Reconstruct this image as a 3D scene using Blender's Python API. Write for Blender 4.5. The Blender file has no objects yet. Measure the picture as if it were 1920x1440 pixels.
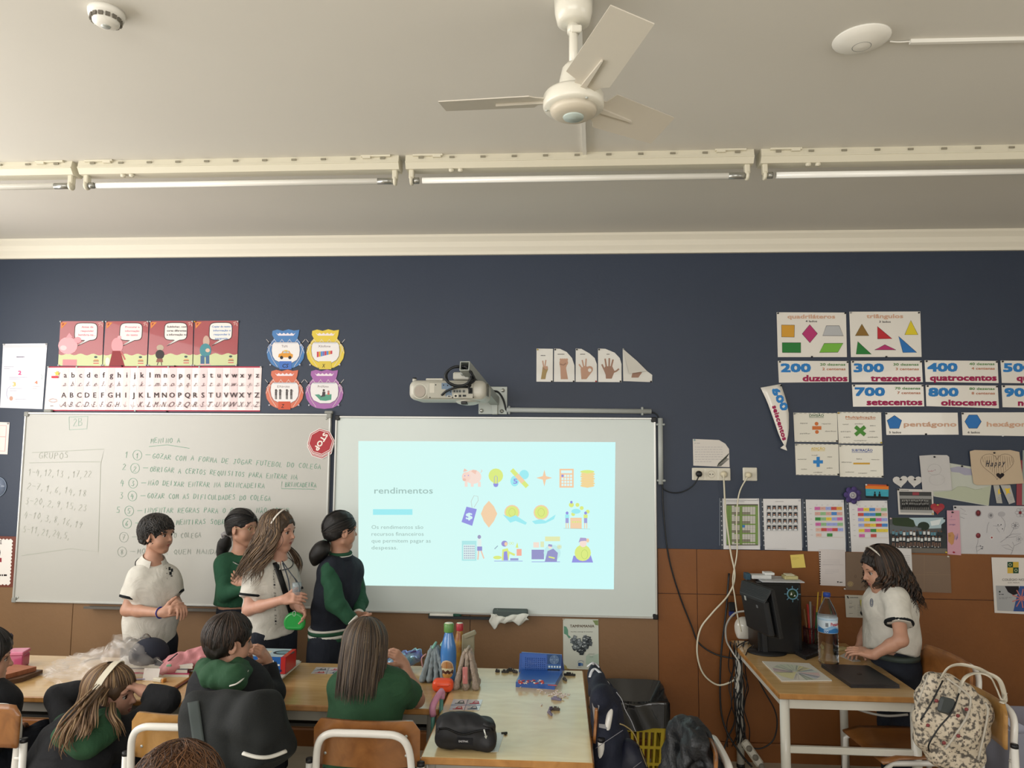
import bpy, math, random
import numpy as np
from mathutils import Vector, Matrix
random.seed(7); rng = np.random.RandomState(7)
S = bpy.context.scene; COL = S.collection
# ---------------------------------------------------------------- camera
YAW, PITCH, ROLL, FPX = 0.06333929, 0.08700239, 0.00832555, 1342.936
CAM = np.array([0, -4.238, 1.735])
_f = np.array([-math.sin(YAW)*math.cos(PITCH), math.cos(YAW)*math.cos(PITCH), math.sin(PITCH)])
_r = np.array([math.cos(YAW), math.sin(YAW), 0.]); _u = np.cross(_r, _f)
RR = math.cos(ROLL)*_r + math.sin(ROLL)*_u; UU = -math.sin(ROLL)*_r + math.cos(ROLL)*_u
cd = bpy.data.cameras.new('camera'); cam = bpy.data.objects.new('camera', cd); COL.objects.link(cam)
cd.sensor_width = 36; cd.lens = 36*FPX/1920; cd.clip_start = .02
cam.matrix_world = Matrix(((RR[0], UU[0], -_f[0], CAM[0]), (RR[1], UU[1], -_f[1], CAM[1]), (RR[2], UU[2], -_f[2], CAM[2]), (0, 0, 0, 1)))
S.camera = cam
# ---------------------------------------------------------------- light
S.view_settings.view_transform = 'Standard'; S.view_settings.look = 'None'
S.view_settings.gamma = 1; S.view_settings.use_curve_mapping = False
S.view_settings.exposure = 0.28
W = bpy.data.worlds.new('daylight'); S.world = W; W.use_nodes = True
W.node_tree.nodes['Background'].inputs[0].default_value = (.85, .93, 1, 1); W.node_tree.nodes['Background'].inputs[1].default_value = .6
def area(name, loc, direction, sx, sy, power, col):
    l = bpy.data.lights.new(name, 'AREA'); l.shape = 'RECTANGLE'; l.size = sx; l.size_y = sy; l.energy = power; l.color = col
    o = bpy.data.objects.new(name, l); COL.objects.link(o); o.location = loc
    o.rotation_euler = Vector(direction).to_track_quat('-Z', 'Y').to_euler(); return o
area('window_light', (-4.0, -2.9, 1.95), (1, .0, -.05), 4.2, 1.7, 108, (1, .985, .965))
area('back_window_light', (-.6, -6.8, 2.1), (0, 1, -.04), 4.8, 1.5, 90, (1, .985, .97))
area('right_fill_light', (3.9, -4.6, 2.0), (-1, .05, -.1), 2.4, 1.3, 24, (1, .98, .95))  # unseen fill light added at right to brighten the wall papers
# ---------------------------------------------------------------- pixel helpers: a pixel of the photograph seen on a real plane
def _ray(px, py): return _f*FPX + RR*(px-960) - UU*(py-720)
def P(px, py, y=0.):            # point on the vertical plane at depth y
    d = _ray(px, py); return CAM + d*((y-CAM[1])/d[1])
def Q(px, py, z):               # point on the horizontal plane at height z
    d = _ray(px, py); return CAM + d*((z-CAM[2])/d[2])
# ---------------------------------------------------------------- materials
def lin(c):
    if isinstance(c, str):
        c = c.lstrip('#'); c = c if len(c) == 6 else ''.join(q+q for q in c); c = [int(c[i:i+2], 16)/255 for i in (0, 2, 4)]
        c = [x/12.92 if x <= .04045 else ((x+.055)/1.055)**2.4 for x in c]
    return (*c[:3], 1)
_M = {}
def mat(name, col, rough=.6, metal=0, spec=.5, emit=0, noise=0, nscale=20, bump=0, bscale=200, col2=None, alpha=1, trans=0, ior=1.45, coat=0, stretch=None, sheen=0, fold=0):
    key = (name,)
    if key in _M: return _M[key]
    m = bpy.data.materials.new(name); m.use_nodes = True; nt = m.node_tree; b = nt.nodes['Principled BSDF']
    c = lin(col); b.inputs['Base Color'].default_value = c; b.inputs['Roughness'].default_value = rough
    b.inputs['Metallic'].default_value = metal; b.inputs['Specular IOR Level'].default_value = spec
    b.inputs['Coat Weight'].default_value = coat; b.inputs['IOR'].default_value = ior
    if sheen: b.inputs['Sheen Weight'].default_value = sheen
    if trans: b.inputs['Transmission Weight'].default_value = trans
    if alpha < 1: b.inputs['Alpha'].default_value = alpha
    if emit:
        b.inputs['Emission Color'].default_value = c; b.inputs['Emission Strength'].default_value = emit
    if noise or bump or col2:
        tc = nt.nodes.new('ShaderNodeTexCoord'); mp = nt.nodes.new('ShaderNodeMapping'); nt.links.new(tc.outputs['Object'], mp.inputs[0])
        if stretch: mp.inputs['Scale'].default_value = stretch
    if noise or col2:
        n = nt.nodes.new('ShaderNodeTexNoise'); n.inputs['Scale'].default_value = nscale; n.inputs['Detail'].default_value = 5
        nt.links.new(mp.outputs[0], n.inputs[0])
        r = nt.nodes.new('ShaderNodeValToRGB'); nt.links.new(n.outputs[0], r.inputs[0])
        c2 = lin(col2) if col2 else (*[min(1, x*(1+noise)) for x in c[:3]], 1)
        c1 = c if col2 else (*[x*(1-noise) for x in c[:3]], 1)
        r.color_ramp.elements[0].color = c1; r.color_ramp.elements[0].position = .3
        r.color_ramp.elements[1].color = c2; r.color_ramp.elements[1].position = .7
        nt.links.new(r.outputs[0], b.inputs['Base Color'])
    if bump:
        n2 = nt.nodes.new('ShaderNodeTexNoise'); n2.inputs['Scale'].default_value = bscale; n2.inputs['Detail'].default_value = 3
        nt.links.new(mp.outputs[0], n2.inputs[0])
        bp = nt.nodes.new('ShaderNodeBump'); bp.inputs['Strength'].default_value = bump; bp.inputs['Distance'].default_value = .01
        nt.links.new(n2.outputs[0], bp.inputs['Height']); nt.links.new(bp.outputs[0], b.inputs['Normal'])
        if fold:
            n3 = nt.nodes.new('ShaderNodeTexNoise'); n3.inputs['Scale'].default_value = 9; n3.inputs['Detail'].default_value = 2.5; n3.inputs['Distortion'].default_value = 1.6; nt.links.new(mp.outputs[0], n3.inputs[0])
            b2 = nt.nodes.new('ShaderNodeBump'); b2.inputs['Strength'].default_value = fold; b2.inputs['Distance'].default_value = .03; nt.links.new(n3.outputs[0], b2.inputs['Height']); nt.links.new(b2.outputs[0], bp.inputs['Normal'])
    _M[key] = m; return m
def flat(col, rough=.5): return mat('ink_'+col.lstrip('#'), col, rough, spec=.3)
def glow(col, s=1.0):
    n = 'light_'+col.lstrip('#')
    if (n,) in _M: return _M[(n,)]
    m = bpy.data.materials.new(n); m.use_nodes = True; nt = m.node_tree
    nt.nodes.remove(nt.nodes['Principled BSDF']); e = nt.nodes.new('ShaderNodeEmission'); e.inputs[0].default_value = lin(col); e.inputs[1].default_value = s
    nt.links.new(e.outputs[0], nt.nodes['Material Output'].inputs[0]); _M[(n,)] = m; return m
def wood(name, c1, c2, sc=(3, 40, 3), rough=.38, coat=.2):
    if (name,) in _M: return _M[(name,)]
    m = bpy.data.materials.new(name); m.use_nodes = True; nt = m.node_tree; b = nt.nodes['Principled BSDF']
    tc = nt.nodes.new('ShaderNodeTexCoord'); mp = nt.nodes.new('ShaderNodeMapping'); mp.inputs['Scale'].default_value = sc
    nt.links.new(tc.outputs['Object'], mp.inputs[0])
    n = nt.nodes.new('ShaderNodeTexNoise'); n.inputs['Scale'].default_value = 1.4; n.inputs['Detail'].default_value = 6; n.inputs['Distortion'].default_value = 1.2
    nt.links.new(mp.outputs[0], n.inputs[0])
    r = nt.nodes.new('ShaderNodeValToRGB'); r.color_ramp.elements[0].position = .32; r.color_ramp.elements[1].position = .68
    r.color_ramp.elements[0].color = lin(c1); r.color_ramp.elements[1].color = lin(c2)
    nt.links.new(n.outputs[0], r.inputs[0]); nt.links.new(r.outputs[0], b.inputs['Base Color'])
    b.inputs['Roughness'].default_value = rough; b.inputs['Coat Weight'].default_value = coat; b.inputs['Coat Roughness'].default_value = .2
    _M[(name,)] = m; return m
# ---------------------------------------------------------------- mesh builder
def V(*a): return np.array(a, float)
def unit(v): v = np.asarray(v, float); return v/(np.linalg.norm(v)+1e-12)
def basis(fwd, up=(0, 0, 1)):   # columns: side (right hand of a viewer looking along fwd), fwd, up
    f = unit(fwd); s = unit(np.cross(f, up)); u = np.cross(s, f); return np.stack([s, f, u], 1)
def rotz(a): c, s = math.cos(a), math.sin(a); return np.array([[c, -s, 0], [s, c, 0], [0, 0, 1.]])
def rotx(a): c, s = math.cos(a), math.sin(a); return np.array([[1., 0, 0], [0, c, -s], [0, s, c]])
def roty(a): c, s = math.cos(a), math.sin(a); return np.array([[c, 0, s], [0, 1., 0], [-s, 0, c]])
class MB:
    def __init__(s): s.v = []; s.f = []; s.m = []; s.mi = 0; s.sm = []
    def add(s, vs, fs, smooth=False):
        o = len(s.v); s.v.extend([tuple(map(float, p)) for p in vs]); s.f.extend([tuple(i+o for i in f) for f in fs])
        s.m.extend([s.mi]*len(fs)); s.sm.extend([smooth]*len(fs)); return s
    def box(s, c, size, R=None, bev=0.0):
        c = np.asarray(c, float); h = np.asarray(size, float)/2; R = np.eye(3) if R is None else R
        if bev <= 0:
            vs = [c+R@(h*np.array([x, y, z])) for x in (-1, 1) for y in (-1, 1) for z in (-1, 1)]
            return s.add(vs, [(0, 1, 3, 2), (4, 6, 7, 5), (0, 4, 5, 1), (2, 3, 7, 6), (0, 2, 6, 4), (1, 5, 7, 3)])
        b = min(bev, *(h*.95)); vs = []; idx = {}
        for x in (-1, 1):
            for y in (-1, 1):
                for z in (-1, 1):
                    for a in range(3):
                        p = h.copy()-b; p[a] += b; idx[(x, y, z, a)] = len(vs); vs.append(c+R@(p*np.array([x, y, z])))
        fs = []
        for a in range(3):
            b1, b2 = [i for i in range(3) if i != a]
            for sg in (-1, 1):
                q = []
                for (u, w) in ((-1, -1), (1, -1), (1, 1), (-1, 1)):
                    k = [0, 0, 0]; k[a] = sg; k[b1] = u; k[b2] = w; q.append(idx[(*k, a)])
                fs.append(tuple(q))
            for u in (-1, 1):
                for w in (-1, 1):
                    k0 = [0, 0, 0]; k0[b1] = u; k0[b2] = w; k1 = list(k0); k0[a] = -1; k1[a] = 1
                    fs.append((idx[(*k0, b1)], idx[(*k1, b1)], idx[(*k1, b2)], idx[(*k0, b2)]))
        for x in (-1, 1):
            for y in (-1, 1):
                for z in (-1, 1): fs.append((idx[(x, y, z, 0)], idx[(x, y, z, 1)], idx[(x, y, z, 2)]))
        # orient outward
        out = []
        vsn = np.array(vs)
        for f in fs:
            p = vsn[list(f)]; n = np.cross(p[1]-p[0], p[2]-p[0]); out.append(f if n@(p.mean(0)-c) > 0 else f[::-1])
        return s.add(vs, out)
    def tube(s, pts, r, n=8, closed=False, smooth=True, cap=True, flatr=1.0):
        pts = [np.asarray(p, float) for p in pts]; N = len(pts); rs = r if hasattr(r, '__len__') else [r]*N
        t0 = unit(pts[1]-pts[0]); a = np.array([0, 0, 1.]) if abs(t0[2]) < .9 else np.array([1., 0, 0]); x = unit(np.cross(t0, a)); vs = []
        for i in range(N):
            if closed: t = unit(pts[(i+1) % N]-pts[i-1])
            else: t = unit(pts[min(i+1, N-1)]-pts[max(i-1, 0)])
            x = unit(x-t*(x@t)); y = np.cross(t, x)
            for k in range(n):
                an = 2*math.pi*k/n; vs.append(pts[i]+rs[i]*(x*math.cos(an)+y*flatr*math.sin(an)))
        fs = []
        for i in range(N if closed else N-1):
            j = (i+1) % N
            for k in range(n): l = (k+1) % n; fs.append((i*n+k, i*n+l, j*n+l, j*n+k))
        if cap and not closed: fs += [tuple(range(n))[::-1], tuple((N-1)*n+k for k in range(n))]
        return s.add(vs, fs, smooth)
    def lathe(s, c, prof, n=24, R=None, smooth=True, sx=1, sy=1):     # prof: (r, z) bottom to top
        c = np.asarray(c, float); R = np.eye(3) if R is None else R; vs = []; fs = []
        for (r, z) in prof:
            for k in range(n): an = 2*math.pi*k/n; vs.append(c+R@np.array([r*sx*math.cos(an), r*sy*math.sin(an), z]))
        for i in range(len(prof)-1):
            for k in range(n): l = (k+1) % n; fs.append((i*n+k, i*n+l, (i+1)*n+l, (i+1)*n+k))
        if prof[0][0] > 1e-5: fs.append(tuple(range(n))[::-1])
        if prof[-1][0] > 1e-5: fs.append(tuple((len(prof)-1)*n+k for k in range(n)))
        return s.add(vs, fs, smooth)
    def prism(s, pts, d):       # polygon points extruded by vector d
        pts = [np.asarray(p, float) for p in pts]; d = np.asarray(d, float); n = len(pts)
        nrm = sum((np.cross(pts[i]-pts[0], pts[(i+1) % n]-pts[0]) for i in range(n)), np.zeros(3))
        if nrm@d > 0: pts = pts[::-1]
        vs = pts+[p+d for p in pts]
        return s.add(vs, [tuple(range(n)), tuple(range(2*n-1, n-1, -1))]+[((i+1) % n, i, i+n, (i+1) % n+n) for i in range(n)])
    def poly(s, pts, smooth=False): return s.add(pts, [tuple(range(len(pts)))], smooth)
    def ball(s, c, r, n=10, R=None):
        r = r if hasattr(r, '__len__') else (r, r, r); R = np.eye(3) if R is None else R; m = n//2; vs = []; fs = []
        for i in range(m+1):
            th = math.pi*i/m
            for k in range(n): an = 2*math.pi*k/n; vs.append(np.asarray(c)+R@np.array([r[0]*math.sin(th)*math.cos(an), r[1]*math.sin(th)*math.sin(an), -r[2]*math.cos(th)]))
        for i in range(m):
            for k in range(n): l = (k+1) % n; fs.append((i*n+k, i*n+l, (i+1)*n+l, (i+1)*n+k))
        return s.add(vs, fs, True)
    def grid(s, fn, nu, nv, thick=0, smooth=True):   # fn(u,v)->point
        vs = [fn(i/nu, j/nv) for i in range(nu+1) for j in range(nv+1)]; I = lambda i, j: i*(nv+1)+j
        fs = [(I(i, j), I(i+1, j), I(i+1, j+1), I(i, j+1)) for i in range(nu) for j in range(nv)]
        s.add(vs, fs, smooth)
        if thick:
            vv = np.array(vs).reshape(nu+1, nv+1, 3); du = np.gradient(vv, axis=0); dv = np.gradient(vv, axis=1)
            nn = np.cross(du, dv); nn /= np.linalg.norm(nn, axis=2, keepdims=True)+1e-12; w = (vv-nn*thick).reshape(-1, 3)
            o = len(vs); vs2 = list(vs)+list(w)
            e = [(i, 0) for i in range(nu+1)]+[(nu, j) for j in range(1, nv+1)]+[(i, nv) for i in range(nu-1, -1, -1)]+[(0, j) for j in range(nv-1, 0, -1)]
            e = [I(*q) for q in e]
            s.add(vs2, [tuple(x+o for x in f)[::-1] for f in fs]+[(e[k], e[k]+o, e[(k+1) % len(e)]+o, e[(k+1) % len(e)]) for k in range(len(e))], smooth)
        return s
    def use(s, i): s.mi = i; return s
    def build(s, name, mats, parent=None, origin=None):
        return mk(name, np.array(s.v), s.f, mats, parent, s.m, s.sm, origin)
def mk(name, v, f, mats, parent=None, mi=None, sm=None, origin=None):
    me = bpy.data.meshes.new(name); mats = mats if isinstance(mats, (list, tuple)) else [mats]
    root = parent
    while root is not None and root.parent is not None: root = root.parent
    off = np.array(root.location) if root is not None else (np.array(origin, float) if origin is not None else np.zeros(3))
    v = np.asarray(v, float).reshape(-1, 3)-off
    if isinstance(f, np.ndarray):
        me.vertices.add(len(v)); me.vertices.foreach_set('co', v.astype(np.float32).ravel())
        me.loops.add(f.size); me.loops.foreach_set('vertex_index', f.astype(np.int32).ravel())
        me.polygons.add(len(f)); me.polygons.foreach_set('loop_start', np.arange(len(f), dtype=np.int32)*f.shape[1])
        me.update(calc_edges=True)
    else: me.from_pydata([tuple(p) for p in v], [], f)
    for m in mats: me.materials.append(m)
    if mi is not None: me.polygons.foreach_set('material_index', np.asarray(mi, dtype=np.int32))
    if sm is True: me.polygons.foreach_set('use_smooth', np.ones(len(me.polygons), dtype=bool))
    elif sm is not None: me.polygons.foreach_set('use_smooth', np.asarray(sm, dtype=bool))
    me.update()
    o = bpy.data.objects.new(name, me); COL.objects.link(o)
    if parent is not None: o.parent = parent
    elif origin is not None: o.location = origin
    return o
def tag(o, label, cat=None, group=None, kind=None):
    if label: o['label'] = label
    if cat: o['category'] = cat
    if group: o['group'] = group
    if kind: o['kind'] = kind
    return o
def thing(name, label, cat, loc=(0, 0, 0), group=None):
    o = bpy.data.objects.new(name, None); COL.objects.link(o); o.location = tuple(map(float, loc)); o.empty_display_size = .05
    return tag(o, label, cat, group)
def struct(o, label=None, cat=None):
    o['kind'] = 'structure'
    if label: o['label'] = label
    if cat: o['category'] = cat
    return o
def kids(o): return [c for c in COL.objects if c.parent == o]
def copy_tree(o, parent=None, label=None, group=None):
    ch = kids(o); c = o.copy(); COL.objects.link(c); c.parent = parent
    if label: c['label'] = label
    if group: c['group'] = group
    for k in ch: copy_tree(k, c)
    return c
def spline(pts, n=8):          # Catmull-Rom
    p = [np.asarray(q, float) for q in pts]; p = [2*p[0]-p[1]]+p+[2*p[-1]-p[-2]]; out = []
    for i in range(1, len(p)-2):
        for k in range(n):
            t = k/n; a, b, c, d = p[i-1:i+3]
            out.append(.5*((2*b)+(-a+c)*t+(2*a-5*b+4*c-d)*t*t+(-a+3*b-3*c+d)*t**3))
    out.append(p[-2]); return out
# ---------------------------------------------------------------- implicit surfaces (smooth unions meshed by surface nets)
def pc(a, b, r1, r2, k=.015, cut=0, M=None, fac=1., op=1, ov=None): return dict(t='c', a=V(*a), b=V(*b), r1=r1, r2=r2, k=k, cut=cut, M=M, fac=fac, op=op, ov=ov)
def pe(c, r, R=None, k=.015, op=1): return dict(t='e', c=V(*c), r=V(*r) if hasattr(r, '__len__') else V(r, r, r), R=np.eye(3) if R is None else R, k=k, op=op)
def pb(c, h, R=None, rd=.005, k=.01, op=1): return dict(t='b', c=V(*c), h=V(*h), R=np.eye(3) if R is None else R, rd=rd, k=k, op=op)
def pp(c, n, op=-1, k=.003): return dict(t='p', c=V(*c), n=unit(n), k=k, op=op)   # removes the side the normal points to
def flatM(side, s):             # widths along `side` are kept, depth perpendicular to it is squeezed by s
    side = unit(side); up = V(0, 0, 1.); fr = unit(np.cross(up, side)); return np.stack([side, fr/s, np.cross(side, fr)], 0)
def _bb(p):
    if p['t'] == 'c':
        m = max(p['r1'], p['r2']); return np.minimum(p['a'], p['b'])-m, np.maximum(p['a'], p['b'])+m
    if p['t'] == 'e': e = np.sqrt(((p['R']*p['r'])**2).sum(1)); return p['c']-e, p['c']+e
    if p['t'] == 'b': e = np.abs(p['R'])@(p['h']); return p['c']-e, p['c']+e
def _ev(p, X, Y, Z):
    if p['t'] == 'c':
        a, b = p['a'], p['b']; M = p['M']
        if M is not None: q = [M[i, 0]*(X-a[0])+M[i, 1]*(Y-a[1])+M[i, 2]*(Z-a[2]) for i in range(3)]; d = M@(b-a)
        else: q = [X-a[0], Y-a[1], Z-a[2]]; d = b-a
        L = d@d+1e-12; t0 = (q[0]*d[0]+q[1]*d[1]+q[2]*d[2])/L; t = np.clip(t0, 0, 1)
        r = p['r1']+(p['r2']-p['r1'])*t
        D = (np.sqrt((q[0]-t*d[0])**2+(q[1]-t*d[1])**2+(q[2]-t*d[2])**2)-r)*p['fac']
        if p['cut'] & 1: D = np.maximum(D, (t0-1)*math.sqrt(L))
        if p['cut'] & 2: D = np.maximum(D, -t0*math.sqrt(L))
        return D
    if p['t'] == 'p': return -((X-p['c'][0])*p['n'][0]+(Y-p['c'][1])*p['n'][1]+(Z-p['c'][2])*p['n'][2])+0*X+0*Y+0*Z
    R = p['R']; x, y, z = X-p['c'][0], Y-p['c'][1], Z-p['c'][2]; q = [R[0, i]*x+R[1, i]*y+R[2, i]*z for i in range(3)]
    if p['t'] == 'e':
        r = p['r']; k0 = np.sqrt(sum((q[i]/r[i])**2 for i in range(3))); k1 = np.sqrt(sum((q[i]/r[i]**2)**2 for i in range(3)))+1e-9
        return k0*(k0-1)/k1
    h = p['h']-p['rd']; w = [np.abs(q[i])-h[i] for i in range(3)]
    return np.sqrt(sum(np.maximum(a, 0)**2 for a in w))+np.minimum(np.maximum(np.maximum(w[0], w[1]), w[2]), 0)-p['rd']
def sdf(prims, h=.007, fine=(), noise=None):
    B = [_bb(p) for p in prims if p['op'] == 1 and p['t'] != 'p']; lo = np.min([b[0] for b in B], 0)-.02; hi = np.max([b[1] for b in B], 0)+.02
    ax = []
    for a in range(3):
        x = lo[a]; c = [x]
        while x < hi[a]:
            st = h
            for (f0, f1, hf) in fine:
                if f0[a]-hf <= x <= f1[a]: st = min(st, hf)
            x += st; c.append(x)
        ax.append(np.array(c, np.float32))
    n = [len(c) for c in ax]; D = np.full(n, .06, np.float32)
    for p in prims:
        if p.get('post'): continue
        if p['t'] == 'p': sl = [slice(0, k) for k in n]
        else:
            b0, b1 = _bb(p); m = p['k']+2*h+(.01 if noise else 0); sl = [slice(max(0, np.searchsorted(ax[a], b0[a]-m)-1), min(n[a], np.searchsorted(ax[a], b1[a]+m)+1)) for a in range(3)]
        X = ax[0][sl[0]][:, None, None]; Y = ax[1][sl[1]][None, :, None]; Z = ax[2][sl[2]][None, None, :]
        d = _ev(p, X, Y, Z).astype(np.float32); k = p['k']; sub = D[sl[0], sl[1], sl[2]]
        if p['op'] == 1:
            hh = np.clip(.5+.5*(sub-d)/k, 0, 1); D[sl[0], sl[1], sl[2]] = sub*(1-hh)+d*hh-k*hh*(1-hh)
        else:
            d = -d; hh = np.clip(.5-.5*(sub-d)/k, 0, 1); D[sl[0], sl[1], sl[2]] = sub*(1-hh)+d*hh+k*hh*(1-hh)
    if noise is not None: D = D+noise(ax[0][:, None, None], ax[1][None, :, None], ax[2][None, None, :]).astype(np.float32)
    for p in prims:
        if p.get('post'): D = np.maximum(D, -_ev(p, ax[0][:, None, None], ax[1][None, :, None], ax[2][None, None, :]).astype(np.float32))
    D[0] = D[-1] = .05; D[:, 0] = D[:, -1] = .05; D[:, :, 0] = D[:, :, -1] = .05
    s = D < 0; N1, N2 = n[1], n[2]; cells = []; pos = []; quads = []
    for a in range(3):
        sa = [slice(None)]*3; sb = [slice(None)]*3; sa[a] = slice(0, -1); sb[a] = slice(1, None)
        idx = np.nonzero(s[tuple(sa)] != s[tuple(sb)]); i = [np.array(q) for q in idx]
        j = [q.copy() for q in i]; j[a] = j[a]+1
        d0 = D[i[0], i[1], i[2]]; d1 = D[j[0], j[1], j[2]]; t = d0/(d0-d1)
        pt = np.stack([ax[q][i[q]] for q in range(3)], 1).astype(np.float64); pt[:, a] += t*(ax[a][j[a]]-ax[a][i[a]])
        b, c = (a+1) % 3, (a+2) % 3; ids = []
        for (ob, oc) in ((0, 0), (1, 0), (1, 1), (0, 1)):
            q = [w.copy() for w in i]; q[b] = q[b]-ob; q[c] = q[c]-oc; ids.append((q[0]*N1+q[1])*N2+q[2])
        ids = np.stack(ids, 1); cells.append(ids); pos.append(pt)
        fl = s[i[0], i[1], i[2]]; qd = ids.copy(); qd[~fl] = qd[~fl][:, ::-1]; quads.append(qd)
    allc = np.concatenate([c.ravel() for c in cells]); allp = np.concatenate([np.repeat(p, 4, 0) for p in pos])
    u, inv = np.unique(allc, return_inverse=True); cnt = np.bincount(inv); v = np.stack([np.bincount(inv, allp[:, q])/cnt for q in range(3)], 1)
    Fq = np.searchsorted(u, np.concatenate(quads)); return v, Fq
def blob(name, prims, m, parent=None, h=.007, fine=(), noise=None, origin=None, paint=None):
    v, f = sdf(prims, h, fine, noise)
    mi = paint(v[f].mean(1)) if paint else None
    return mk(name, v, f, m, parent, mi, True, origin)
def folds(amp, sc, seed=0, stretch=(1, 1, 1)):
    r = np.random.RandomState(seed); w = [(r.randn(3)*sc/np.array(stretch), r.rand()*6.28) for _ in range(5)]
    def fn(X, Y, Z): return sum(amp/2.2*np.sin(k[0]*X+k[1]*Y+k[2]*Z+p+1.3*np.sin(k[1]*X*.7-k[2]*Y*.5+k[0]*Z*.6)) for k, p in w)
    return fn
# ---------------------------------------------------------------- flat print drawn on real sheets; coordinates are photo pixels carried onto the sheet's plane
_T = {}
def textmesh(s, bold=0, shear=0, space=1):
    key = (s, bold, shear, space)
    if key not in _T:
        c = bpy.data.curves.new('t', 'FONT'); c.body = s; c.size = 1;  c.resolution_u = 2; c.space_character = space
        o = bpy.data.objects.new('t', c); me = bpy.data.meshes.new_from_object(o)
        v = np.zeros(len(me.vertices)*3); me.vertices.foreach_get('co', v); v = v.reshape(-1, 3)[:, :2]
        f = [tuple(p.vertices) for p in me.polygons]; bpy.data.objects.remove(o); bpy.data.curves.remove(c); bpy.data.meshes.remove(me)
        _T[key] = (v, f)
    return _T[key]
GL = {'A': [[0, 0, .5, 1, 1, 0], [.2, .4, .8, .4]], 'B': [[0, 0, 0, 1, .7, .95, .8, .7, .1, .52, .9, .4, .9, .1, 0, 0]], 'C': [[1, .85, .6, 1, .1, .7, .1, .3, .5, 0, 1, .1]],
 'D': [[0, 0, .05, 1, .7, .9, 1, .5, .7, .1, 0, 0]], 'E': [[.9, 1, 0, 1, 0, 0, .95, 0], [0, .5, .7, .55]], 'F': [[1, 1, .1, .95, 0, 0], [.05, .5, .75, .55]],
 'G': [[1, .9, .6, 1, .1, .7, .1, .2, .5, 0, .95, .1, 1, .45, .5, .45]], 'H': [[0, 1, 0, 0], [1, 1, 1, 0], [0, .5, 1, .5]], 'I': [[.3, 1, .3, 0]], 'J': [[.2, 1, .9, 1], [.6, 1, .6, .2, .3, 0, 0, .2]],
 'K': [[0, 1, 0, 0], [.9, 1, 0, .5, .9, 0]], 'L': [[.1, 1, 0, 0, .9, .05]], 'M': [[0, 0, .15, 1, .5, .3, .85, 1, 1, 0]], 'N': [[0, 0, .1, 1, .9, 0, 1, 1]],
 'O': [[.5, 1, .05, .7, .1, .2, .5, 0, .95, .3, .85, .85, .5, 1]], 'P': [[0, 0, .1, 1, .8, .95, .9, .65, .1, .5]], 'Q': [[.5, 1, 0, .5, .5, 0, 1, .5, .5, 1], [.6, .3, 1, -.1]],
 'R': [[0, 0, .1, 1, .8, .95, .9, .65, .1, .5, 1, 0]], 'S': [[.9, .9, .4, 1, .1, .75, .8, .4, .7, .05, 0, .1]], 'T': [[0, 1, 1, .95], [.5, 1, .45, 0]], 'U': [[0, 1, .05, .2, .4, 0, .85, .2, .9, 1]],
 'V': [[0, 1, .4, 0, 1, 1]], 'X': [[0, 1, 1, 0], [1, 1, 0, 0]], 'Z': [[0, 1, 1, 1, 0, 0, 1, 0], [.2, .5, .8, .5]], 'W': [[0, 1, .3, 0, .5, .7, .75, 0, 1, 1]], 'Y': [[0, 1, .5, .5, 1, 1], [.5, .5, .4, 0]],
 '1': [[.2, .7, .6, 1, .5, 0]], '2': [[.1, .8, .5, 1, .9, .75, 0, 0, 1, 0]], '3': [[.1, 1, .8, 1, .4, .6, .9, .4, .6, 0, 0, .1]], '4': [[.4, 1, 0, .4, 1, .4], [.7, .8, .6, -.1]],
 '5': [[.9, 1, .2, 1, .1, .6, .8, .5, .7, .05, 0, .1]], '6': [[.8, 1, .2, .6, .1, .1, .6, 0, .8, .35, .2, .4]], '7': [[0, 1, .9, 1, .3, 0], [.2, .5, .8, .5]], '8': [[.5, .5, .1, .8, .5, 1, .8, .8, .2, .25, .5, 0, .9, .25, .5, .5]],
 '9': [[.9, .7, .5, 1, .1, .75, .4, .5, .9, .75, .5, 0]], '0': [[.5, 1, .05, .5, .5, 0, .95, .5, .5, 1]], '-': [[0, .5, 1, .5]], ',': [[.3, .1, .1, -.25]], '.': [[.2, 0, .3, .06]], 'Ã': [[0, 0, .5, .85, 1, 0], [.2, .35, .8, .35], [.2, 1.1, .7, 1.15]], '|': [[0, 1.1, 0, -.1, 1, -.1]], '~': [[0, .5, 1, .6]]}
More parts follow.
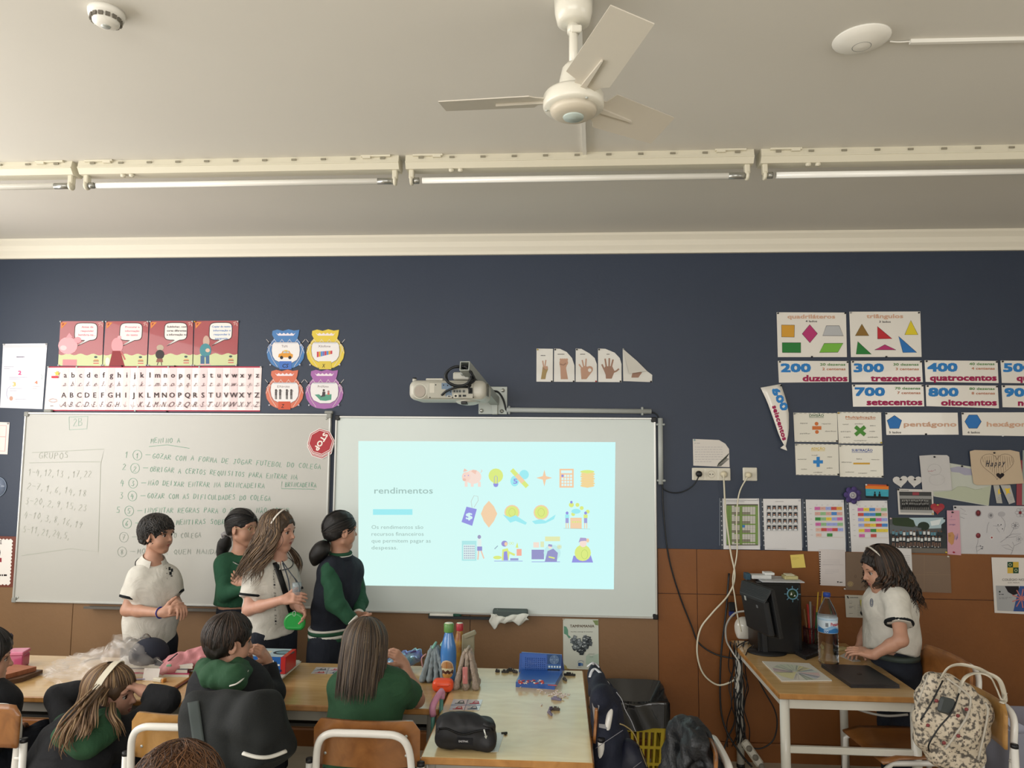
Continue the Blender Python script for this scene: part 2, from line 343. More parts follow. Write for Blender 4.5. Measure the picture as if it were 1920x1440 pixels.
class Art:
    def __init__(s, plane): s.pl = plane; s.v = []; s.f = []; s.m = []; s.cols = []; s.step = .000025; s.lvl = 0
    def put(s, pts, faces, col):
        if col not in s.cols: s.cols.append(col)
        d = s.lvl*s.step; s.lvl += 1; o = len(s.v)
        for p in pts: s.v.append(s.pl(p[0], p[1], d))
        s.f += [tuple(i+o for i in f) for f in faces]; s.m += [s.cols.index(col)]*len(faces)
        return s
    def P(s, pts, col): return s.put(pts, [tuple(range(len(pts)))], col)
    def rect(s, x0, y0, x1, y1, col): return s.P([(x0, y0), (x1, y0), (x1, y1), (x0, y1)], col)
    def ell(s, cx, cy, rx, ry, col, n=16, a0=0, a1=6.2832): return s.P([(cx+rx*math.cos(a0+(a1-a0)*k/n), cy+ry*math.sin(a0+(a1-a0)*k/n)) for k in range(n if a1-a0 > 6.2 else n+1)], col)
    def line(s, pts, w, col, closed=False):
        pts = [np.array(p, float) for p in pts]; L = []; Rr = []; N = len(pts)
        for i in range(N):
            if closed: t = unit(pts[(i+1) % N]-pts[i-1])
            else: t = unit(pts[min(i+1, N-1)]-pts[max(i-1, 0)])
            nn = np.array([-t[1], t[0]])*w/2; L.append(pts[i]+nn); Rr.append(pts[i]-nn)
        fs = [(i, (i+1) % N, N+(i+1) % N, N+i) for i in range(N if closed else N-1)]
        return s.put(L+Rr, fs, col)
    def ring(s, cx, cy, rx, ry, w, col, n=18): return s.line([(cx+rx*math.cos(6.2832*k/n), cy+ry*math.sin(6.2832*k/n)) for k in range(n)], w, col, True)
    def text(s, st, x0, y0, x1, h, col, y1=None, bold=0, shear=0, space=1):   # baseline x0..x1, cap height h px
        v, f = textmesh(st, 0, 0, space); v = v+np.stack([shear*v[:, 1], 0*v[:, 1]], 1) if shear else v
        if not len(v): return s
        y1 = y0 if y1 is None else y1; m0, m1 = v[:, 0].min(), v[:, 0].max(); d = np.array([x1-x0, y1-y0]); Ld = np.linalg.norm(d)+1e-9; up = np.array([d[1], -d[0]])/Ld
        l0 = s.lvl; b_ = bold*1.0*h/.73
        for qx, qy in (((0, 0), (-1, -.7), (1, -.7), (-1, .7), (1, .7)) if bold > .005 else ((0, 0),)): s.put([np.array([x0+qx*b_, y0+qy*b_])+d*((p[0]-m0)/(m1-m0+1e-9))+up*h*p[1]/.73 for p in v], f, col)
        s.lvl = l0+(0 if h < 12 else 1); return s
    def hand(s, st, x0, y0, x1, h, col, y1=None, w=1.1, seed=0):
        y1 = y0 if y1 is None else y1; l0 = s.lvl; r = random.Random(seed+len(st)); n = max(1, len(st)); d = np.array([x1-x0, y1-y0])/n; up = unit(np.array([d[1], -d[0]]))
        for i, ch in enumerate(st):
            jy = r.uniform(-.12, .12)*h
            for g in GL.get(ch.upper(), []):
                pts = [np.array([x0, y0])+d*(i+.12+.68*g[k])+up*(h*(g[k+1]+.12*g[k]*0)+jy)+d*.12*g[k+1] for k in range(0, len(g), 2)]
                s.line(pts, w, col)
            if s.lvl > l0+6: s.lvl = l0
        s.lvl = l0; return s
    def scrib(s, x0, y0, x1, y1, rows, col, w=.8, fill=.8, seed=1):   # lines of print too small to read
        r = random.Random(seed); l0 = s.lvl
        for i in range(rows):
            y = y0+(y1-y0)*(i+.5)/rows; x = x0; e = x0+(x1-x0)*(1 if i < rows-1 else .6)
            while x < e:
                l = r.uniform(4, 11)*.6; s.rect(x, y-w/2, min(e, x+l), y+w/2, col); x += l+1.4; s.lvl = l0
        return s
    def build(s, name, parent, glowing=False):
        if not s.v: return None
        return mk(name, s.v, s.f, [glow(c, .80) if glowing else flat(c) for c in s.cols], parent, s.m)
def wallplane(y): return lambda px, py, d=0: P(px, py, y-d-.0006)
def sheet(name, label, cat, q, y=-.003, col='#e8e6e0', mat_=None, pins=(), group=None, th=.0012, rough=.45, bend=0):
    """paper pinned on the wall: q = outline in pixels; returns (thing, art)"""
    pts = [P(a, b, y) for a, b in q]; c = np.mean(pts, 0); lo = min(p[2] for p in pts)
    t = thing(name, label, cat, (c[0], y+th, lo), group)
    m = mat_ or mat('paper_'+col.lstrip('#')+('g' if rough < .4 else ''), col, rough, bump=.05, bscale=18, coat=.3 if rough < .4 else 0)
    MB().prism(pts, (0, th, 0)).build('paper', m, t)
    for pn in pins:
        px, py = pn[:2]; pc_ = pn[2] if len(pn) > 2 else '#15151a'; p = P(px, py, y)
        MB().lathe(p, [(.0045, 0), (.0052, .002), (.003, .004), (.0028, .006), (.0045, .0075), (.003, .009), (0, .0095)], 8, R=rotx(math.pi/2)).build('pin', mat('pin_'+pc_.lstrip('#'), pc_, .3), t)
    return t, Art(wallplane(y))
def surf(t, off=-.002, names=None):
    """returns f(px, py) -> the point of the thing's cloth that a pixel shows, lifted off it a little"""
    obs = [c for c in COL.objects if c.parent == t and c.type == 'MESH' and (names is None or c.name.split('.')[0] in names)]; b0 = V(*t.location)
    def f(px, py, d=0):
        dr = unit(_ray(px, py)); best = None
        for o in obs:
            ok, loc, nr, _ = o.ray_cast(Vector(CAM-b0), Vector(dr))
            if ok and (best is None or (Vector(CAM-b0)-loc).length < best[0]): best = ((Vector(CAM-b0)-loc).length, V(*loc)+b0)
        if best is None: return V(*P(px, py, t.location[1]))
        f.last = best[0]; return best[1]+dr*(off-d)
    return f
# ================================================================ the room
CEIL = mat('ceiling_paint', '#d9d5cc', .8, noise=.02, nscale=1.2, bump=.02, bscale=60)
BLUE = mat('blue_wall_paint', '#2c3648', .5, noise=.05, nscale=1.5, bump=.04, bscale=90)
OFFW = mat('off_white_paint', '#d9d4c8', .6, bump=.05, bscale=80)
WHM = mat('white_plastic', '#e9e6dd', .35)
GREYM = mat('grey_metal', '#b9bdb8', .35, metal=.4)
TUBE = mat('white_enamel_tube', '#d8d6d0', .3, coat=.4)
BLK = mat('black_plastic', '#101114', .45)
BRL = mat('brown_panel_left', '#7d5f42', .45, noise=.06, nscale=3, bump=.08, bscale=60)
BRR = mat('brown_panel_right', '#7a4a20', .45, noise=.08, nscale=3, bump=.08, bscale=60)
XL, XR, YB, ZC = -4.1, 4.1, -7.0, 3.0
def sbox(name, lo, hi, m): lo, hi = np.array(lo, float), np.array(hi, float); return struct(MB().box((lo+hi)/2, hi-lo).build(name, m, None, ((lo+hi)/2)))
wf = sbox('wall_front', (XL, 0, 0), (XR, .1, ZC), BLUE)
sbox('wall_left', (XL-.1, YB, 0), (XL, .1, ZC), OFFW); sbox('wall_right', (XR, YB, 0), (XR+.1, .1, ZC), OFFW)
sbox('wall_back', (XL, YB-.1, 0), (XR, YB, ZC), OFFW); sbox('ceiling', (XL, YB, ZC), (XR, .1, ZC+.1), CEIL)
fl = sbox('floor', (XL, YB, -.1), (XR, .1, 0), mat('floor_vinyl', '#b3ab98', .35, noise=.1, nscale=8, coat=.1))
# brown wainscot panels, each its own piece of the wall
zs = (.1, .905, 1.158); xs = [XL, -2.9, -1.7, -.5, .578, .80, 1.95, 3.1, XR]
for a in range(len(xs)-1):
    for b in range(2):
        x0, x1, z0, z1 = xs[a]+.0012, xs[a+1]-.0012, zs[b]+.0012, zs[b+1]-.0012
        o = MB().box(((x0+x1)/2, -.004, (z0+z1)/2), (x1-x0, .0079, z1-z0), bev=.0015).build('panel', BRL if a < 4 else BRR, None, (0, 0, 0)); o.parent = wf; o.matrix_parent_inverse = wf.matrix_world.inverted() if False else Matrix.Translation(-Vector(wf.location))
b = MB(); b.prism([(XL, 0, 0), (XL, -.018, 0), (XL, -.018, .09), (XL, -.012, .1), (XL, 0, .1)], (XR-XL, 0, 0)); struct(b.build('baseboard_front', BRR))
b = MB(); b.prism([(XL, 0, 2.888), (XL, -.02, 2.888), (XL, -.024, 2.905), (XL, -.04, 2.93), (XL, -.046, 2.96), (XL, -.07, 2.985), (XL, -.07, 3.0), (XL, 0, 3.0)], (XR-XL, 0, 0)); struct(b.build('trim_1', mat('cornice_paint', '#e6e0d0', .6)))
# ---- ceiling things
def round_on_ceiling(name, label, cat, px, py, prof, m, extra=None, n=28):
    p = Q(px, py, ZC); t = thing(name, label, cat, (p[0], p[1], ZC)); MB().lathe((p[0], p[1], ZC), prof, n).build('housing', m, t)
    if extra: extra(t, p)
    return t
def _sd(t, p):
    b = MB()
    for k in range(14):
        a = k*6.2832/14; b.box((p[0]+.041*math.cos(a), p[1]+.041*math.sin(a), ZC-.026), (.004, .012, .012), rotz(a))
    b.build('vent_slot', mat('dark_slot', '#6f6a60', .7), t); MB().lathe((p[0], p[1], ZC), [(0, -.049), (.012, -.048), (.014, -.044)], 12).build('indicator', GREYM, t)
round_on_ceiling('smoke_detector', 'round white smoke detector on the ceiling at far left', 'smoke detector', 200, 22, [(0, -.046), (.022, -.045), (.036, -.036), (.038, -.022), (.047, -.02), (.05, -.008), (.05, 0)], WHM, _sd)
def _ap(t, p): MB().tube([(p[0]+.027*math.cos(a), p[1]+.027*math.sin(a), ZC-.0265) for a in np.arange(0, 6.28, .35)], .0016, 5, True).build('indicator_ring', mat('ring_grey', '#9a9a96', .4), t)
ap = round_on_ceiling('wireless_access_point', 'white saucer shaped wireless access point on the ceiling', 'access point', 1615, 72, [(0, -.03), (.03, -.027), (.06, -.018), (.082, -.006), (.084, -.002), (.08, 0)], WHM, _ap, 32)
a, bq = Q(1706, 75, ZC), Q(1990, 69, ZC)
tag(MB().box((a+bq)/2+V(0, 0, -.006), (np.linalg.norm(bq-a), .012, .012), rotz(math.atan2(*(bq-a)[1::-1]))).build('cable_trunking', WHM, None, (a+bq)/2), 'thin white cable trunking running right along the ceiling', 'cable trunking')
a0 = Q(1668, 76, ZC)
tag(MB().tube(spline([a0+V(0, 0, -.003), (a0+a)/2+V(0, .003, -.004), a+V(.01, 0, -.004)]), .0025, 6).build('network_cable', WHM, None, a0), 'short white cable between access point and ceiling trunking', 'cable')
# ---- fan
F0 = V(.043, -2.3, 0); fan = thing('ceiling_fan', 'white three-bladed ceiling fan hanging from a short rod', 'ceiling fan', (F0[0], F0[1], ZC))
FW = mat('fan_enamel', '#e4e0d2', .35, coat=.3)
MB().lathe(F0, [(.034, 2.925), (.046, 2.93), (.053, 2.96), (.055, 3.0)], 28).build('canopy', FW, fan)
MB().lathe(F0, [(.0125, 2.78), (.0125, 2.94)], 14).box(F0+V(.008, -.014, 2.905), (.03, .012, .02), bev=.003).lathe(F0, [(.018, 2.90), (.018, 2.92)], 12).build('rod', FW, fan)
MB().lathe(F0, [(.04, 2.715), (.042, 2.75), (.032, 2.795), (.02, 2.81), (.0, 2.812)], 24).build('motor_cover', FW, fan)
MB().lathe(F0, [(.060, 2.676), (.082, 2.678), (.085, 2.684), (.085, 2.712), (.08, 2.72), (.04, 2.722)], 40).build('hub', FW, fan)
MB().lathe(F0, [(.034, 2.655), (.05, 2.657), (.062, 2.664), (.067, 2.677)], 36).build('lower_dome', mat('fan_beige', '#cfc6b4', .4), fan)
MB().lathe(F0, [(0, 2.6505), (.028, 2.651), (.03, 2.656)], 28).build('hub_badge', mat('fan_badge', '#bcc9c3', .35), fan)
for k in range(3):
    an = 1.0+k*2.094; MB().lathe(F0+V(.075*math.cos(an), .075*math.sin(an), 2.6755), [(0, -.002), (.004, 0), (.004, .003)], 8).build('screw', GREYM, fan)
FB = mat('fan_blade_enamel', '#cdc6b8', .45)
for ang, pit, rl in ((177, -13, .375), (38, -24, .35), (-72, -14, .41)):
    A = rotz(math.radians(ang)); Rb = A@rotx(math.radians(pit)); o0 = F0+V(0, 0, 2.705)
    w = lambda x, y, z=0: o0+Rb@V(x, y, z)
    out = [(.07, -.022), (.10, -.03), (.115, -.062), (rl-.0, -.058), (rl+.0, .052), (.12, .062), (.105, .045), (.07, .03)]
    bl = MB().prism([w(x, y, .0015) for x, y in out], Rb@V(0, 0, -.003)).build('blade', FB, fan)
    MB().prism([w(.06, -.009, -.0015), (w(.22, -.002, -.0015)), (w(.22, .002, -.0015)), (w(.06, .009, -.0015))], Rb@V(0, 0, -.007)).build('stiffening_rib', FB, bl)
c0, c1 = V(.06, -2.24, ZC), V(.115, -1.24, ZC)
tag(MB().box((c0+c1)/2+V(0, 0, -.007), (.016, np.linalg.norm(c1-c0), .014), rotz(-math.atan2(.055, 1.0))).build('cable_conduit', WHM, None, (c0+c1)/2), 'straight conduit on the ceiling from the fan to the light fittings', 'conduit')
# ---- fluorescent fittings
FIX = mat('fitting_plastic', '#d9d3bf', .45); TB = mat('fluorescent_tube_glass', '#f3f1ea', .2, coat=.5); SIL = mat('tube_cap_metal', '#a7a7a2', .3, metal=.8)
names = ['fluorescent light fitting cut by the left edge of the photo', 'fluorescent light fitting left of centre above the left whiteboard', 'fluorescent light fitting just beyond the fan above the projector', 'fluorescent light fitting at right of the row above number cards']
ends = [(-3.66, -2.185), (-2.155, -.695), (-.665, .83), (.86, 2.35)]; YF = -1.20
for i, (x0, x1) in enumerate(ends):
    t = thing('fluorescent_light', names[i], 'light fitting', ((x0+x1)/2, YF, ZC), 'ceiling strip light fittings'); L = x1-x0; cx = (x0+x1)/2
    b = MB(); b.prism([(x0, YF-.04, 3.0), (x0, YF-.046, 2.965), (x0, YF-.03, 2.942), (x0, YF+.03, 2.942), (x0, YF+.046, 2.965), (x0, YF+.04, 3.0)], (L, 0, 0))
    b.box((cx, YF-.047, 2.968), (L, .004, .004)); b.build('housing', FIX, t)
    for k in range(11):
        MB().box((x0+.07+k*(L-.14)/10, YF-.047, 2.986), (.022, .004, .008)).build('clip_slot', mat('slot_grey', '#8d8775', .6), t)
    for s, xe in ((1, x0+.05), (-1, x1-.05)):
        MB().box((xe+s*.05, YF-.04, 2.995), (.13, .03, .008)).box((xe+s*.09, YF-.05, 2.99), (.035, .012, .012)).build('ceiling_bracket', FIX, t)
    for s, xe in ((1, x0+.022), (-1, x1-.022)):
        MB().box((xe, YF-.005, 2.925), (.022, .03, .045), bev=.004).lathe((xe-s*.006, YF-.005, 2.898), [(.019, 0), (.021, .004), (.019, .012)], 16, R=roty(math.pi/2*s)).build('lamp_holder', FIX, t)
    MB().tube([(x0+.07, YF-.005, 2.898), (x1-.07, YF-.005, 2.898)], .0135, 14).build('tube', TB, t)
    for a_, b_ in ((x0+.032, x0+.055), (x1-.10, x1-.032)): MB().tube([(a_, YF-.005, 2.898), (b_, YF-.005, 2.898)], .0138, 14).build('tube_cap', SIL, t)
    if i != 0:
        for dx in (.2, .24): MB().lathe((x0+dx, YF-.02, 2.942), [(0, -.012), (.011, -.01), (.012, 0)], 12).build('starter_cap', FIX, t)
# ================================================================ whiteboards
WB = mat('whiteboard_enamel', '#b6b5af', .32, coat=0, noise=.02, nscale=1.5); ALU = mat('aluminium_frame', '#c9cac6', .35, metal=.5); CORN = mat('grey_corner', '#8c8d88', .5)
WB2 = mat('whiteboard_enamel_spill_lit', '#cdd6d3', .3, coat=0, noise=.02, nscale=1.5)  # right board's enamel paled and cooled to carry the projector's spilled light
def board(label, x0, x1, z0, z1, wm, corner):
    t = thing('whiteboard', label, 'whiteboard', ((x0+x1)/2, 0, z0)); cx, cz = (x0+x1)/2, (z0+z1)/2
    MB().box((cx, -.010, cz), (x1-x0-.016, .018, z1-z0-.016)).build('writing_surface', wm, t)
    for lo, hi in (((x0, z0), (x1, z0+.012)), ((x0, z1-.012), (x1, z1)), ((x0, z0), (x0+.012, z1)), ((x1-.012, z0), (x1, z1))):
        MB().box(((lo[0]+hi[0])/2, -.0135, (lo[1]+hi[1])/2), (hi[0]-lo[0], .026, hi[1]-lo[1]), bev=.003).build('frame', ALU, t)
    for x in (x0, x1):
        for z in (z0, z1): MB().box((x+(.012 if x == x0 else -.012), -.014, z+(.012 if z == z0 else -.012)), (.03, .030, .03), bev=.004).build('corner_cap', corner, t)
    return t
wbl = board('wide whiteboard on the left covered in green and grey handwriting', -3.274, -1.352, .777, 1.921, WB, CORN)
wbr = board('wide whiteboard on the right under the projector showing the slide', -1.325, .573, .765, 1.909, WB2, BLK)
for px, py in ((33, 1120), (612, 785)):
    p = P(px, py, -.0195); MB().lathe(p, [(.007, 0), (.007, .002), (0, .003)], 10, R=rotx(math.pi/2)).build('screw_cap', GREYM, wbl)
for q in (((80, 766), (98, 772)), ((606, 768), (626, 776))):
    a, c = P(*q[0], -.02), P(*q[1], -.02); MB().box(((a[0]+c[0])/2, -.012, 1.93), (.05, .02, .018), bev=.004).build('hanging_bracket', CORN, wbl)
G1, G2, G3 = '#6f9c86', '#a3a79b', '#8fae9f'
A = Art(wallplane(-.0193)); A.xf = None
def X5(a, b): return a/3, 760+b/3
def h5(s, x0, y0, x1, y1, h, col=G1, w=.9, seed=0): a, b = X5(x0, y0); c, d = X5(x1, y1); A.hand(s, a, b, c, h/3, col, y1=d, w=w, seed=seed)
def l5(pts, col=G1, w=.9): A.line([X5(*p) for p in pts], w, col)
h5('2B', 408, 122, 468, 118, 42, G3); l5([(388, 66), (494, 62), (488, 132), (390, 138), (388, 66)], G3)
h5('MENINO A', 845, 212, 1015, 208, 26); l5([(838, 232), (940, 222), (1066, 242)])
h5('GRUPOS', 215, 302, 388, 296, 34, G2); l5([(180, 266), (586, 246), (566, 330), (552, 825), (400, 806), (120, 846)], G2); l5([(165, 324), (400, 318), (566, 318)], G2)
for s, x0, y0, x1, y1 in (('1-4,12,13 ,17,22', 155, 392, 515, 408), ('2-7,1,6,14,18', 148, 468, 486, 512), ('3-20,2,9,15,23', 138, 552, 488, 594), ('4-10,3,8,16,19', 132, 628, 462, 690), ('5-11,21,24,5,', 125, 712, 398, 752)): h5(s, x0, y0, x1, y1, 36, G2, .8)
rows = [('1', '1', 'GOZAR COM A FORMA DE JOGAR FUTEBOL DO COLEGA', 698, 292, 1806, 360), ('2', '2', 'OBRIGAR A CERTOS REQUISITOS PARA ENTRAR NA', 685, 366, 1674, 420), ('4', '3', 'NÃO DEIXAR ENTRAR NA BRINCADEIRA', 674, 450, 1490, 466),
        ('3', '4', 'GOZAR COM AS DIFICULDADES DO COLEGA', 670, 522, 1524, 536), ('5', '5', 'INVENTAR REGRAS PARA O COLEGA NÃO JOGAR', 652, 606, 1628, 606), ('', '6', 'INVENTAR MENTIRAS SOBRE O COLEGA', 640, 676, 1480, 666),
        ('', '7', 'GOZAR COM O COLEGA', 622, 754, 1132, 744), ('', '8', 'MOSTRAR QUEM MANDA', 612, 836, 1230, 838)]
for i, (n1, n2, s, x0, y0, x1, y1) in enumerate(rows):
    k = (y1-y0)/(x1-x0); g = G1 if i < 6 else '#8f9a90'
    if n1: h5(n1, x0, y0, x0+26, y0, 34, g, seed=i)
    xb = x0+48; h5(n2, xb+14, y0+k*60, xb+36, y0+k*60, 28, g); a, b = X5(xb+26, y0-12); A.ring(a, b, 8.3, 9.3, .7, g); l5([(xb+72, y0-14), (xb+100, y0-14)], g)
    h5(s, xb+108, y0+k*120-2, x1, y1, 27, g, seed=i)
h5('BRINCADEIRA', 1602, 458, 1780, 460, 25); l5([(1586, 428), (1582, 468), (1770, 472)])
A.build('handwriting', wbl)
# trays and what lies on them
def tray(label, pa, pb_, m):
    a, c = P(*pa, -.02), P(*pb_, -.02); t = thing('pen_tray', label, 'pen tray', ((a[0]+c[0])/2, -.03, a[2]-.01)); L = c[0]-a[0]; cx = (a[0]+c[0])/2; z = (a[2]+c[2])/2-.004
    MB().box((cx, -.035, z-.004), (L, .07, .004)).box((cx, -.069, z+.001), (L, .003, .014)).box((cx, -.002, z+.004), (L, .003, .02)).build('channel', m, t); return t, z
tray('long grey pen tray under the left whiteboard', (167, 1134), (415, 1141), mat('tray_dark', '#5a5650', .5))
_, tz = tray('dark pen tray under the right whiteboard', (806, 1152), (985, 1157), mat('tray_black', '#25292c', .5))
p0, p1 = P(822, 1149, -.045), P(850, 1149, -.045); zc = tz+.008
mk_ = thing('whiteboard_marker', 'white marker with a green cap on the right pen tray', 'marker pen', (p0[0], -.045, zc))
MB().tube([(p0[0]-.05, -.045, zc), (p1[0], -.045, zc)], .009, 12).build('barrel', WHM, mk_); MB().tube([(p1[0], -.045, zc), (p1[0]+.03, -.045, zc), (p1[0]+.045, -.045, zc)], [.0098, .0095, .007], 12).build('cap', flat('#1d4a3c'), mk_)
MB().tube([(p0[0]-.055, -.045, zc), (p0[0]-.05, -.045, zc)], .0096, 12).build('end_plug', flat('#1d4a3c'), mk_)
p0 = P(957, 1147, -.04)
tag(MB().box((p0[0], -.042, tz+.024), (.20, .055, .05), rotx(.05), bev=.006).build('board_eraser', mat('eraser_felt', '#4d5856', .8), None, (p0[0], -.04, tz)), 'dark grey felt board eraser on the right pen tray', 'board eraser')
b = MB(); xa, xb = P(920, 1150, -.05)[0], P(990, 1150, -.05)[0]
def _rag(u, v):
    x = xa+(xb-xa)*u; n = math.sin(u*23+v*4)*.5+math.sin(u*41+2)*.3
    drop = .035+.03*max(0, math.sin(u*9.5+.5))*(1 if u > .2 else 1.6)
    zt = tz+.012+.022*abs(math.sin(u*2.6+2.2)); return V(x+.006*math.sin(v*7+u*20), -.074-.006*n-.01*math.sin(v*3.1), zt-v*drop+.004*n)
b.grid(_rag, 40, 8, .002)
b.grid(lambda u, v: V(xa+.01+.05*u, -.045+.05*(v-.5)+.004*math.sin(u*9), tz+.02+.025*math.sin(u*3.1)*math.sin(v*3.1)+.006*math.sin(u*17+v*9)), 12, 8, .002)
tag(b.build('tissue', mat('tissue_paper', '#d3d5cd', .9), None, (xa, -.05, tz)), 'crumpled white tissue hanging over the right pen tray', 'tissue')
# ================================================================ projected slide
sl = thing('projected_slide', 'bright pale cyan projected slide about rendimentos on the right whiteboard', 'projected image', P(910, 1098, -.0196))  # glowing sheet stands in for the projector's light on the board
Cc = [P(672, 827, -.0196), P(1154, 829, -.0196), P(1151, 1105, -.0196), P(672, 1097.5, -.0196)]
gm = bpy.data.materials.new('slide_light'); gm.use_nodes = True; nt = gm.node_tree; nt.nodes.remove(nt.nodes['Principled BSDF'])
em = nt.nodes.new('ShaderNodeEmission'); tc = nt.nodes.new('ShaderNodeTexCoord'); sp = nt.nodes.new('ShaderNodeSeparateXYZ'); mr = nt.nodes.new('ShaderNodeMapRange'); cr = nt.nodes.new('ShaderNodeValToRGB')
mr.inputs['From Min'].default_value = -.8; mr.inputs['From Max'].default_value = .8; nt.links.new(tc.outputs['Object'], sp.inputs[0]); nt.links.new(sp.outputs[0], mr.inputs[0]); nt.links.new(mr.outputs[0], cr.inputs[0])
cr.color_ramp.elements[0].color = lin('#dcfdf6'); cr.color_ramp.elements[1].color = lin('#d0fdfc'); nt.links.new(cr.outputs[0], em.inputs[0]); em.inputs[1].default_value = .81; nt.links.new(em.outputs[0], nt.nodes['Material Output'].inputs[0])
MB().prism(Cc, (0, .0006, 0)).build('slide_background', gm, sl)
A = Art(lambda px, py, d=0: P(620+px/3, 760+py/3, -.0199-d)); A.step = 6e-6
TXT = '#a5beb8'; OR, YE, CY, PU, PK = '#f7d6b0', '#e0f08a', '#a5f0f6', '#9a9ae6', '#fbe4d8'
A.text('rendimentos', 246, 496, 574, 36, '#a9c6c0', bold=.012)
A.rect(238, 584, 460, 616, CY)
for i, (s, x1) in enumerate((('Os rendimentos são', 521), ('recursos financeiros', 523), ('que permitem pagar as', 563), ('despesas.', 376))): A.text(s, 230, 695+i*38.5, x1, 22, TXT)
# piggy bank
A.ell(802, 402, 46, 40, PK); A.ell(762, 402, 24, 28, '#fbdccf'); A.P([(745, 375), (752, 355), (772, 368)], '#f7cdbb'); A.P([(790, 372), (800, 362), (822, 366), (815, 388)], '#f7cdbb'); A.ell(752, 418, 10, 8, '#f5c6b5')
for x in (762, 796, 836): A.rect(x-8, 430, x+8, 458, PK)
A.rect(752, 394, 757, 399, PU); A.rect(772, 392, 777, 397, PU); A.line([(844, 378), (852, 368), (846, 362)], 3, '#f5c6b5')
# bulb
A.ell(929, 396, 41, 41, YE); A.P([(912, 420), (946, 420), (942, 442), (916, 442)], YE); A.line([(921, 440), (921, 402), (929, 396), (937, 402), (937, 440)], 2.5, PU); A.P([(914, 440), (944, 440), (940, 456), (929, 460), (918, 456)], PU)
# tag and card group
A.ell(1088, 390, 27, 27, CY); A.ell(1035, 426, 24, 30, CY); A.text('5', 1028, 440, 1050, 28, PU, bold=.03); A.line([(1018, 362), (1106, 458)], 24, YE); A.line([(1046, 392), (1082, 432)], 26, OR)
st = [(1202, 362), (1211, 398), (1246, 408), (1211, 418), (1202, 456), (1193, 418), (1156, 408), (1193, 398)]; A.P(st, '#f9d2ac')
# calculator
A.rect(1287, 357, 1367, 463, '#f9d0a8'); A.rect(1296, 366, 1358, 382, '#defcfa')
for i in range(4):
    for j in range(4): A.rect(1298+j*16, 390+i*17, 1310+j*16, 403+i*17, '#defcfa' if (i, j) != (0, 0) else PU)
for i in range(7): A.ell(1444+(i % 2)*3, 452-i*13, 40, 10, '#f7dc9c' if i < 6 else YE); A.line([(1406, 455-i*13), (1444, 463-i*13), (1482, 455-i*13)], 2, OR)
# price tag
A.P([(764, 570), (822, 584), (796, 678), (736, 656)], PU); A.text('$', 762, 640, 796, 36, '#dcfcfa', bold=.04); A.line([(796, 578), (790, 540), (806, 508), (828, 512), (830, 536), (806, 574)], 2.5, '#c9c9c0')
A.P([(890, 537), (918, 568), (937, 610), (918, 652), (890, 688), (862, 652), (845, 610), (862, 568)], OR)
for x in (1020, 1184):
    A.ell(x, 602, 43, 42, OR); A.ell(x, 602, 36, 35, YE); A.ring(x, 602, 18, 22, 3, '#cfd97e')
    if x < 1100: A.P([(968, 614), (1010, 630), (1040, 618), (1104, 660), (1096, 672), (1040, 650), (1010, 660)], CY)
    else: A.P([(1132, 652), (1180, 640), (1210, 650), (1266, 614), (1256, 640), (1206, 664), (1150, 668)], CY)
# people with basket
A.rect(1348, 632, 1412, 694, OR); [A.ell(1362+14*i, 656, 5, 5, YE) for i in range(4)]
for x, y in ((1388, 560), (1412, 578), (1446, 598), (1364, 612)): A.ell(x, y, 11, 11, YE)
A.ell(1354, 560, 14, 14, YE); A.ell(1354, 545, 7, 8, PU)
for x in (1330, 1434): A.ell(x, 606, 8, 9, PU); A.rect(x-11, 614, x+11, 634, CY if x < 1400 else YE); A.rect(x-9, 634, x+9, 662, '#a9a9dc'); A.rect(x-8, 662, x-3, 692, OR); A.rect(x+4, 662, x+9, 692, OR)
A.ell(1380, 596, 26, 14, CY); A.line([(1310, 692), (1460, 696)], 1.5, '#a9c6c0')
# calendar and figures
A.rect(738, 762, 820, 874, '#b5ecec'); A.rect(746, 784, 812, 866, '#e2f8f4')
for i in range(6):
    for j in range(6): A.rect(750+j*10.5, 790+i*13, 757+j*10.5, 797+i*13, '#b0b8cc')
A.ell(836, 740, 10, 11, '#a6a3c6'); A.rect(826, 752, 848, 794, '#e8f6f2'); A.rect(824, 794, 852, 818, '#9a9ad6'); A.line([(832, 818), (828, 868)], 7, '#f7cdb6'); A.line([(846, 818), (862, 862)], 7, '#f7cdb6')
A.line([(920, 876), (1080, 876)], 3, PU); A.ell(978, 778, 18, 17, '#a09ad8'); A.ell(986, 780, 9, 11, OR); A.P([(962, 872), (966, 810), (996, 804), (1006, 836), (1000, 872)], YE); A.P([(972, 872), (974, 824), (992, 820), (998, 872)], PU); A.line([(1000, 826), (1036, 842)], 12, YE); A.rect(1046, 808, 1074, 846, '#f9b7a3'); A.ell(938, 856, 24, 10, YE); A.rect(1010, 860, 1056, 872, '#a0a6d6')
A.ring(1010, 776, 6, 6, 2, YE); A.ring(1024, 776, 6, 6, 2, YE); A.P([(1040, 800), (1050, 770), (1056, 802)], YE); A.line([(922, 808), (940, 790)], 5, '#9fb6c6')
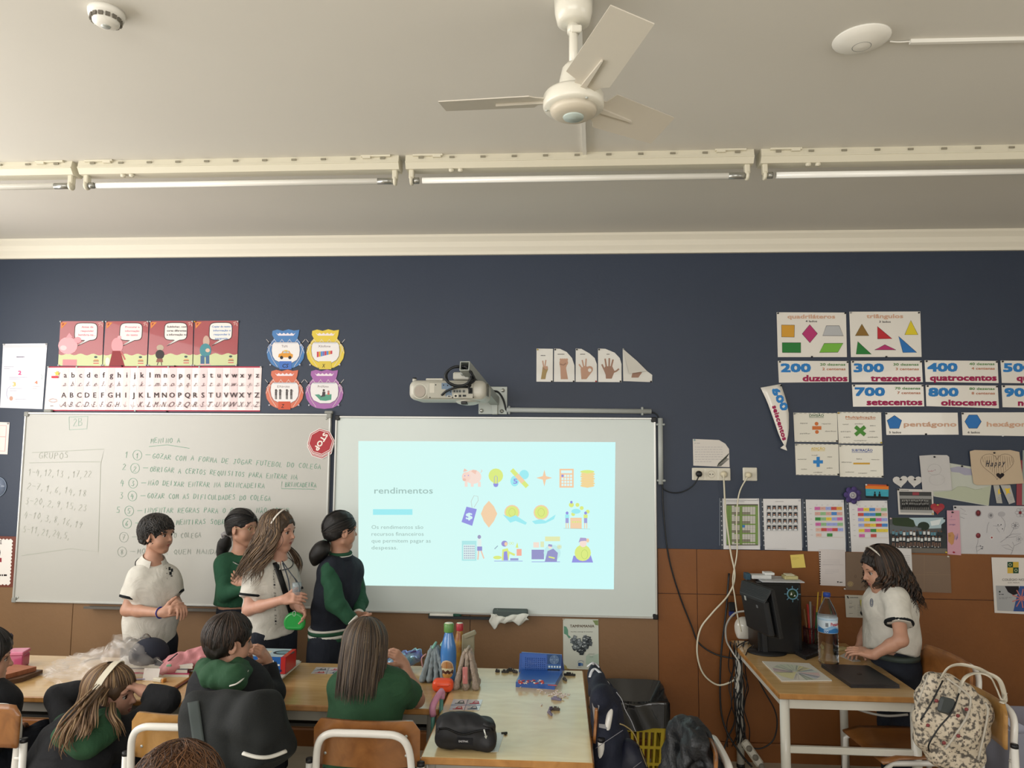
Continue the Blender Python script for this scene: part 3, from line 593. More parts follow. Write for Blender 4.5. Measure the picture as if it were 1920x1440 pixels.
A.rect(1130, 812, 1200, 866, '#9c9ccd'); A.rect(1140, 770, 1172, 800, '#f8e5d6'); A.rect(1180, 766, 1200, 798, '#e4eec2'); A.rect(1206, 738, 1290, 764, '#e8efb8'); A.ell(1246, 830, 48, 46, '#c8f2f2'); A.P([(1204, 880), (1220, 820), (1252, 806), (1278, 830), (1272, 880)], '#9c9ccd'); A.ell(1234, 794, 11, 13, PK); A.P([(1222, 792), (1226, 780), (1246, 784), (1246, 796)], '#a8a4d0'); A.line([(1226, 852), (1260, 860)], 8, YE); [A.ring(1282+8*i, 800-8*j, 7, 6, 2, '#e4dc8c') for i in range(2) for j in range(2)]; A.line([(1130, 880), (1290, 880)], 3, PU)
A.P([(1356, 884), (1366, 846), (1462, 840), (1476, 884)], PU); A.ell(1418, 830, 46, 46, YE); A.ell(1420, 776, 20, 22, PK); A.P([(1394, 772), (1404, 744), (1436, 746), (1450, 768), (1430, 762), (1408, 764)], '#b3a8d2'); A.ell(1446, 760, 8, 12, OR); A.ring(1428, 838, 18, 26, 3, '#c4dc7a')
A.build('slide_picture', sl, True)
# ================================================================ projector on its arm
PJ = mat('projector_plastic', '#b9b7ac', .4, coat=.15); PJD = mat('projector_panel', '#a8a69a', .5)
YP = -.62; SP = 1343/3.62
def pj(px, py, y=YP): return P(px, py, y)
prj = thing('projector', 'beige short-throw projector with its port panel facing the room', 'projector', pj(835, 752))
a, c = pj(766, 712), pj(912, 750); cx, cz = (a[0]+c[0])/2, (a[2]+c[2])/2; w, h = c[0]-a[0], a[2]-c[2]
blob('shell', [pb((cx, YP+.14, cz), (w/2, .14, h/2), rd=.035)], PJ, prj, h=.008, fine=())
MB().box((pj(845, 733)[0], YP-.001, pj(845, 732)[2]), (.235, .006, .082), bev=.004).build('port_panel', PJD, prj)
A = Art(lambda px, py, d=0: P(750+px*.11458, 670+py*.11458, YP-.0042-d))
A.ring(325, 555, 112, 118, 8, '#d2cfc2', 28); A.ell(325, 555, 88, 95, '#a39a90', 24); A.rect(485, 425, 560, 580, '#c3c0b4'); A.P([(680, 420), (850, 420), (850, 640), (745, 640), (745, 520), (680, 520)], '#6f8296')
for x in (890, 935, 980, 1045): A.ell(x, 555, 30, 30, '#8a8d88'); A.ell(x, 555, 16, 16, '#3a3d3d')
A.rect(880, 600, 942, 662, '#cfcdbf'); A.rect(892, 615, 930, 650, '#1a1d1f'); A.rect(962, 612, 1002, 650, '#1a1d1f'); A.rect(1025, 612, 1082, 645, '#22282a'); A.rect(772, 622, 838, 650, '#c3c0b4'); A.rect(782, 628, 828, 645, '#30343a'); A.rect(1118, 500, 1188, 595, '#14181a')
for x, y in ((585, 450), (490, 658), (860, 658), (1198, 655), (780, 460), (712, 455), (828, 565), (910, 508)): A.ell(x, y, 11, 11, '#1a1c1e', 8)
A.build('port_markings', prj)
for k in range(11): q = P(750+(1340+k*1)*.11458, 670+(440+k*19)*.11458, YP+.05); MB().box((c[0]+.0005, YP+.06+.0, q[2]), (.004, .09, .003)).build('vent_slot', flat('#6d6b62'), prj)
MB().box((pj(812, 712)[0], YP+.1, pj(812, 710)[2]), (.09, .12, .012), bev=.003).box((pj(862, 713)[0], YP+.13, pj(862, 703)[2]), (.085, .16, .04), bev=.006).build('mounting_plate', PJ, prj)
f0 = pj(773, 708); MB().lathe((f0[0], YP+.06, a[2]-.004), [(.011, 0), (.011, .014)], 14).build('foot', PJ, prj); MB().lathe((f0[0], YP+.06, a[2]+.01), [(.011, 0), (.010, .006)], 14).build('foot_pad', BLK, prj)
blob('lens_bulge', [pe((pj(872, 752)[0], YP+.12, c[2]+.001), (.065, .1, .022))], PJ, prj, h=.007); MB().box((pj(869, 757)[0], YP+.04, c[2]-.014), (.03, .06, .016), bev=.003).build('lens_window', BLK, prj)
arm = thing('projector_mount', 'grey steel projector arm bolted to the wall above the right whiteboard', 'wall mount', P(925, 775, 0))
a, c = P(898, 725, 0), P(951, 777, 0); MB().box(((a[0]+c[0])/2, -.004, (a[2]+c[2])/2), (c[0]-a[0], .008, a[2]-c[2]), bev=.002).build('wall_plate', mat('arm_steel', '#a4aaa5', .4, metal=.3), arm)
for px, py in ((943, 732), (903, 770), (941, 771)): p = P(px, py, -.008); MB().lathe(p, [(.012, 0), (.012, .002), (.007, .003), (.007, .008), (0, .009)], 12, R=rotx(math.pi/2)).build('bolt', mat('zinc', '#d6d9d4', .25, metal=.8), arm)
ARM = mat('arm_steel', '#a4aaa5'); e1 = P(928, 752, -.03); e0 = P(871, 686, -.68)
b = MB(); d = unit(e0-e1); s_ = unit(np.cross(d, (0, 0, 1))); u_ = np.cross(s_, d); L = np.linalg.norm(e0-e1)
Rm = np.stack([s_, d, u_], 1); mid = (e0+e1)/2
b.box(mid+u_*.022, (.05, L, .004), Rm).box(mid-u_*.022, (.05, L, .004), Rm).box(mid+s_*.023, (.004, L, .04), Rm).box(mid-s_*.023, (.004, L, .04), Rm).build('beam', ARM, arm)
MB().box(e1+V(0, .012, -.03), (.036, .03, .10), bev=.004).build('bracket', ARM, arm)
MB().box((P(870, 700, -.58)[0], -.58, P(870, 697, -.58)[2]), (.03, .06, .04), bev=.004).build('coupling', ARM, arm)
cc = pj(861, 706, YP-.02)
pts = []
for k in range(70):
    an = k*6.2832/23; r = 1+.04*math.sin(k*.9); pts.append(cc+V(.067*r*math.cos(an), -.004*k/10, .050*r*math.sin(an)))
tag(MB().tube(pts, .006, 7).tube(spline([cc+V(.055, -.02, -.03), pj(880, 725), pj(858, 726, YP-.03), pj(838, 733, YP-.02), pj(828, 741, YP-.01)], 6), .006, 7).tube(spline([e0, pj(882, 697, YP-.05), pj(890, 712, YP-.03), pj(879, 722, YP-.02), pj(882, 735, YP-.008)], 6), .006, 7).build('projector_cable', mat('rubber_black', '#14181c', .45), None, cc), 'coiled black cable hanging on the back of the projector', 'cable')
tag(MB().tube(spline([P(925, 733, -.05), P(935, 736, -.03), P(944, 750, -.02), P(949, 768, -.014), P(955, 768, -.012)], 6), .006, 8).build('power_cable', mat('rubber_black', '#14181c'), None, P(940, 750, 0)), 'black cable curving from projector arm into the pipe', 'cable')
def pipe(name, label, p0, p1, r, clips):
    t = thing(name, label, 'cable conduit', p0); MB().tube([p0, p1], r, 14).build('pipe', mat('grey_pvc', '#a9aeac', .4), t); d = unit(p1-p0)
    for c in clips:
        c = np.array(c); MB().box(c+V(0, .0, 0), (.012 if abs(d[0]) > .5 else .05, .03, .05 if abs(d[0]) > .5 else .012), bev=.003).build('clip', mat('pipe_clip', '#9ba19f', .5), t)
pipe('horizontal_conduit', 'grey plastic pipe running along the top of the right whiteboard', P(950, 768.5, -.018), P(1221, 771.5, -.018), .0145, [P(955, 769, -.014), P(1204, 771, -.014)])
pipe('vertical_conduit', 'grey plastic pipe standing beside the right whiteboard', P(1238, 784, -.018), P(1239, 908, -.018), .0145, [P(1238, 796, -.014), P(1239.5, 901, -.014)])
# ================================================================ papers and pictures on the wall
def crop(ox, oy, s, y): return lambda px, py, d=0: P(ox+px*s, oy+py*s, y-d-.0006)
def csheet(cr, name, label, cat, q, y=-.003, **k):
    ox, oy, s = cr; pins = [(ox+p[0]*s, oy+p[1]*s, *p[2:]) for p in k.pop('pins', ())]
    t, A = sheet(name, label, cat, [(ox+a*s, oy+b*s) for a, b in q], y, pins=pins, **k); A.pl = crop(ox, oy, s, y); return t, A
C1, C2, C3, C4, C7, CB = (0, 560, .260417), (480, 560, .260417), (980, 600, .25), (1440, 560, .25), (1280, 800, 1/3), (1540, 840, .208333)
LAM = '#e2ded6'
WP = '#e6e3de'
# left-edge papers
t, A = csheet(C1, 'notice', 'white glossy notice with pink number 2 pinned at far left', 'poster', [(22, 325), (340, 322), (305, 795), (0, 785)], col='#dfe0ea', rough=.25, pins=((30, 330, '#e8e8e8'), (332, 328, '#e8e8e8')))
A.scrib(118, 412, 216, 428, 1, '#7a6d86', 7); A.text('2', 132, 548, 152, 30, '#e05a8c', bold=.05); A.text('3', 92, 630, 112, 30, '#e8c46a', bold=.04); A.text('4', 250, 615, 270, 24, '#e08a6a', bold=.04); A.ell(80, 718, 13, 16, '#c89a86'); A.scrib(66, 562, 200, 584, 2, '#a99dbb', 3); A.scrib(28, 484, 100, 510, 2, '#a8a2b4', 3); A.scrib(70, 640, 160, 672, 2, '#a8a2b4', 3); A.scrib(232, 625, 292, 655, 2, '#b8a8a8', 3); A.scrib(106, 718, 192, 744, 2, '#a8a2b4', 3); A.line([(118, 620), (240, 620)], 2, '#c8c2d6'); A.line([(76, 628), (52, 650), (46, 690), (58, 722)], 3, '#b5b0cc'); A.line([(296, 545), (304, 560), (300, 582)], 3, '#8fa0a0'); A.rect(25, 332, 336, 352, '#d4d6dc')
A.build('printed_text', t)
t, A = sheet('notice', 'white card with pink border cut by the left photo edge', 'poster', [(-40, 790), (18, 792), (14, 852), (-44, 850)], col='#ddd6d2', pins=((15, 794, '#c8c8cc'),)); A.line([(-34, 797), (12, 798), (9, 846), (-38, 844)], 1.2, '#d9a6a6', True); A.line([(-34, 818), (11, 819)], 1.2, '#d9a6a6'); A.scrib(-30, 806, 8, 812, 1, '#b99'); A.scrib(-30, 824, 8, 832, 1, '#b99'); A.build('printed_text', t)
c = P(-6, 913, -.003); t = thing('round_disc', 'translucent pale blue disc on blue wall at left edge', 'wall decoration', c)
MB().lathe(c, [(.062, 0), (.062, .002), (0, .002)], 32, R=rotx(math.pi/2)).build('disc', mat('pale_blue_film', '#66738a', .15, coat=.6), t); MB().tube([c+V(.062*math.cos(a), -.002, .062*math.sin(a)) for a in np.arange(0, 6.28, .2)], .0012, 5, True).build('rim', mat('rim_clear', '#9fb0c4', .2), t)
t, A = sheet('poster', 'brown bordered poster with white scalloped card at lower left', 'poster', [(-60, 1004), (30, 1006), (24, 1101), (-66, 1099)], y=-.012, col='#6b3326')
pts = []
for (x0, y0, x1, y1, n) in ((-56, 1010, 23, 1012, 12), (23, 1012, 18, 1096, 13), (18, 1096, -60, 1094, 12), (-60, 1094, -56, 1010, 13)):
    for k in range(n*2): f = k/(n*2); o = 1.8 if k % 2 else -.6; pts.append((x0+(x1-x0)*f+(o if x0 == x1 or abs(x0-x1) < 8 else 0)*(1 if y1 > y0 else -1), y0+(y1-y0)*f-(o if abs(x0-x1) > 8 else 0)*(1 if x1 > x0 else -1)))
A.P(pts, '#e4dfda'); A.text('LE', -8, 1020, 3, 7, '#1c1416', bold=.04); A.ell(-8, 1036, 9, 12, '#1c1416'); A.ell(-8, 1040, 6, 7, '#c98'); A.rect(-18, 1046, 3, 1054, '#8c2a34'); A.scrib(-50, 1076, 14, 1086, 2, '#1c1416', 3.2); A.build('printed_design', t)
# alphabet frieze
t, A = csheet(C1, 'alphabet_frieze', 'long pink and white alphabet frieze above left whiteboard', 'poster', [(343, 488), (1885, 488), (1872, 812), (318, 808)], col='#ecdcdc', rough=.35, pins=[(350, 492, '#d8d8d8'), (555, 492, '#d8d8d8'), (995, 492, '#d8d8d8'), (1215, 492, '#d8d8d8'), (1438, 492, '#d8d8d8'), (1880, 492, '#d8d8d8'), (975, 808, '#d8d8d8'), (880, 486), (1260, 486), (1203, 812)])
A.P([(343, 488), (1885, 488), (1884, 497), (342, 497)], '#b5304a'); A.P([(319, 800), (1873, 804), (1872, 812), (318, 808)], '#b5304a')
AL = 'abcdefghijklmnopqrstuvwxyz'
def lx(i, v): return (470+i*55.3)*(1-v)+(455+i*55.7)*v
for i in range(26):
    if i % 2 == 0: A.P([(lx(i, 0)-24, 500), (lx(i, 0)+28, 500), (lx(i, 1)+26, 800), (lx(i, 1)-27, 800)], '#e6d0d2' if i % 4 else '#e9d6d6')
for k in range(7): A.P([(545+k*222-2, 498), (545+k*222+2, 498), (530+k*223+2, 802), (530+k*223-2, 802)], '#f4ecea')
for i, ch in enumerate(AL):
    for row, (yb, h, v, c, sh, bd) in enumerate(((568, 40, 0, ch, 0, .012), (630, 36, .3, ch, .55, -.006), (712, 38, .7, ch.upper(), 0, .012), (780, 40, 1, ch.upper(), .5, -.006))):
        wv, _ = textmesh(c, bd, sh); wd = (wv[:, 0].max()-wv[:, 0].min())*h/.73; x = lx(i, v)
        A.text(c, x-wd/2, yb, x+wd/2, h, '#33292c' if row in (0, 2) else '#5a4a4e', bold=bd, shear=sh)
        if row in (1, 3): A.line([(x-wd/2-9, yb-(4 if row == 1 else h*.5)), (x-wd/2-2, yb), (x-wd/2+2, yb-8)], 2, '#5a4a4e'); A.line([(x+wd/2-2, yb-3), (x+wd/2+8, yb-9)], 2, '#5a4a4e')
st = [(410+ (22 if k % 2 == 0 else 10)*math.sin(k*.628), 538-(22 if k % 2 == 0 else 10)*math.cos(k*.628)) for k in range(10)]; A.P(st, '#e6c452'); A.rect(370, 556, 418, 572, '#c8414e'); A.ring(380, 733, 28, 12, 3, '#9a7a72'); A.scrib(360, 768, 400, 776, 1, '#443', 5)
A.build('printed_letters', t)
# four red story cards
lab = ['red card at left of the four with a big pink pig face', 'red card second from left with a pig in dark red dress', 'red card third from left with a small animal in black', 'red card at right of the four with a figure in blue jeans']
txt = [(['Antes de', 'responder', 'lembra-te...'], '#cf6f86'), (['Procurar a', 'informação', 'do texto'], '#cf6f86'), (['Sublinhar, com', 'cores diferentes,', 'a informação no'], '#3a3336'), (['Copiar do texto a', 'informação e', 'responder à', 'pergunta.'], '#5a86bb')]
qs = [[(435, 162), (747, 162), (735, 485), (418, 482)], [(762, 162), (1070, 162), (1056, 485), (740, 485)], [(1080, 160), (1392, 160), (1385, 482), (1064, 483)], [(1402, 160), (1718, 158), (1706, 480), (1390, 482)]]
for i in range(4):
    q = qs[i]; t, A = csheet(C1, 'story_card', lab[i], 'card', q, y=-.0035, col='#9c3f44', rough=.3, pins=[(q[0][0]+4, 166, '#d8d8dc' if i < 3 else '#d9a03a'), (q[1][0]-4, 166, '#d8d8dc'), (q[2][0]-4, 480, '#d8d8dc'), (q[3][0]+6, 480, '#d8d8dc')], group='red reading cards above the alphabet frieze')
    def m(u, v, q=q): a = np.array(q[0])*(1-u)+np.array(q[1])*u; b_ = np.array(q[3])*(1-u)+np.array(q[2])*u; return tuple(a*(1-v)+b_*v)
    A.P([m(0, 1), m(0, .8)]+[m(u, .745+.02*math.sin(u*22)) for u in np.arange(0, 1.01, .05)]+[m(1, 1)], '#c9cfa0')
    A.P([m(.02, .03), m(.16, .03), m(.03, .17)], '#d98a44'); A.P([m(.045, .05), m(.1, .05), m(.05, .11)], '#9c3f44')
    A.line([m(.88, .05), m(.93, .02), m(.9, .1), m(.96, .06), m(.97, .12)], 4, '#e9cfc4')
    bub = [m(.34+.26+.26*math.copysign(abs(math.cos(a))**.45, math.cos(a)), .235+.195*math.copysign(abs(math.sin(a))**.45, math.sin(a))) for a in np.arange(0, 6.28, .22)]
    cx0 = .28 if i != 3 else .3; bub = [(x+(.03 if i else 0)*10, y) for x, y in bub]; A.P(bub, '#e9e2de'); A.line(bub, 5, '#2c2226', True); A.P([m(.58, .42), m(.70, .42), m(.40, .56)], '#e9e2de'); A.line([m(.58, .43), m(.41, .56), m(.69, .43)], 4, '#2c2226')
    for j, s in enumerate(txt[i][0]):
        L = min(.46, .033*len(s)); a = m(.62-L/2+.01, .15+j*.088); b_ = m(.62+L/2+.01, .15+j*.088); A.text(s, a[0], a[1], b_[0], 14, txt[i][1], y1=b_[1], bold=.03)
    a = m(.86, .93)
    for k in range(4): A.rect(a[0]-20+(k % 2)*4, a[1]-8*k, a[0]+20-(k % 2)*3, a[1]-8*k+6, ['#c8505a', '#d7c9b0', '#8d5a50', '#d98a5a'][k])
    A.ell(a[0]-2, a[1]-42, 12, 8, '#4c5a5c')
    if i == 0: A.ell(*m(.2, .55), 70, 62, '#e7a7ae'); A.P([m(.14, .38), m(.22, .26), m(.3, .36)], '#e59aa3'); A.ell(*m(.42, .42), 26, 22, '#e59aa3'); A.ell(*m(.1, .6), 24, 18, '#f2c8cb'); A.P([m(.1, 1), m(.1, .86), m(.42, .86), m(.42, 1)], '#d68c93')
    if i == 1: A.ell(*m(.3, .54), 42, 56, '#e09ba2'); A.ell(*m(.34, .36), 14, 12, '#e7a7ae'); A.P([m(.2, .66), m(.38, .66), m(.5, 1), m(.14, 1)], '#8c3236'); A.line([m(.4, .68), m(.5, .86)], 12, '#b66'); A.ell(*m(.1, .9), 16, 30, '#d6d8d2')
    if i == 2: A.ell(*m(.26, .6), 26, 22, '#b6a692'); A.ell(*m(.26, .75), 32, 34, '#3a3233'); A.P([m(.2, .84), m(.32, .84), m(.34, .92), m(.18, .92)], '#8c5a50'); A.line([m(.23, .92), m(.21, .99)], 6, '#5a4440'); A.line([m(.3, .92), m(.31, .99)], 6, '#5a4440')
    if i == 3: A.ell(*m(.28, .46), 24, 42, '#c3a596'); A.ell(*m(.27, .66), 42, 50, '#4d8a94'); A.ell(*m(.32, .66), 16, 14, '#d8b8a4'); A.rect(*m(.16, .78), *m(.26, .98), '#4a6a8c'); A.rect(*m(.28, .78), *m(.37, .98), '#4a6a8c'); A.rect(*m(.14, .96), *m(.26, .995), '#d6aeb0'); A.rect(*m(.28, .96), *m(.4, .995), '#d6aeb0')
    A.build('printed_design', t)
# four honey-pot cut-outs
def pot(label, cx, cy, col, word, tagc, tagt, ex):
    prof = [(-95, -140), (-60, -150), (-20, -140), (20, -152), (60, -142), (98, -148), (92, -110), (84, -85), (105, -60), (128, -25), (137, 15), (128, 60), (98, 105), (60, 125), (0, 132), (-60, 125), (-98, 105), (-128, 60), (-137, 15), (-128, -25), (-105, -60), (-84, -85), (-98, -112)]
    t, A = csheet(C2, 'pot_cutout', label, 'wall decoration', [(cx+x, cy+y) for x, y in prof], y=-.004, col=col, rough=.3, pins=[(cx-108, cy+105, '#dde'), (cx+104, cy+105, '#dde'), (cx-115, cy-52), (cx+112, cy-52)], group='four honey pot cut-outs')
    A.P([(cx-70+k*14, cy-122+(6 if k % 2 else -4)) for k in range(11)]+[(cx+56, cy-106), (cx-54, cy-106)], '#e9dfe6')
    for k in range(-2, 3):
        A.line([(cx+k*55-30, cy-80), (cx+k*55+20, cy-20)], 2.4, '#e4dcd6'); A.line([(cx+k*55+30, cy-80), (cx+k*55-20, cy-20)], 2.4, '#e4dcd6')
    for sx in (-1, 1):
        A.line([(cx+sx*125, cy-20), (cx+sx*98, cy+60), (cx+sx*60, cy+118)], 2.4, '#e4dcd6'); A.line([(cx+sx*106, cy-40), (cx+sx*134, cy+20)], 2.4, '#e4dcd6')
    w = [(cx+x, cy+y) for x, y in ((-85, -58), (85, -58), (98, -40), (102, 0), (98, 40), (80, 70), (40, 92), (-30, 92), (-78, 70), (-96, 40), (-102, 0), (-98, -40))]; A.P(w, '#e7e4e4'); A.line(w, 3, '#6d6470', True); A.line([(cx-80, cy-50), (cx+80, cy-50)], 1.5, '#5a7ab0')
    ww = len(word)*11; A.text(word, cx-ww/2-8, cy-22, cx+ww/2-8, 17, '#5a3d44'); ex(A, cx, cy)
    if tagc: A.rect(cx-46, cy+78, cx+42, cy+136, tagc); A.text(tagt, cx-24, cy+124, cx+(20 if len(tagt) > 1 else -2), 28, '#1d1c24', bold=.01, shear=.2)
    A.build('printed_design', t)
def ex1(A, x, y): A.P([(x-55, y+50), (x-50, y+26), (x-30, y+20), (x-22, y+4), (x+26, y+4), (x+36, y+22), (x+52, y+30), (x+50, y+52)], '#d9983f'); A.P([(x-22, y+20), (x-15, y+8), (x+2, y+8), (x+2, y+20)], '#b6c6cc'); A.P([(x+6, y+20), (x+6, y+8), (x+20, y+8), (x+28, y+20)], '#b6c6cc'); A.ell(x-30, y+52, 12, 12, '#2a2a2e'); A.ell(x+30, y+52, 12, 12, '#2a2a2e'); A.rect(x-10, y-2, x+12, y+4, '#e4cf5a')
def ex2(A, x, y):
    for k, c in enumerate(['#c8414e', '#d9a03a', '#4c8fcf', '#7a6fb5', '#c8414e', '#4c8fcf', '#d9a03a', '#c8414e']): A.P([(x-62+k*14, y+10+k*-1), (x-49+k*14, y+9-k), (x-49+k*14, y+48-k*3.2), (x-62+k*14, y+50-k*3.2)], c)
def ex3(A, x, y):
    for k in (-62, -32, 16, 48): A.ell(x+k, y-2, 8, 9, '#4a4444'); A.rect(x+k-8, y+6, x+k+8, y+34, '#5a5454'); A.rect(x+k-7, y+34, x+k-1, y+62, '#4a4444'); A.rect(x+k+1, y+34, x+k+7, y+62, '#4a4444'); A.line([(x+k+6, y+10), (x+k+14, y+2), (x+k+4, y-4)], 3, '#5a5454')
def ex4(A, x, y): A.P([(x-70, y+30), (x-40, y+26), (x-20, y+40), (x+10, y+28), (x+52, y+26), (x+50, y+66), (x+10, y+74), (x-30, y+70), (x-50, y+48)], '#5a9a84'); A.ell(x-4, y-2, 8, 9, '#4a4444'); A.P([(x-14, y+8), (x+8, y+8), (x+6, y+40), (x-30, y+48), (x-16, y+30)], '#4a4448'); A.ell(x+30, y+8, 8, 9, '#a6777a'); A.rect(x+22, y+16, x+38, y+30, '#c86a5a')
pot('blue pot cut-out with a yellow taxi picture', 214, 372, '#3f78b4', 'TáXi', '#4b74c0', 'CS', ex1); pot('yellow pot cut-out with a xylophone picture', 500, 372, '#ddc442', 'Xilofone', '#d6c054', 'X', ex2)
pot('orange pot cut-out with four saluting soldiers', 206, 662, '#cf6c50', 'EXército', '#c8583f', 'Z', ex3); pot('purple pot cut-out with a green dragon picture', 492, 662, '#a566a8', 'PróXimo', None, '', ex4)
# stop-sign magnets on the left board
for k, (dy, dx, yy) in enumerate(((5.5, 1.5, -.023), (0, 0, -.027))):
    cx_, cy_ = 601.5+dx*0, 829+dy; c = P(cx_, cy_, yy); oc = lambda r, y_, a0=.12: [V(c[0]+r*math.cos(a0+k_*.7854), y_, c[2]+r*math.sin(a0+k_*.7854)) for k_ in range(8)]
    t = thing('stop_sign_magnet', ['white-edged stop sign magnet hidden behind the upper one', 'red octagonal STOP sign magnet turned sideways on the left whiteboard'][k], 'magnet', c); MB().prism(oc(.084, yy), (0, .0035, 0)).build('backing', flat('#e3dcd8'), t); MB().prism(oc(.079, yy-.0004), (0, .0004, 0)).build('red_edge', flat('#a8343c'), t); MB().prism(oc(.074, yy-.0008), (0, .0004, 0)).build('white_band', flat('#e3dcd8'), t); MB().prism(oc(.070, yy-.0012), (0, .0004, 0)).build('red_face', flat('#a8343c'), t)
    if k == 1:
        A = Art(wallplane(yy-.0008)); A.text('STOP', 607.5, 811, 588.5, 9.5, '#ece4dc', y1=841, bold=.04); A.build('lettering', t)
# hand-signal cards
HS = ['hand card at left of five with two raised fingers', 'hand card second of five with a clenched fist', 'hand card third of five with an okay sign', 'hand card fourth of five with an open palm']
SK, SKD = '#b8927c', '#9a7866'
hq = [[(104, 214), (227, 216), (226, 464), (103, 462)], [(236, 214), (280, 216), (330, 240), (370, 285), (388, 340), (390, 464), (234, 463)], [(398, 214), (440, 216), (500, 250), (540, 285), (556, 330), (558, 465), (397, 464)], [(565, 214), (620, 216), (690, 245), (728, 285), (741, 330), (741, 466), (566, 465)]]
for i in range(4):
    t, A = csheet(C3, 'hand_signal_card', HS[i], 'card', hq[i], col='#d5d3cc', rough=.35, pins=[(hq[i][0][0]+8, 222, '#b9a13a' if i == 0 else '#15151a'), (hq[i][-2][0]-8, 460, '#15151a' if i != 2 else '#a33')], group='hand signal cards above the projector')
    x = [165, 308, 465, 655][i]; A.scrib(x-[30, 46, 34, 26][i], (263 if i == 0 else 253), x+[30, 42, 28, 14][i], (270 if i == 0 else 260), 1, '#2a2626', 5)
    def F(pts, w, col=SK): A.line(pts, w, col)
    if i == 0: A.P([(136, 444), (146, 385), (150, 350), (186, 345), (190, 370), (178, 400), (170, 444)], '#a08a5c'); F([(158, 355), (150, 305)], 9); F([(166, 352), (174, 300)], 9); A.ell(176, 358, 14, 12, SK); F([(150, 362), (170, 372)], 9, SKD)
    if i == 1: A.P([(286, 444), (282, 360), (276, 330), (335, 330), (325, 360), (340, 444)], SK); A.ell(308, 320, 33, 28, SK); [A.ell(286+15*k, 298, 9, 10, SK) for k in range(4)]; F([(278, 330), (306, 338), (326, 324)], 10, SKD)
    if i == 2: A.P([(440, 444), (436, 390), (434, 364), (462, 345), (486, 350), (520, 352), (526, 380), (500, 415), (478, 444)], SK); F([(446, 364), (422, 332)], 10); F([(458, 352), (446, 300)], 10); F([(472, 350), (476, 290)], 10); A.ring(503, 368, 19, 18, 10, SK); A.ell(503, 376, 13, 14, '#dcdad4')
    if i == 3: A.P([(624, 440), (622, 410), (606, 370), (620, 348), (670, 345), (690, 385), (680, 410), (668, 440)], SKD); F([(614, 376), (594, 332)], 12, SKD); F([(628, 356), (618, 290)], 12, SKD); F([(648, 350), (650, 286)], 12, SKD); F([(664, 352), (678, 296)], 12, SKD); F([(680, 392), (704, 382), (722, 366)], 12, SKD)
    A.build('printed_hand', t)
t, A = csheet(C3, 'hand_signal_card', 'hand card at right of five with its corner folded over', 'card', [(750, 214), (800, 258), (855, 305), (935, 385), (972, 412), (970, 466), (755, 458)], col='#d5d3cc', pins=[(755, 218, '#999'), (962, 462)]); A.P([(815, 432), (822, 398), (860, 385), (896, 392), (868, 432)], SKD); A.build('printed_hand', t)
f = [P(980+a*.25, 600+b_*.25, yy) for a, b_, yy in ((752, 216, -.006), (800, 402, -.03), (932, 382, -.012), (860, 310, -.01))]; MB().prism(f, (0, .001, 0)).build('folded_flap', mat('paper_back', '#cfccc4', .6), t)
# handwritten page over the sockets
t, A = sheet('handwritten_page', 'handwritten white page with rounded corner above the triple socket', 'paper', [(1299, 823), (1348, 825), (1360, 832), (1367, 842), (1368, 876), (1300, 873)], col='#cfcac3', pins=((1302, 825, '#8aa'),)); A.scrib(1302, 829, 1320, 833, 1, '#8d8a90'); A.scrib(1303, 836, 1355, 868, 7, '#9a97a0', .6)
for k in range(9): A.line([(1345+k*2, 874-k*1.8), (1348+k*2.3, 868-k*2.2), (1352+k*1.6, 866-k*1.5)], 1.4, '#3c3f38'); A.line([(1345+k*2, 874-k*1.8), (1353+k*1.7, 873-k*1.5)], 1.2, '#3c3f38')
A.build('handwriting', t)
# sockets
def socket_plate(label, px0, py0, px1, py1, n, kinds):
    a, c = P(px0, py0, 0), P(px1, py1, 0); t = thing('wall_socket', label, 'socket', ((a[0]+c[0])/2, 0, c[2])); w = (c[0]-a[0])
    MB().box(((a[0]+c[0])/2, -.006, (a[2]+c[2])/2), (w, .012, a[2]-c[2]), bev=.003).build('plate', mat('socket_plastic', '#d8d4c6', .3), t)
    for k, kd in enumerate(kinds):
        x = a[0]+w*(k+.5)/n; z = (a[2]+c[2])/2; MB().box((x, -.0125, z), (w/n-.012, .003, a[2]-c[2]-.012), bev=.001).build('insert', mat('socket_insert', '#cfcabb', .35), t)
        if kd: MB().lathe((x, -.014, z), [(.0, -.0005), (.018, -.0003), (.019, .001), (.021, .0015), (.021, -.002)], 24, R=rotx(math.pi/2)).build('outlet', mat('outlet_shade', '#b9b3a2', .5), t); [MB().lathe((x+s*.008, -.0148, z), [(.003, 0), (.003, .001), (0, .001)], 8, R=rotx(math.pi/2)).build('contact_hole', BLK, t) for s in (-1, 1)]
        else: MB().box((x, -.015, z-.003), (.022, .003, .018)).build('jack', mat('outlet_shade', '#b9b3a2'), t)
    return t
socket_plate('triple white wall socket with black and white plugs', 1297, 877, 1369, 901, 3, (1, 1, 1)); socket_plate('single white network socket right of the triple socket', 1392, 876.5, 1419, 901.5, 1, (0,))
def plug(name, label, px, py, m): p = P(px, py, -.017); return tag(MB().lathe(p, [(.016, 0), (.018, .006), (.016, .024), (.008, .03)], 18, R=rotx(math.pi/2)).build(name, m, None, p), label, 'plug')
plug('plug', 'round black plug in the left outlet of triple socket', 1310, 888.5, BLK); plug('plug', 'cream plug in the right outlet of triple socket', 1356, 889, mat('cream_plastic', '#d2c9ae', .4)); plug('network_plug', 'small clear plug in the single network socket', 1402, 890.5, mat('cream_plastic', '#d2c9ae'))
RUB = mat('rubber_black'  , '#14181c'); CREAM = mat('cream_cable', '#cfc9b4', .45)
def cable(label, pts, r, m, n=7): p0 = pts[0]; return tag(MB().tube(spline(pts, n), r, 7).build('cable', m, None, p0), label, 'cable')
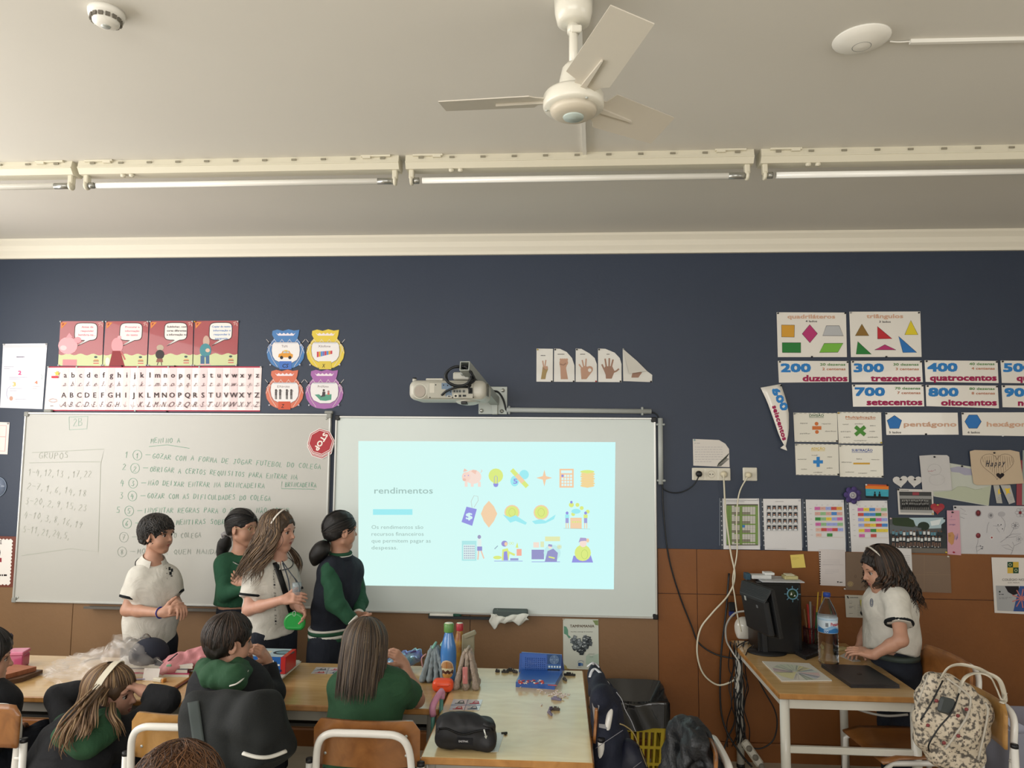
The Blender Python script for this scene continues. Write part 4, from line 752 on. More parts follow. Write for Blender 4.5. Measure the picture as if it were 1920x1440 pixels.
cable('black cable looping from the vertical pipe to the black plug', [P(1239, 905, -.018), P(1246, 918, -.02), P(1262, 924, -.02), P(1280, 922, -.02), P(1298, 912, -.025), P(1308, 898, -.035), P(1310, 889, -.045)], .0035, RUB)
cable('long black cable falling from the vertical pipe to the desk', [P(1242, 906, -.012), P(1244, 960, -.012), P(1253, 1040, -.014), P(1272, 1110, -.014), P(1296, 1172, -.02), P(1310, 1205, -.03), P(1340, 1226, -.05), P(1372, 1234, -.09), P(1392, 1238, -.12)], .0045, RUB)
cable('black cable bridging the two grey pipes at the board corner', [P(1219, 772, -.018), P(1230, 776, -.02), P(1237, 786, -.018)], .004, RUB)
cable('cream cable hanging in a wide loop from the triple socket', [P(1357, 890, -.045), P(1358, 915, -.03), P(1361, 965, -.02), P(1370, 1035, -.02), P(1378, 1080, -.03), P(1366, 1115, -.04), P(1335, 1150, -.05), P(1313, 1180, -.05), P(1307, 1222, -.05), P(1318, 1262, -.05), P(1345, 1284, -.06), P(1372, 1278, -.08), P(1380, 1268, -.1)], .005, CREAM)
cable('cream network cable running down from the single socket', [P(1402, 893, -.04), P(1386, 925, -.03), P(1381, 975, -.02), P(1382, 1035, -.02), P(1374, 1085, -.03), P(1378, 1120, -.06), P(1383, 1155, -.08), P(1390, 1185, -.1)], .004, CREAM)
# geometry and number posters
BK = '#1c1a20'
t, A = csheet(C4, 'geometry_poster', 'quadriláteros poster with five coloured four-sided shapes', 'poster', [(65, 102), (585, 104), (592, 438), (74, 438)], col=LAM, rough=.25, pins=[(74, 110), (578, 110), (328, 436)])
A.text('quadriláteros', 148, 148, 502, 30, '#cda58c', bold=.045); A.text('4 lados', 282, 176, 368, 15, BK, bold=.02)
def sh(p, c): A.P(p, c); A.line(p, 3, BK, True)
sh([(101, 197), (199, 198), (197, 289), (102, 287)], '#cf9a38'); sh([(313, 194), (371, 262), (314, 331), (256, 264)], '#b3386f'); sh([(438, 203), (534, 203), (566, 278), (410, 277)], '#b4b6b8'); sh([(106, 330), (246, 330), (246, 405), (107, 404)], '#2c7a3a'); sh([(422, 335), (564, 334), (524, 402), (385, 404)], '#76b445'); A.build('printed_shapes', t)
t, A = csheet(C4, 'geometry_poster', 'triângulos poster with six coloured triangles', 'poster', [(610, 98), (1142, 96), (1152, 437), (622, 438)], col=LAM, rough=.25, pins=[(620, 106, '#999'), (1130, 106), (886, 436)])
A.text('triângulos', 740, 145, 1012, 30, '#cda58c', bold=.045); A.text('3 lados', 834, 180, 920, 15, BK, bold=.02)
for p, c in (([(704, 190), (757, 278), (654, 278)], '#8a6a34'), ([(820, 208), (931, 301), (822, 302)], '#bb3038'), ([(1071, 163), (1125, 271), (1026, 271)], '#ddc934'), ([(673, 321), (776, 417), (661, 416)], '#2c7a3a'), ([(876, 345), (960, 384), (800, 384)], '#b3386f'), ([(979, 282), (1116, 404), (1012, 404)], '#2f72b8')): sh(p, c)
A.build('printed_shapes', t)
def numcard(n, w, dz, ce, q, lab, hi=None):
    t, A = csheet(C4, 'number_card', lab, 'card', q, col=LAM, rough=.25, pins=[(q[0][0]+14, q[0][1]+8), (q[1][0]-8, q[1][1]+8)], group='hundreds number cards')
    x0, y0 = q[0]; x1, y1 = q[1]; W_ = x1-x0
    A.text(n, x0+26, y0+82, x0+242, 62, '#2f7cc0', bold=.07); A.text(dz, x1-212, y0+36, x1-24, 19, '#5c8a50', bold=.035); A.text(ce, x1-195, y0+70, x1-22, 19, '#b97a5c', bold=.035)
    L = len(w)*41; A.text(w, x1-12-L, y0+152, x1-10, 46, '#9c2050', bold=.06); A.build('printed_number', t)
numcard('200', 'duzentos', '20 dezenas', '2 centenas', [(74, 466), (603, 468), (606, 625), (82, 630)], 'number card 200 duzentos'); numcard('300', 'trezentos', '30 dezenas', '3 centenas', [(622, 466), (1153, 465), (1161, 626), (628, 627)], 'number card 300 trezentos')
numcard('400', 'quatrocentos', '40 dezenas', '4 centenas', [(1174, 462), (1722, 467), (1729, 633), (1182, 624)], 'number card 400 quatrocentos'); numcard('500', 'quinhentos', '50 dezenas', '5 centenas', [(1744, 464), (2290, 470), (2296, 640), (1754, 632)], 'number card 500 quinhentos cut by the right photo edge')
numcard('700', 'setecentos', '70 dezenas', '7 centenas', [(630, 645), (1165, 645), (1172, 808), (638, 810)], 'number card 700 setecentos'); numcard('800', 'oitocentos', '80 dezenas', '8 centenas', [(1182, 648), (1723, 652), (1732, 822), (1188, 806)], 'number card 800 oitocentos'); numcard('900', 'novecentos', '90 dezenas', '9 centenas', [(1752, 650), (2300, 655), (2306, 825), (1760, 814)], 'number card 900 lowest in the column at the right photo edge')
# the card 600 hangs twisted from one pin
t = thing('number_card', 'number card 600 hanging twisted from a single pin', 'card', P(1472, 845, -.01)); t['group'] = 'hundreds number cards'
ct = lambda v: P(1440-3+16*0+v*0, 0, 0)
Lp = [(1426, 727), (1438, 752), (1450, 785), (1462, 820), (1472, 838)]; Rp = [(1464, 720), (1474, 750), (1479, 775), (1479, 810), (1473, 838)]
def c600(u, v):
    k = v*4; i = min(3, int(k)); f = k-i; a = np.array(Lp[i])*(1-f)+np.array(Lp[i+1])*f; b_ = np.array(Rp[i])*(1-f)+np.array(Rp[i+1])*f; p = a*(1-u)+b_*u; return p
def c600p(px, py, d=0): return P(px, py, -.008-.02*max(0, min(1, (py-725)/110))-d)
MB().grid(lambda u, v: c600p(*c600(u, v)), 4, 10, .001).build('card', mat('paper_'+LAM[1:]+'g', LAM), t)
MB().prism([c600p(1472, 833), c600p(1476, 845), c600p(1463, 840)], (0, .001, 0)).build('folded_tip', mat('paper_'+LAM[1:]+'g', LAM), t)
A = Art(lambda px, py, d=0: c600p(px, py, d+.0012)); A.text('600', 1447, 731, 1467, 13, '#2f7cc0', y1=771, bold=.07); A.text('seiscentos', 1448, 762, 1468, 9, '#9c2050', y1=826, bold=.06); A.build('printed_number', t)
MB().lathe(P(1464, 723, -.012), [(.004, 0), (.005, .006), (0, .007)], 8, R=rotx(math.pi/2)).build('pin', flat('#15151a'), t)
# operation cards
ops = [('DIVISÃO', '#2f5d3a', [(190, 855), (518, 858), (524, 1076), (200, 1074)], 'white DIVISÃO card with an orange division sign'), ('Multiplicação', '#b9703c', [(520, 850), (848, 852), (856, 1088), (530, 1086)], 'white Multiplicação card with a green cross'),
       ('ADIÇÃO', '#d8bc4a', [(202, 1088), (528, 1092), (534, 1326), (210, 1322)], 'white ADIÇÃO card with a blue plus sign'), ('SUBTRAÇÃO', '#2c4a9a', [(532, 1096), (860, 1104), (866, 1342), (540, 1336)], 'white SUBTRAÇÃO card with a yellow minus bar')]
wd = [[('separar', 240, 938), ('repartir', 404, 942), ('partilhar', 240, 1015), ('distribuir', 428, 998)], [('total', 560, 946), ('produto', 652, 942), ('dobro', 764, 956), ('quíntuplo', 544, 1000), ('vezes', 760, 998), ('triplo', 566, 1042), ('multiplicar', 646, 1068), ('quádruplo', 748, 1042)], [('total', 326, 1178), ('aumentar', 222, 1208), ('mais', 446, 1190), ('todos', 248, 1282), ('ambos', 440, 1274), ('combinar', 340, 1306)], [('falta', 662, 1206), ('remover', 776, 1210), ('diferença', 550, 1230), ('subtrair', 580, 1304), ('comparar', 676, 1312), ('menos', 770, 1294)]]
for i, (s, c, q, lab_) in enumerate(ops):
    t, A = csheet(C4, 'operation_card', lab_, 'card', q, y=-.0032-.0004*i, col='#dcd9cd', rough=.35, pins=[(q[0][0]+8, q[0][1]+8, '#b9973a' if i == 1 else '#888'), (q[2][0]-8, q[2][1]-8, '#b9a13a' if i == 1 else '#15151a')], group='arithmetic operation cards')
    cx_ = (q[0][0]+q[1][0])/2; ww = len(s)*8.6+(-6 if i < 1 else 0); y0 = q[0][1]+[30, 48, 46, 50][i]; A.text(s, cx_-ww+10, y0, cx_+ww+10, 19, c, bold=.02); A.rect(cx_-ww+10, y0+5, cx_+ww+10, y0+8, c)
    for a in range(0, 310, 34):
        for yy in (q[0][1]+5, q[2][1]-6): A.rect(q[0][0]+12+a, yy-1.5, q[0][0]+30+a, yy+1.5, '#8a887e')
    for w_, x_, y_ in wd[i]: A.text(w_, x_, y_, x_+len(w_)*8.6, 9, '#5c5a56')
    if i == 0: A.ell(364, 938, 14, 14, '#c9713c'); A.rect(332, 956, 400, 983, '#c9713c'); A.ell(367, 1000, 14, 14, '#c9713c')
    if i == 1: A.line([(655, 960), (728, 1022)], 28, '#4d8a3a'); A.line([(655, 1022), (728, 960)], 28, '#4d8a3a')
    if i == 2: A.rect(339, 1212, 412, 1236, '#2f7fc4'); A.rect(364, 1186, 388, 1262, '#2f7fc4')
    if i == 3: A.rect(640, 1230, 764, 1243, '#cda03c')
    A.build('printed_text', t)
def poly_card(s, n, q, lab_, k, x0, x1):
    t, A = csheet(C4, 'polygon_card', lab_, 'card', q, col=LAM, rough=.25, pins=[(q[0][0]+6, q[0][1]+8), ((q[0][0]+q[1][0])/2+32, q[2][1]-4, '#15151a' if k == 5 else '#d8d8d8')]); cx_, cy_ = q[0][0]+(68 if k == 5 else 86), q[0][1]+(76 if k == 5 else 68)
    p = [(cx_+(58 if k == 5 else 62)*math.cos(-1.5708+(0 if k == 5 else .5236)+6.2832*i/k), cy_+(54 if k == 5 else 58)*math.sin(-1.5708+(0 if k == 5 else .5236)+6.2832*i/k)) for i in range(k)]; A.P(p, '#2f72b8'); A.line(p, 3, BK, True)
    A.text(s, x0, q[0][1]+104, x1, 36, '#cda58c', bold=.045); A.text('%d lados' % k, cx_-40, q[0][1]+156, cx_+50, 16, BK, bold=.02); A.build('printed_shapes', t)
poly_card('pentágono', 5, [(880, 854), (1422, 855), (1430, 1020), (888, 1022)], 'pentágono card with a blue pentagon', 5, 1020, 1412); poly_card('hexágono', 6, [(1452, 854), (2000, 852), (2008, 1032), (1460, 1024)], 'hexágono card with a blue hexagon cut by right edge', 6, 1642, 1990)
# class schedules in plastic folders
FOLD = mat('clear_folder', '#3c4450', .15, coat=.6); PRP = '#d6d5d6'
def folder(label, q, strip, kind):
    x0 = strip; hgt = lambda x: None
    t, A = csheet(C7, 'wall_folder', label, 'document', q, y=-.004, col=PRP, rough=.35, pins=[(q[1][0]-10, q[1][1]+8, '#c9c9cf')], group='printed sheets in clear folders in a row')
    s = [(x0, q[0][1]-4), (q[0][0], q[0][1]-4), (q[3][0], q[3][1]+1), (x0+(q[3][0]-q[0][0])+2, q[3][1]+1)]; pts = [P(C7[0]+a*C7[2], C7[1]+b_*C7[2], -.0038) for a, b_ in s]; MB().prism(pts, (0, .0008, 0)).build('hole_strip', FOLD, t)
    B = Art(crop(*C7, -.0038)); [B.ell(x0+7+(q[3][0]-q[0][0])*k/9+3, q[0][1]+18+k*27, 3.2, 4, '#a9adb4', 8) for k in range(10)]; B.rect(x0, q[0][1]-3, x0+3, q[3][1]-20, '#7e8794'); B.build('punched_hole', t)
    r = random.Random(kind)
    PAL = ['#3f8a44', '#4c86c8', '#c0504a', '#c86aa8', '#dcc64a', '#d9a04a', '#d8b2a4', '#8fb98a', '#9aa6dc', '#cfa49a']
    if kind == 1:
        A.scrib(245, 412, 415, 426, 2, '#555', 2); A.rect(246, 436, 424, 668, '#5a564c')
        rows_ = 30
        for j in range(30):
            for k_ in range(12):
                blk = (j//5); g = (k_ in (0, 1, 5, 11)) or j % 7 == 0 and k_ > 2
                A.rect(247+k_*14.8, 444+j*7.3, 247+k_*14.8+13.8, 444+j*7.3+6.4, '#7c9a52' if g else ('#c9c7bf' if not (k_ == 6 and j in (14, 15, 16)) else '#3f7fc0') if j % 7 < 5 or k_ > 8 else '#8a8678')
    if kind == 2:
        A.scrib(520, 416, 600, 426, 1, '#666', 2); A.rect(470, 440, 650, 588, '#c6c6c6')
        for j in range(4):
            for k_ in range(6): x = 474+k_*30; y = 444+j*37; A.rect(x, y, x+22, y+29, '#4a4e55'); A.ell(x+11, y+12, 5.5, 7, '#b08a74', 10); A.P([(x+2, y+29), (x+4, y+20), (x+18, y+20), (x+20, y+29)], '#d6d8da'); A.ell(x+11, y+7, 6, 4, '#2a2422', 8)
        A.scrib(475, 682, 655, 690, 1, '#999', 1.5)
    if kind in (3, 4):
        xo = 742 if kind == 3 else 984; wc = 31 if kind == 3 else 33; ys = [451, 480, 510, 540, 570, 600] if kind == 3 else [457, 485, 514, 545, 575, 604]
        for j, y in enumerate(ys):
            dx = j*1.6
            for k_ in range(5):
                if j == 5 and k_ not in (0, 2): continue
                A.rect(xo+k_*wc+dx, y, xo+(k_+1)*wc+dx-.5, y+18, r.choice(PAL)); A.scrib(xo+k_*wc+dx+8, y+7, xo+k_*wc+dx+22, y+11, 1, '#5a5560', 1.2)
            A.scrib(xo-30+dx, y+5, xo-8+dx, y+14, 1, '#777', 1.5); A.rect(xo+dx, y+21, xo+5*wc+dx, y+23, '#c8bcae')
        [A.scrib(xo+k_*wc+6, ys[0]-12, xo+k_*wc+24, ys[0]-8, 1, '#777', 1.5) for k_ in range(5)]
    A.build('printed_table', t)
folder('clear folder at left of row with green calendar grid', [(224, 404), (430, 404), (436, 691), (230, 689)], 206, 1); folder('clear folder second in row with small class portraits', [(452, 406), (665, 406), (672, 696), (462, 692)], 438, 2)
folder('clear folder third in row with a coloured timetable', [(692, 410), (906, 412), (918, 706), (704, 700)], 674, 3); folder('clear folder at right of row with a coloured timetable', [(934, 416), (1150, 416), (1164, 708), (950, 708)], 916, 4)
# loose papers on the brown panels (in front of the panels)
YW = -.012
t, A = csheet(C7, 'sticky_note', 'yellow sticky note on brown wall above the monitor', 'note', [(605, 722), (680, 717), (692, 792), (615, 795)], y=YW, col='#ddc868'); A.scrib(616, 735, 655, 750, 2, '#a89a50', 1.5); A.build('handwriting', t)
t, A = csheet(C7, 'torn_page', 'white page torn from a spiral pad pinned on brown wall', 'paper', [(766, 690), (914, 694), (916, 898), (774, 892)], y=YW-.002, col='#cdc6c4', pins=[(910, 912, '#d8d0c8')])
for k in range(14): A.rect(769, 702+k*13.5, 776, 709+k*13.5, '#3a2a22')
A.scrib(790, 745, 885, 780, 4, '#aaa5a8', 1.2); A.rect(780, 776, 905, 778, '#b9b2b2'); A.scrib(800, 800, 880, 830, 4, '#b0abae', 1.2); A.P([(868, 870), (878, 870), (873, 880)], '#222'); A.scrib(881, 871, 911, 879, 1, '#333', 5); A.build('faint_print', t)
t, A = csheet(C7, 'kraft_paper', 'brown kraft paper sheet left of the desk girl', 'paper', [(918, 706), (1120, 712), (1120, 925), (916, 918)], y=YW, col='#74604f'); A.ell(943, 885, 17, 15, '#a5916c'); A.ring(943, 885, 13, 11, 2, '#5c4a34'); A.text('M', 936, 890, 950, 9, '#5c4a34', shear=.3); A.ring(972, 842, 5, 7, 1.5, '#57473a'); A.build('faint_drawing', t)
t, A = csheet(C7, 'kraft_paper', 'brown kraft paper sheet right of the desk girl', 'paper', [(1122, 712), (1503, 727), (1512, 936), (1122, 922)], y=YW-.001, col='#75604f', pins=[(1492, 730, '#ccc6b8')]); A.rect(1358, 722, 1360, 930, '#8a7460'); A.rect(1300, 832, 1506, 833.5, '#88735f'); A.rect(1362, 820, 1440, 821.5, '#88735f'); A.build('fold_line', t)
t, A = csheet(C7, 'printed_page', 'white printed page behind the desk girl', 'paper', [(1195, 682), (1286, 686), (1292, 816), (1200, 812)], y=YW-.003, col='#cfcdcc'); A.scrib(1205, 720, 1278, 800, 8, '#77757a', 1.5); A.build('print', t)
t, A = csheet(C7, 'memo_page', 'white memo with tables pinned low behind the bottle', 'paper', [(912, 946), (1100, 952), (1100, 1078), (920, 1072)], y=YW, col='#bcb9ae'); A.P([(922, 952), (930, 952), (936, 966), (928, 966)], '#2c3030'); A.scrib(940, 957, 1020, 965, 1, '#555', 4); A.ring(946, 985, 8, 6, 1, '#999'); A.scrib(936, 990, 962, 998, 1, '#666', 2); A.scrib(936, 1008, 962, 1022, 2, '#666', 2.4); A.scrib(936, 1048, 970, 1054, 1, '#666', 2); A.scrib(984, 1000, 1062, 1068, 9, '#77756c', 1.6); A.rect(968, 1000, 969, 1030, '#888'); A.build('print', t)
t, A = csheet(C7, 'sticky_note', 'yellow-green sticky note stuck over the memo page', 'note', [(998, 974), (1040, 974), (1052, 1000), (1046, 1050), (1010, 1030), (1000, 1000)], y=YW-.004, col='#b8b452'); A.scrib(1006, 990, 1036, 1012, 3, '#8f8c3c', 1.2); A.build('handwriting', t)
# flower badge, small orange print, hearts
c = P(1598.5, 928.5, -.012); t = thing('flower_cutout', 'purple felt flower with white centre pinned on blue wall', 'wall decoration', c)
b = MB()
for k in range(7): a = k*.8976+.4; b.lathe(c+V(.034*math.cos(a), 0, .034*math.sin(a)), [(.0, -.001), (.016, 0), (.0165, .004), (0, .005)], 14, R=rotx(math.pi/2))
b.lathe(c, [(.03, 0), (.03, .005), (0, .0055)], 20, R=rotx(math.pi/2)).build('petals', mat('purple_felt', '#4a3d72', .9), t); MB().lathe(c+V(0, -.006, 0), [(.019, 0), (.018, .002), (0, .003)], 20, R=rotx(math.pi/2)).build('centre', mat('badge_white', '#b9b6ba', .5), t); A = Art(lambda px, py, d=0: P(px, py, -.0212-d)); A.ring(1598.5, 928.5, 3.4, 3.4, .8, '#4a4660'); A.text('C', 1596.6, 930.5, 1600.5, 4, '#4a4660'); A.build('monogram', t)
MB().tube([P(1601, 938, -.01), P(1608, 948, -.012)], .0012, 5).build('thread', flat('#9aa09a'), t)
t, A = csheet(CB, 'painted_card', 'small orange and turquoise painting of two silhouettes', 'picture', [(396, 325), (606, 332), (604, 460), (402, 450)], y=-.005, col='#2f9ab0', pins=[(402, 331, '#dcdcdc'), (594, 335)]); A.P([(396, 325), (606, 332), (606, 374), (397, 366)], '#d97a2c'); A.P([(396, 325), (606, 332), (606, 346), (396, 340)], '#c2562a'); A.P([(400, 430), (604, 438), (604, 460), (402, 450)], '#111418')
for x in (482, 524): A.ell(x, 400, 6, 9, '#111418'); A.P([(x-12, 440), (x-9, 410), (x+9, 410), (x+12, 440)], '#111418')
A.line([(415, 400), (470, 392)], 1.5, '#5fc0cc'); A.line([(540, 385), (590, 390)], 1.5, '#5fc0cc'); A.build('painting', t)
def heart(cx, cy, w, h, n=22): return [(cx+w/2*(math.sin(a)**3), cy-h/2*(.8125*math.cos(a)-.3125*math.cos(2*a)-.125*math.cos(3*a)-.0625*math.cos(4*a))-h*.06) for a in np.arange(0, 6.2832, 6.2832/n)]
for (cx_, cy_, lb, a) in ((712, 305, 'white paper heart at left of the heart pair', -.1), (840, 304, 'white paper heart at right of the heart pair', .1)):
    t, A = csheet(CB, 'paper_heart', lb, 'wall decoration', [(cx_+(x)*math.cos(a)-(y)*math.sin(a), cy_+(x)*math.sin(a)+(y)*math.cos(a)) for x, y in heart(0, 0, 136, 118)], y=-.004, col='#c9c7c4', pins=[(cx_, 284)]); A.scrib(cx_-44, 293, cx_+44, 301, 1, '#6a6870', 1.6); A.scrib(cx_-38, 310, cx_+38, 318, 1, '#8a8890', 1.6); A.scrib(cx_-14, 334, cx_+20, 340, 1, '#8a8890', 1.6); A.build('handwriting', t)
# photos
t, A = csheet(CB, 'class_photo', 'black and white class photo in a white mount', 'photograph', [(682, 366), (1004, 376), (1014, 604), (696, 598)], y=-.005, col='#c6c3bf', pins=[(690, 374), (1000, 592, '#c9b37a')]); A.P([(700, 392), (990, 396), (998, 586), (712, 580)], '#3c3d3e'); A.scrib(712, 378, 840, 386, 1, '#444', 4); A.rect(820, 398, 880, 425, '#8a3b44'); A.P([(702, 428), (992, 432), (998, 460), (706, 456)], '#8c8d8c'); A.P([(710, 555), (996, 560), (998, 586), (712, 580)], '#9a9b9a')
r = random.Random(3)
for j in range(2):
    for k in range(16): x = 732+k*15+r.uniform(-3, 3); y = 470+j*28+r.uniform(-3, 3); A.rect(x-7, y, x+7, y+34, '#1a1b1d'); A.rect(x-4, y+2, x+3, y+11, '#a5a6a5'); A.ell(x, y-5, 5, 6, '#9c9a96', 8); A.ell(x, y-8, 5, 4, '#222', 8)
for k in range(14): x = 742+k*17; A.line([(x, 535), (x+3, 556)], 4, '#8c8a86')
A.build('photo_print', t)
t, A = csheet(CB, 'red_heart', 'dark red paper heart overlapping the black and white photo', 'wall decoration', heart(1046, 548, 128, 112), y=-.008, col='#9a2430', pins=[(1044, 512, '#c9a05a')]); A.scrib(1005, 535, 1088, 565, 4, '#c06a70', 1.6); A.build('handwriting', t)
t, A = csheet(CB, 'group_photo', 'large colour group photo of children in white shirts outdoors', 'photograph', [(612, 626), (1114, 624), (1134, 952), (620, 938)], y=-.0045, col='#4a4e50', pins=[(622, 634, '#caa'), (1104, 634), (1122, 938, '#c9b33a')])
A.P([(790, 628), (1112, 626), (1116, 720), (960, 726), (850, 700)], '#a6bcc4'); A.P([(640, 628), (780, 627), (830, 650), (848, 700), (820, 716), (680, 712), (640, 680)], '#2d3c28'); A.ell(920, 704, 54, 40, '#26332a'); A.P([(614, 690), (680, 700), (900, 720), (900, 760), (616, 770)], '#5c6266'); A.P([(1080, 690), (1116, 660), (1120, 780), (1080, 770)], '#262c30'); A.P([(616, 770), (1124, 770), (1132, 910), (620, 900)], '#33373a'); A.P([(618, 895), (1130, 905), (1134, 948), (620, 936)], '#6a655e'); A.P([(980, 660), (1080, 640), (1060, 690), (990, 700)], '#d6dee0')
for j, (n, y) in enumerate(((15, 752), (14, 806))):
    for k in range(n):
        x = 650+k*(31 if j == 0 else 32)+r.uniform(-5, 5); y_ = y+r.uniform(-6, 6); A.ell(x, y_-6, 7, 8, '#6a4c3e', 8); A.rect(x-11, y_+2, x+11, y_+30, r.choice(['#cfd2d2', '#c4c8c8', '#d8dada', '#5a8494', '#2a3438']) if j == 0 else '#ccd0d0'); A.rect(x-10, y_+30, x+10, y_+46, '#1e2226')
        if j: A.line([(x-6, y_+44), (x-10, y_+84)], 6, '#8a6a5a'); A.line([(x+6, y_+44), (x+8, y_+82)], 6, '#8a6a5a'); A.rect(x-14, y_+80, x-5, y_+88, '#c8c8c8')
A.build('photo_print', t)
# drawings at right
t, A = csheet(CB, 'child_drawing', 'pale drawing of a green hill hanging tilted at right', 'drawing', [(1150, 135), (1372, 172), (1530, 335), (1504, 522), (1010, 435), (1000, 395)], y=-.004, col='#b6bab0', pins=[(1264, 164)]); A.P([(1158, 180), (1230, 165), (1360, 190), (1360, 245), (1290, 245), (1240, 222), (1170, 215)], '#9d9cae'); A.P([(1170, 385), (1230, 345), (1300, 348), (1400, 375), (1522, 340), (1508, 515), (1020, 430), (1010, 400)], '#afb5a0'); A.line([(1170, 385), (1230, 346), (1300, 348), (1380, 375), (1450, 366)], 2, '#7c8274'); A.build('pencil_drawing', t)
t, A = csheet(CB, 'child_drawing', 'white sheet with a faint pencil snowman face', 'drawing', [(882, 70), (1000, 62), (1130, 64), (1150, 80), (1176, 380), (912, 390)], y=-.008, col='#bdbbba', pins=[(1016, 80)]); A.ring(1018, 195, 60, 50, 2, '#9a9a9a', 28); A.ring(1040, 285, 70, 50, 1.6, '#a2a2a2', 28); A.line([(960, 208), (1000, 210), (1012, 202)], 2.4, '#b0505a'); A.line([(990, 208), (992, 198)], 2, '#b0505a'); A.ell(1024, 198, 3, 4, '#8a5a6a'); A.line([(1080, 290), (1120, 265)], 1.5, '#aaa'); A.build('pencil_drawing', t)
t, A = csheet(CB, 'happy_drawing', 'cream drawing with Happy written inside a striped heart', 'drawing', [(1336, 30), (1380, 18), (1540, 22), (1700, 18), (1782, 36), (1800, 180), (1824, 318), (1600, 332), (1400, 334), (1370, 318), (1350, 180)], y=-.011, col='#bda98f', pins=[(1554, 44, '#222')])
H = heart(1582, 165, 300, 260, 36); A.line(H, 2.5, '#4a4038', True)
for k in range(14): x = 1450+k*20; yt = 62+abs(x-1582)*.15; yb = 275-abs(x-1582)*1.1; A.line([(x, yt), (x+10, max(yt+30, yb))], 2.2, '#6a5844')
for k, (s, x0, x1) in enumerate((('H', 1480, 1516), ('a', 1522, 1546), ('p', 1556, 1580), ('p', 1590, 1614), ('y', 1622, 1656))): A.text(s, x0, 168+k*-3, x1, 62 if k == 0 else 52, '#232a3a', bold=.008, shear=.35)
A.P(heart(1610, 252, 74, 62), '#1c1418'); A.build('pen_drawing', t)
t, A = csheet(CB, 'star_bookmark', 'paper strip with a yellow star under the Happy drawing', 'drawing', [(1548, 334), (1600, 334), (1630, 498), (1578, 496)], y=-.005, col='#a9a8a2'); A.P([(1590, 380), (1608, 362), (1604, 392), (1620, 412), (1598, 410), (1592, 430)], '#d9b93c'); A.ring(1598, 455, 10, 12, 1.5, '#777'); A.build('drawing', t)
t, A = csheet(CB, 'star_bookmark', 'right-hand paper strip with a bigger yellow star', 'drawing', [(1612, 334), (1700, 334), (1744, 488), (1690, 506)], y=-.007, col='#aaa9a6'); A.P([(1650, 360), (1670, 366), (1702, 360), (1690, 388), (1706, 412), (1680, 404), (1664, 426), (1664, 396)], '#d9b93c'); A.ring(1708, 452, 10, 13, 1.5, '#777'); A.build('drawing', t)
t, A = csheet(CB, 'red_bordered_poster', 'dark poster with red edge behind the drawings at right', 'poster', [(1760, 110), (2000, 110), (2000, 520), (1756, 515)], y=-.0035, col='#8a3540'); A.P([(1812, 20), (1990, 20), (1990, 515), (1806, 512)], '#8f9a94'); A.build('print', t)
t, A = csheet(CB, 'flower_drawing', 'large grey pencil drawing of flowers on white sheet', 'drawing', [(1186, 518), (2060, 525), (2070, 1000), (1232, 990)], y=-.0055, col='#bdbcbf', pins=[(1202, 534)])
def flower(x, y, R, pet=6, col='#6d6d72', cc='#7d3038', w=1.6):
    for k in range(pet): a = k*6.2832/pet; A.ring(x+R*.62*math.cos(a), y+R*.62*math.sin(a), R*.42, R*.30, w, col, 10)
    A.ell(x, y, R*.3, R*.3, cc, 12)
A.ell(1412, 588, 30, 32, '#9a979c', 16); A.ell(1412, 586, 22, 27, '#5c2228'); A.ell(1412, 580, 10, 12, '#7d3038'); A.ell(1524, 608, 26, 28, '#a5a4a8', 14); A.ell(1526, 606, 12, 12, '#77767a'); A.ell(1622, 595, 34, 24, '#a9a8ac', 14); A.ell(1412, 788, 22, 24, '#6a2c34'); A.ell(1408, 780, 12, 10, '#8a4048'); A.ell(1534, 806, 18, 18, '#c9c6c8', 12); A.ell(1534, 806, 8, 8, '#a33c3c'); flower(1790, 582, 46, 6, '#55555a'); flower(1745, 698, 34, 7, '#6d6d72', '#8a8a8e')
for p in ([(1735, 720), (1700, 780), (1660, 815), (1610, 850)], [(1660, 805), (1720, 775), (1800, 772), (1740, 800), (1660, 808)], [(1510, 665), (1495, 700), (1488, 765)], [(1620, 620), (1650, 660), (1655, 700), (1640, 750)], [(1412, 812), (1408, 850), (1395, 890), (1405, 970)], [(1395, 890), (1430, 882), (1452, 890)], [(1400, 930), (1440, 905)], [(1720, 845), (1735, 880), (1720, 930), (1690, 985)], [(1735, 880), (1800, 850)], [(1720, 920), (1660, 905), (1620, 880), (1680, 870), (1722, 905)], [(1545, 700), (1600, 705), (1580, 725), (1605, 760)], [(1600, 705), (1620, 690)], [(1250, 540), (1300, 570), (1260, 590), (1310, 600)], [(1250, 620), (1290, 635)]): A.line(p, 2.2, '#77777c')
for x, y in ((1590, 692), (1618, 690), (1630, 728), (1432, 882), (1452, 890), (1440, 905), (1450, 905)): A.ell(x, y, 5, 5, '#55555a', 8)
flower(1780, 820, 28, 5, '#8a8a8e', '#9a9a9e'); A.build('pencil_drawing', t)
t, A = csheet(CB, 'pink_bookmark', 'pink paper strip with small drawings beside flower drawing', 'drawing', [(1130, 562), (1242, 562), (1258, 966), (1136, 956)], y=-.0085, col='#c495a3', pins=[(1178, 578), (1190, 938, '#a32c3c')]); A.text('A', 1162, 622, 1176, 14, '#5a4a78', shear=.3); A.line([(1150, 645), (1210, 645)], 2, '#7a6a98'); A.text('amiga', 1150, 694, 1205, 14, '#4a4680', shear=.3); A.P([(1140, 765), (1180, 755), (1200, 790), (1190, 860), (1172, 874), (1142, 840)], '#b9885a'); A.ring(1155, 790, 7, 8, 2, '#333'); [A.line([(1196, 800+k*9), (1230, 770+k*11), (1214, 830)], 2, '#55609a') for k in range(4)]; A.build('drawing', t)
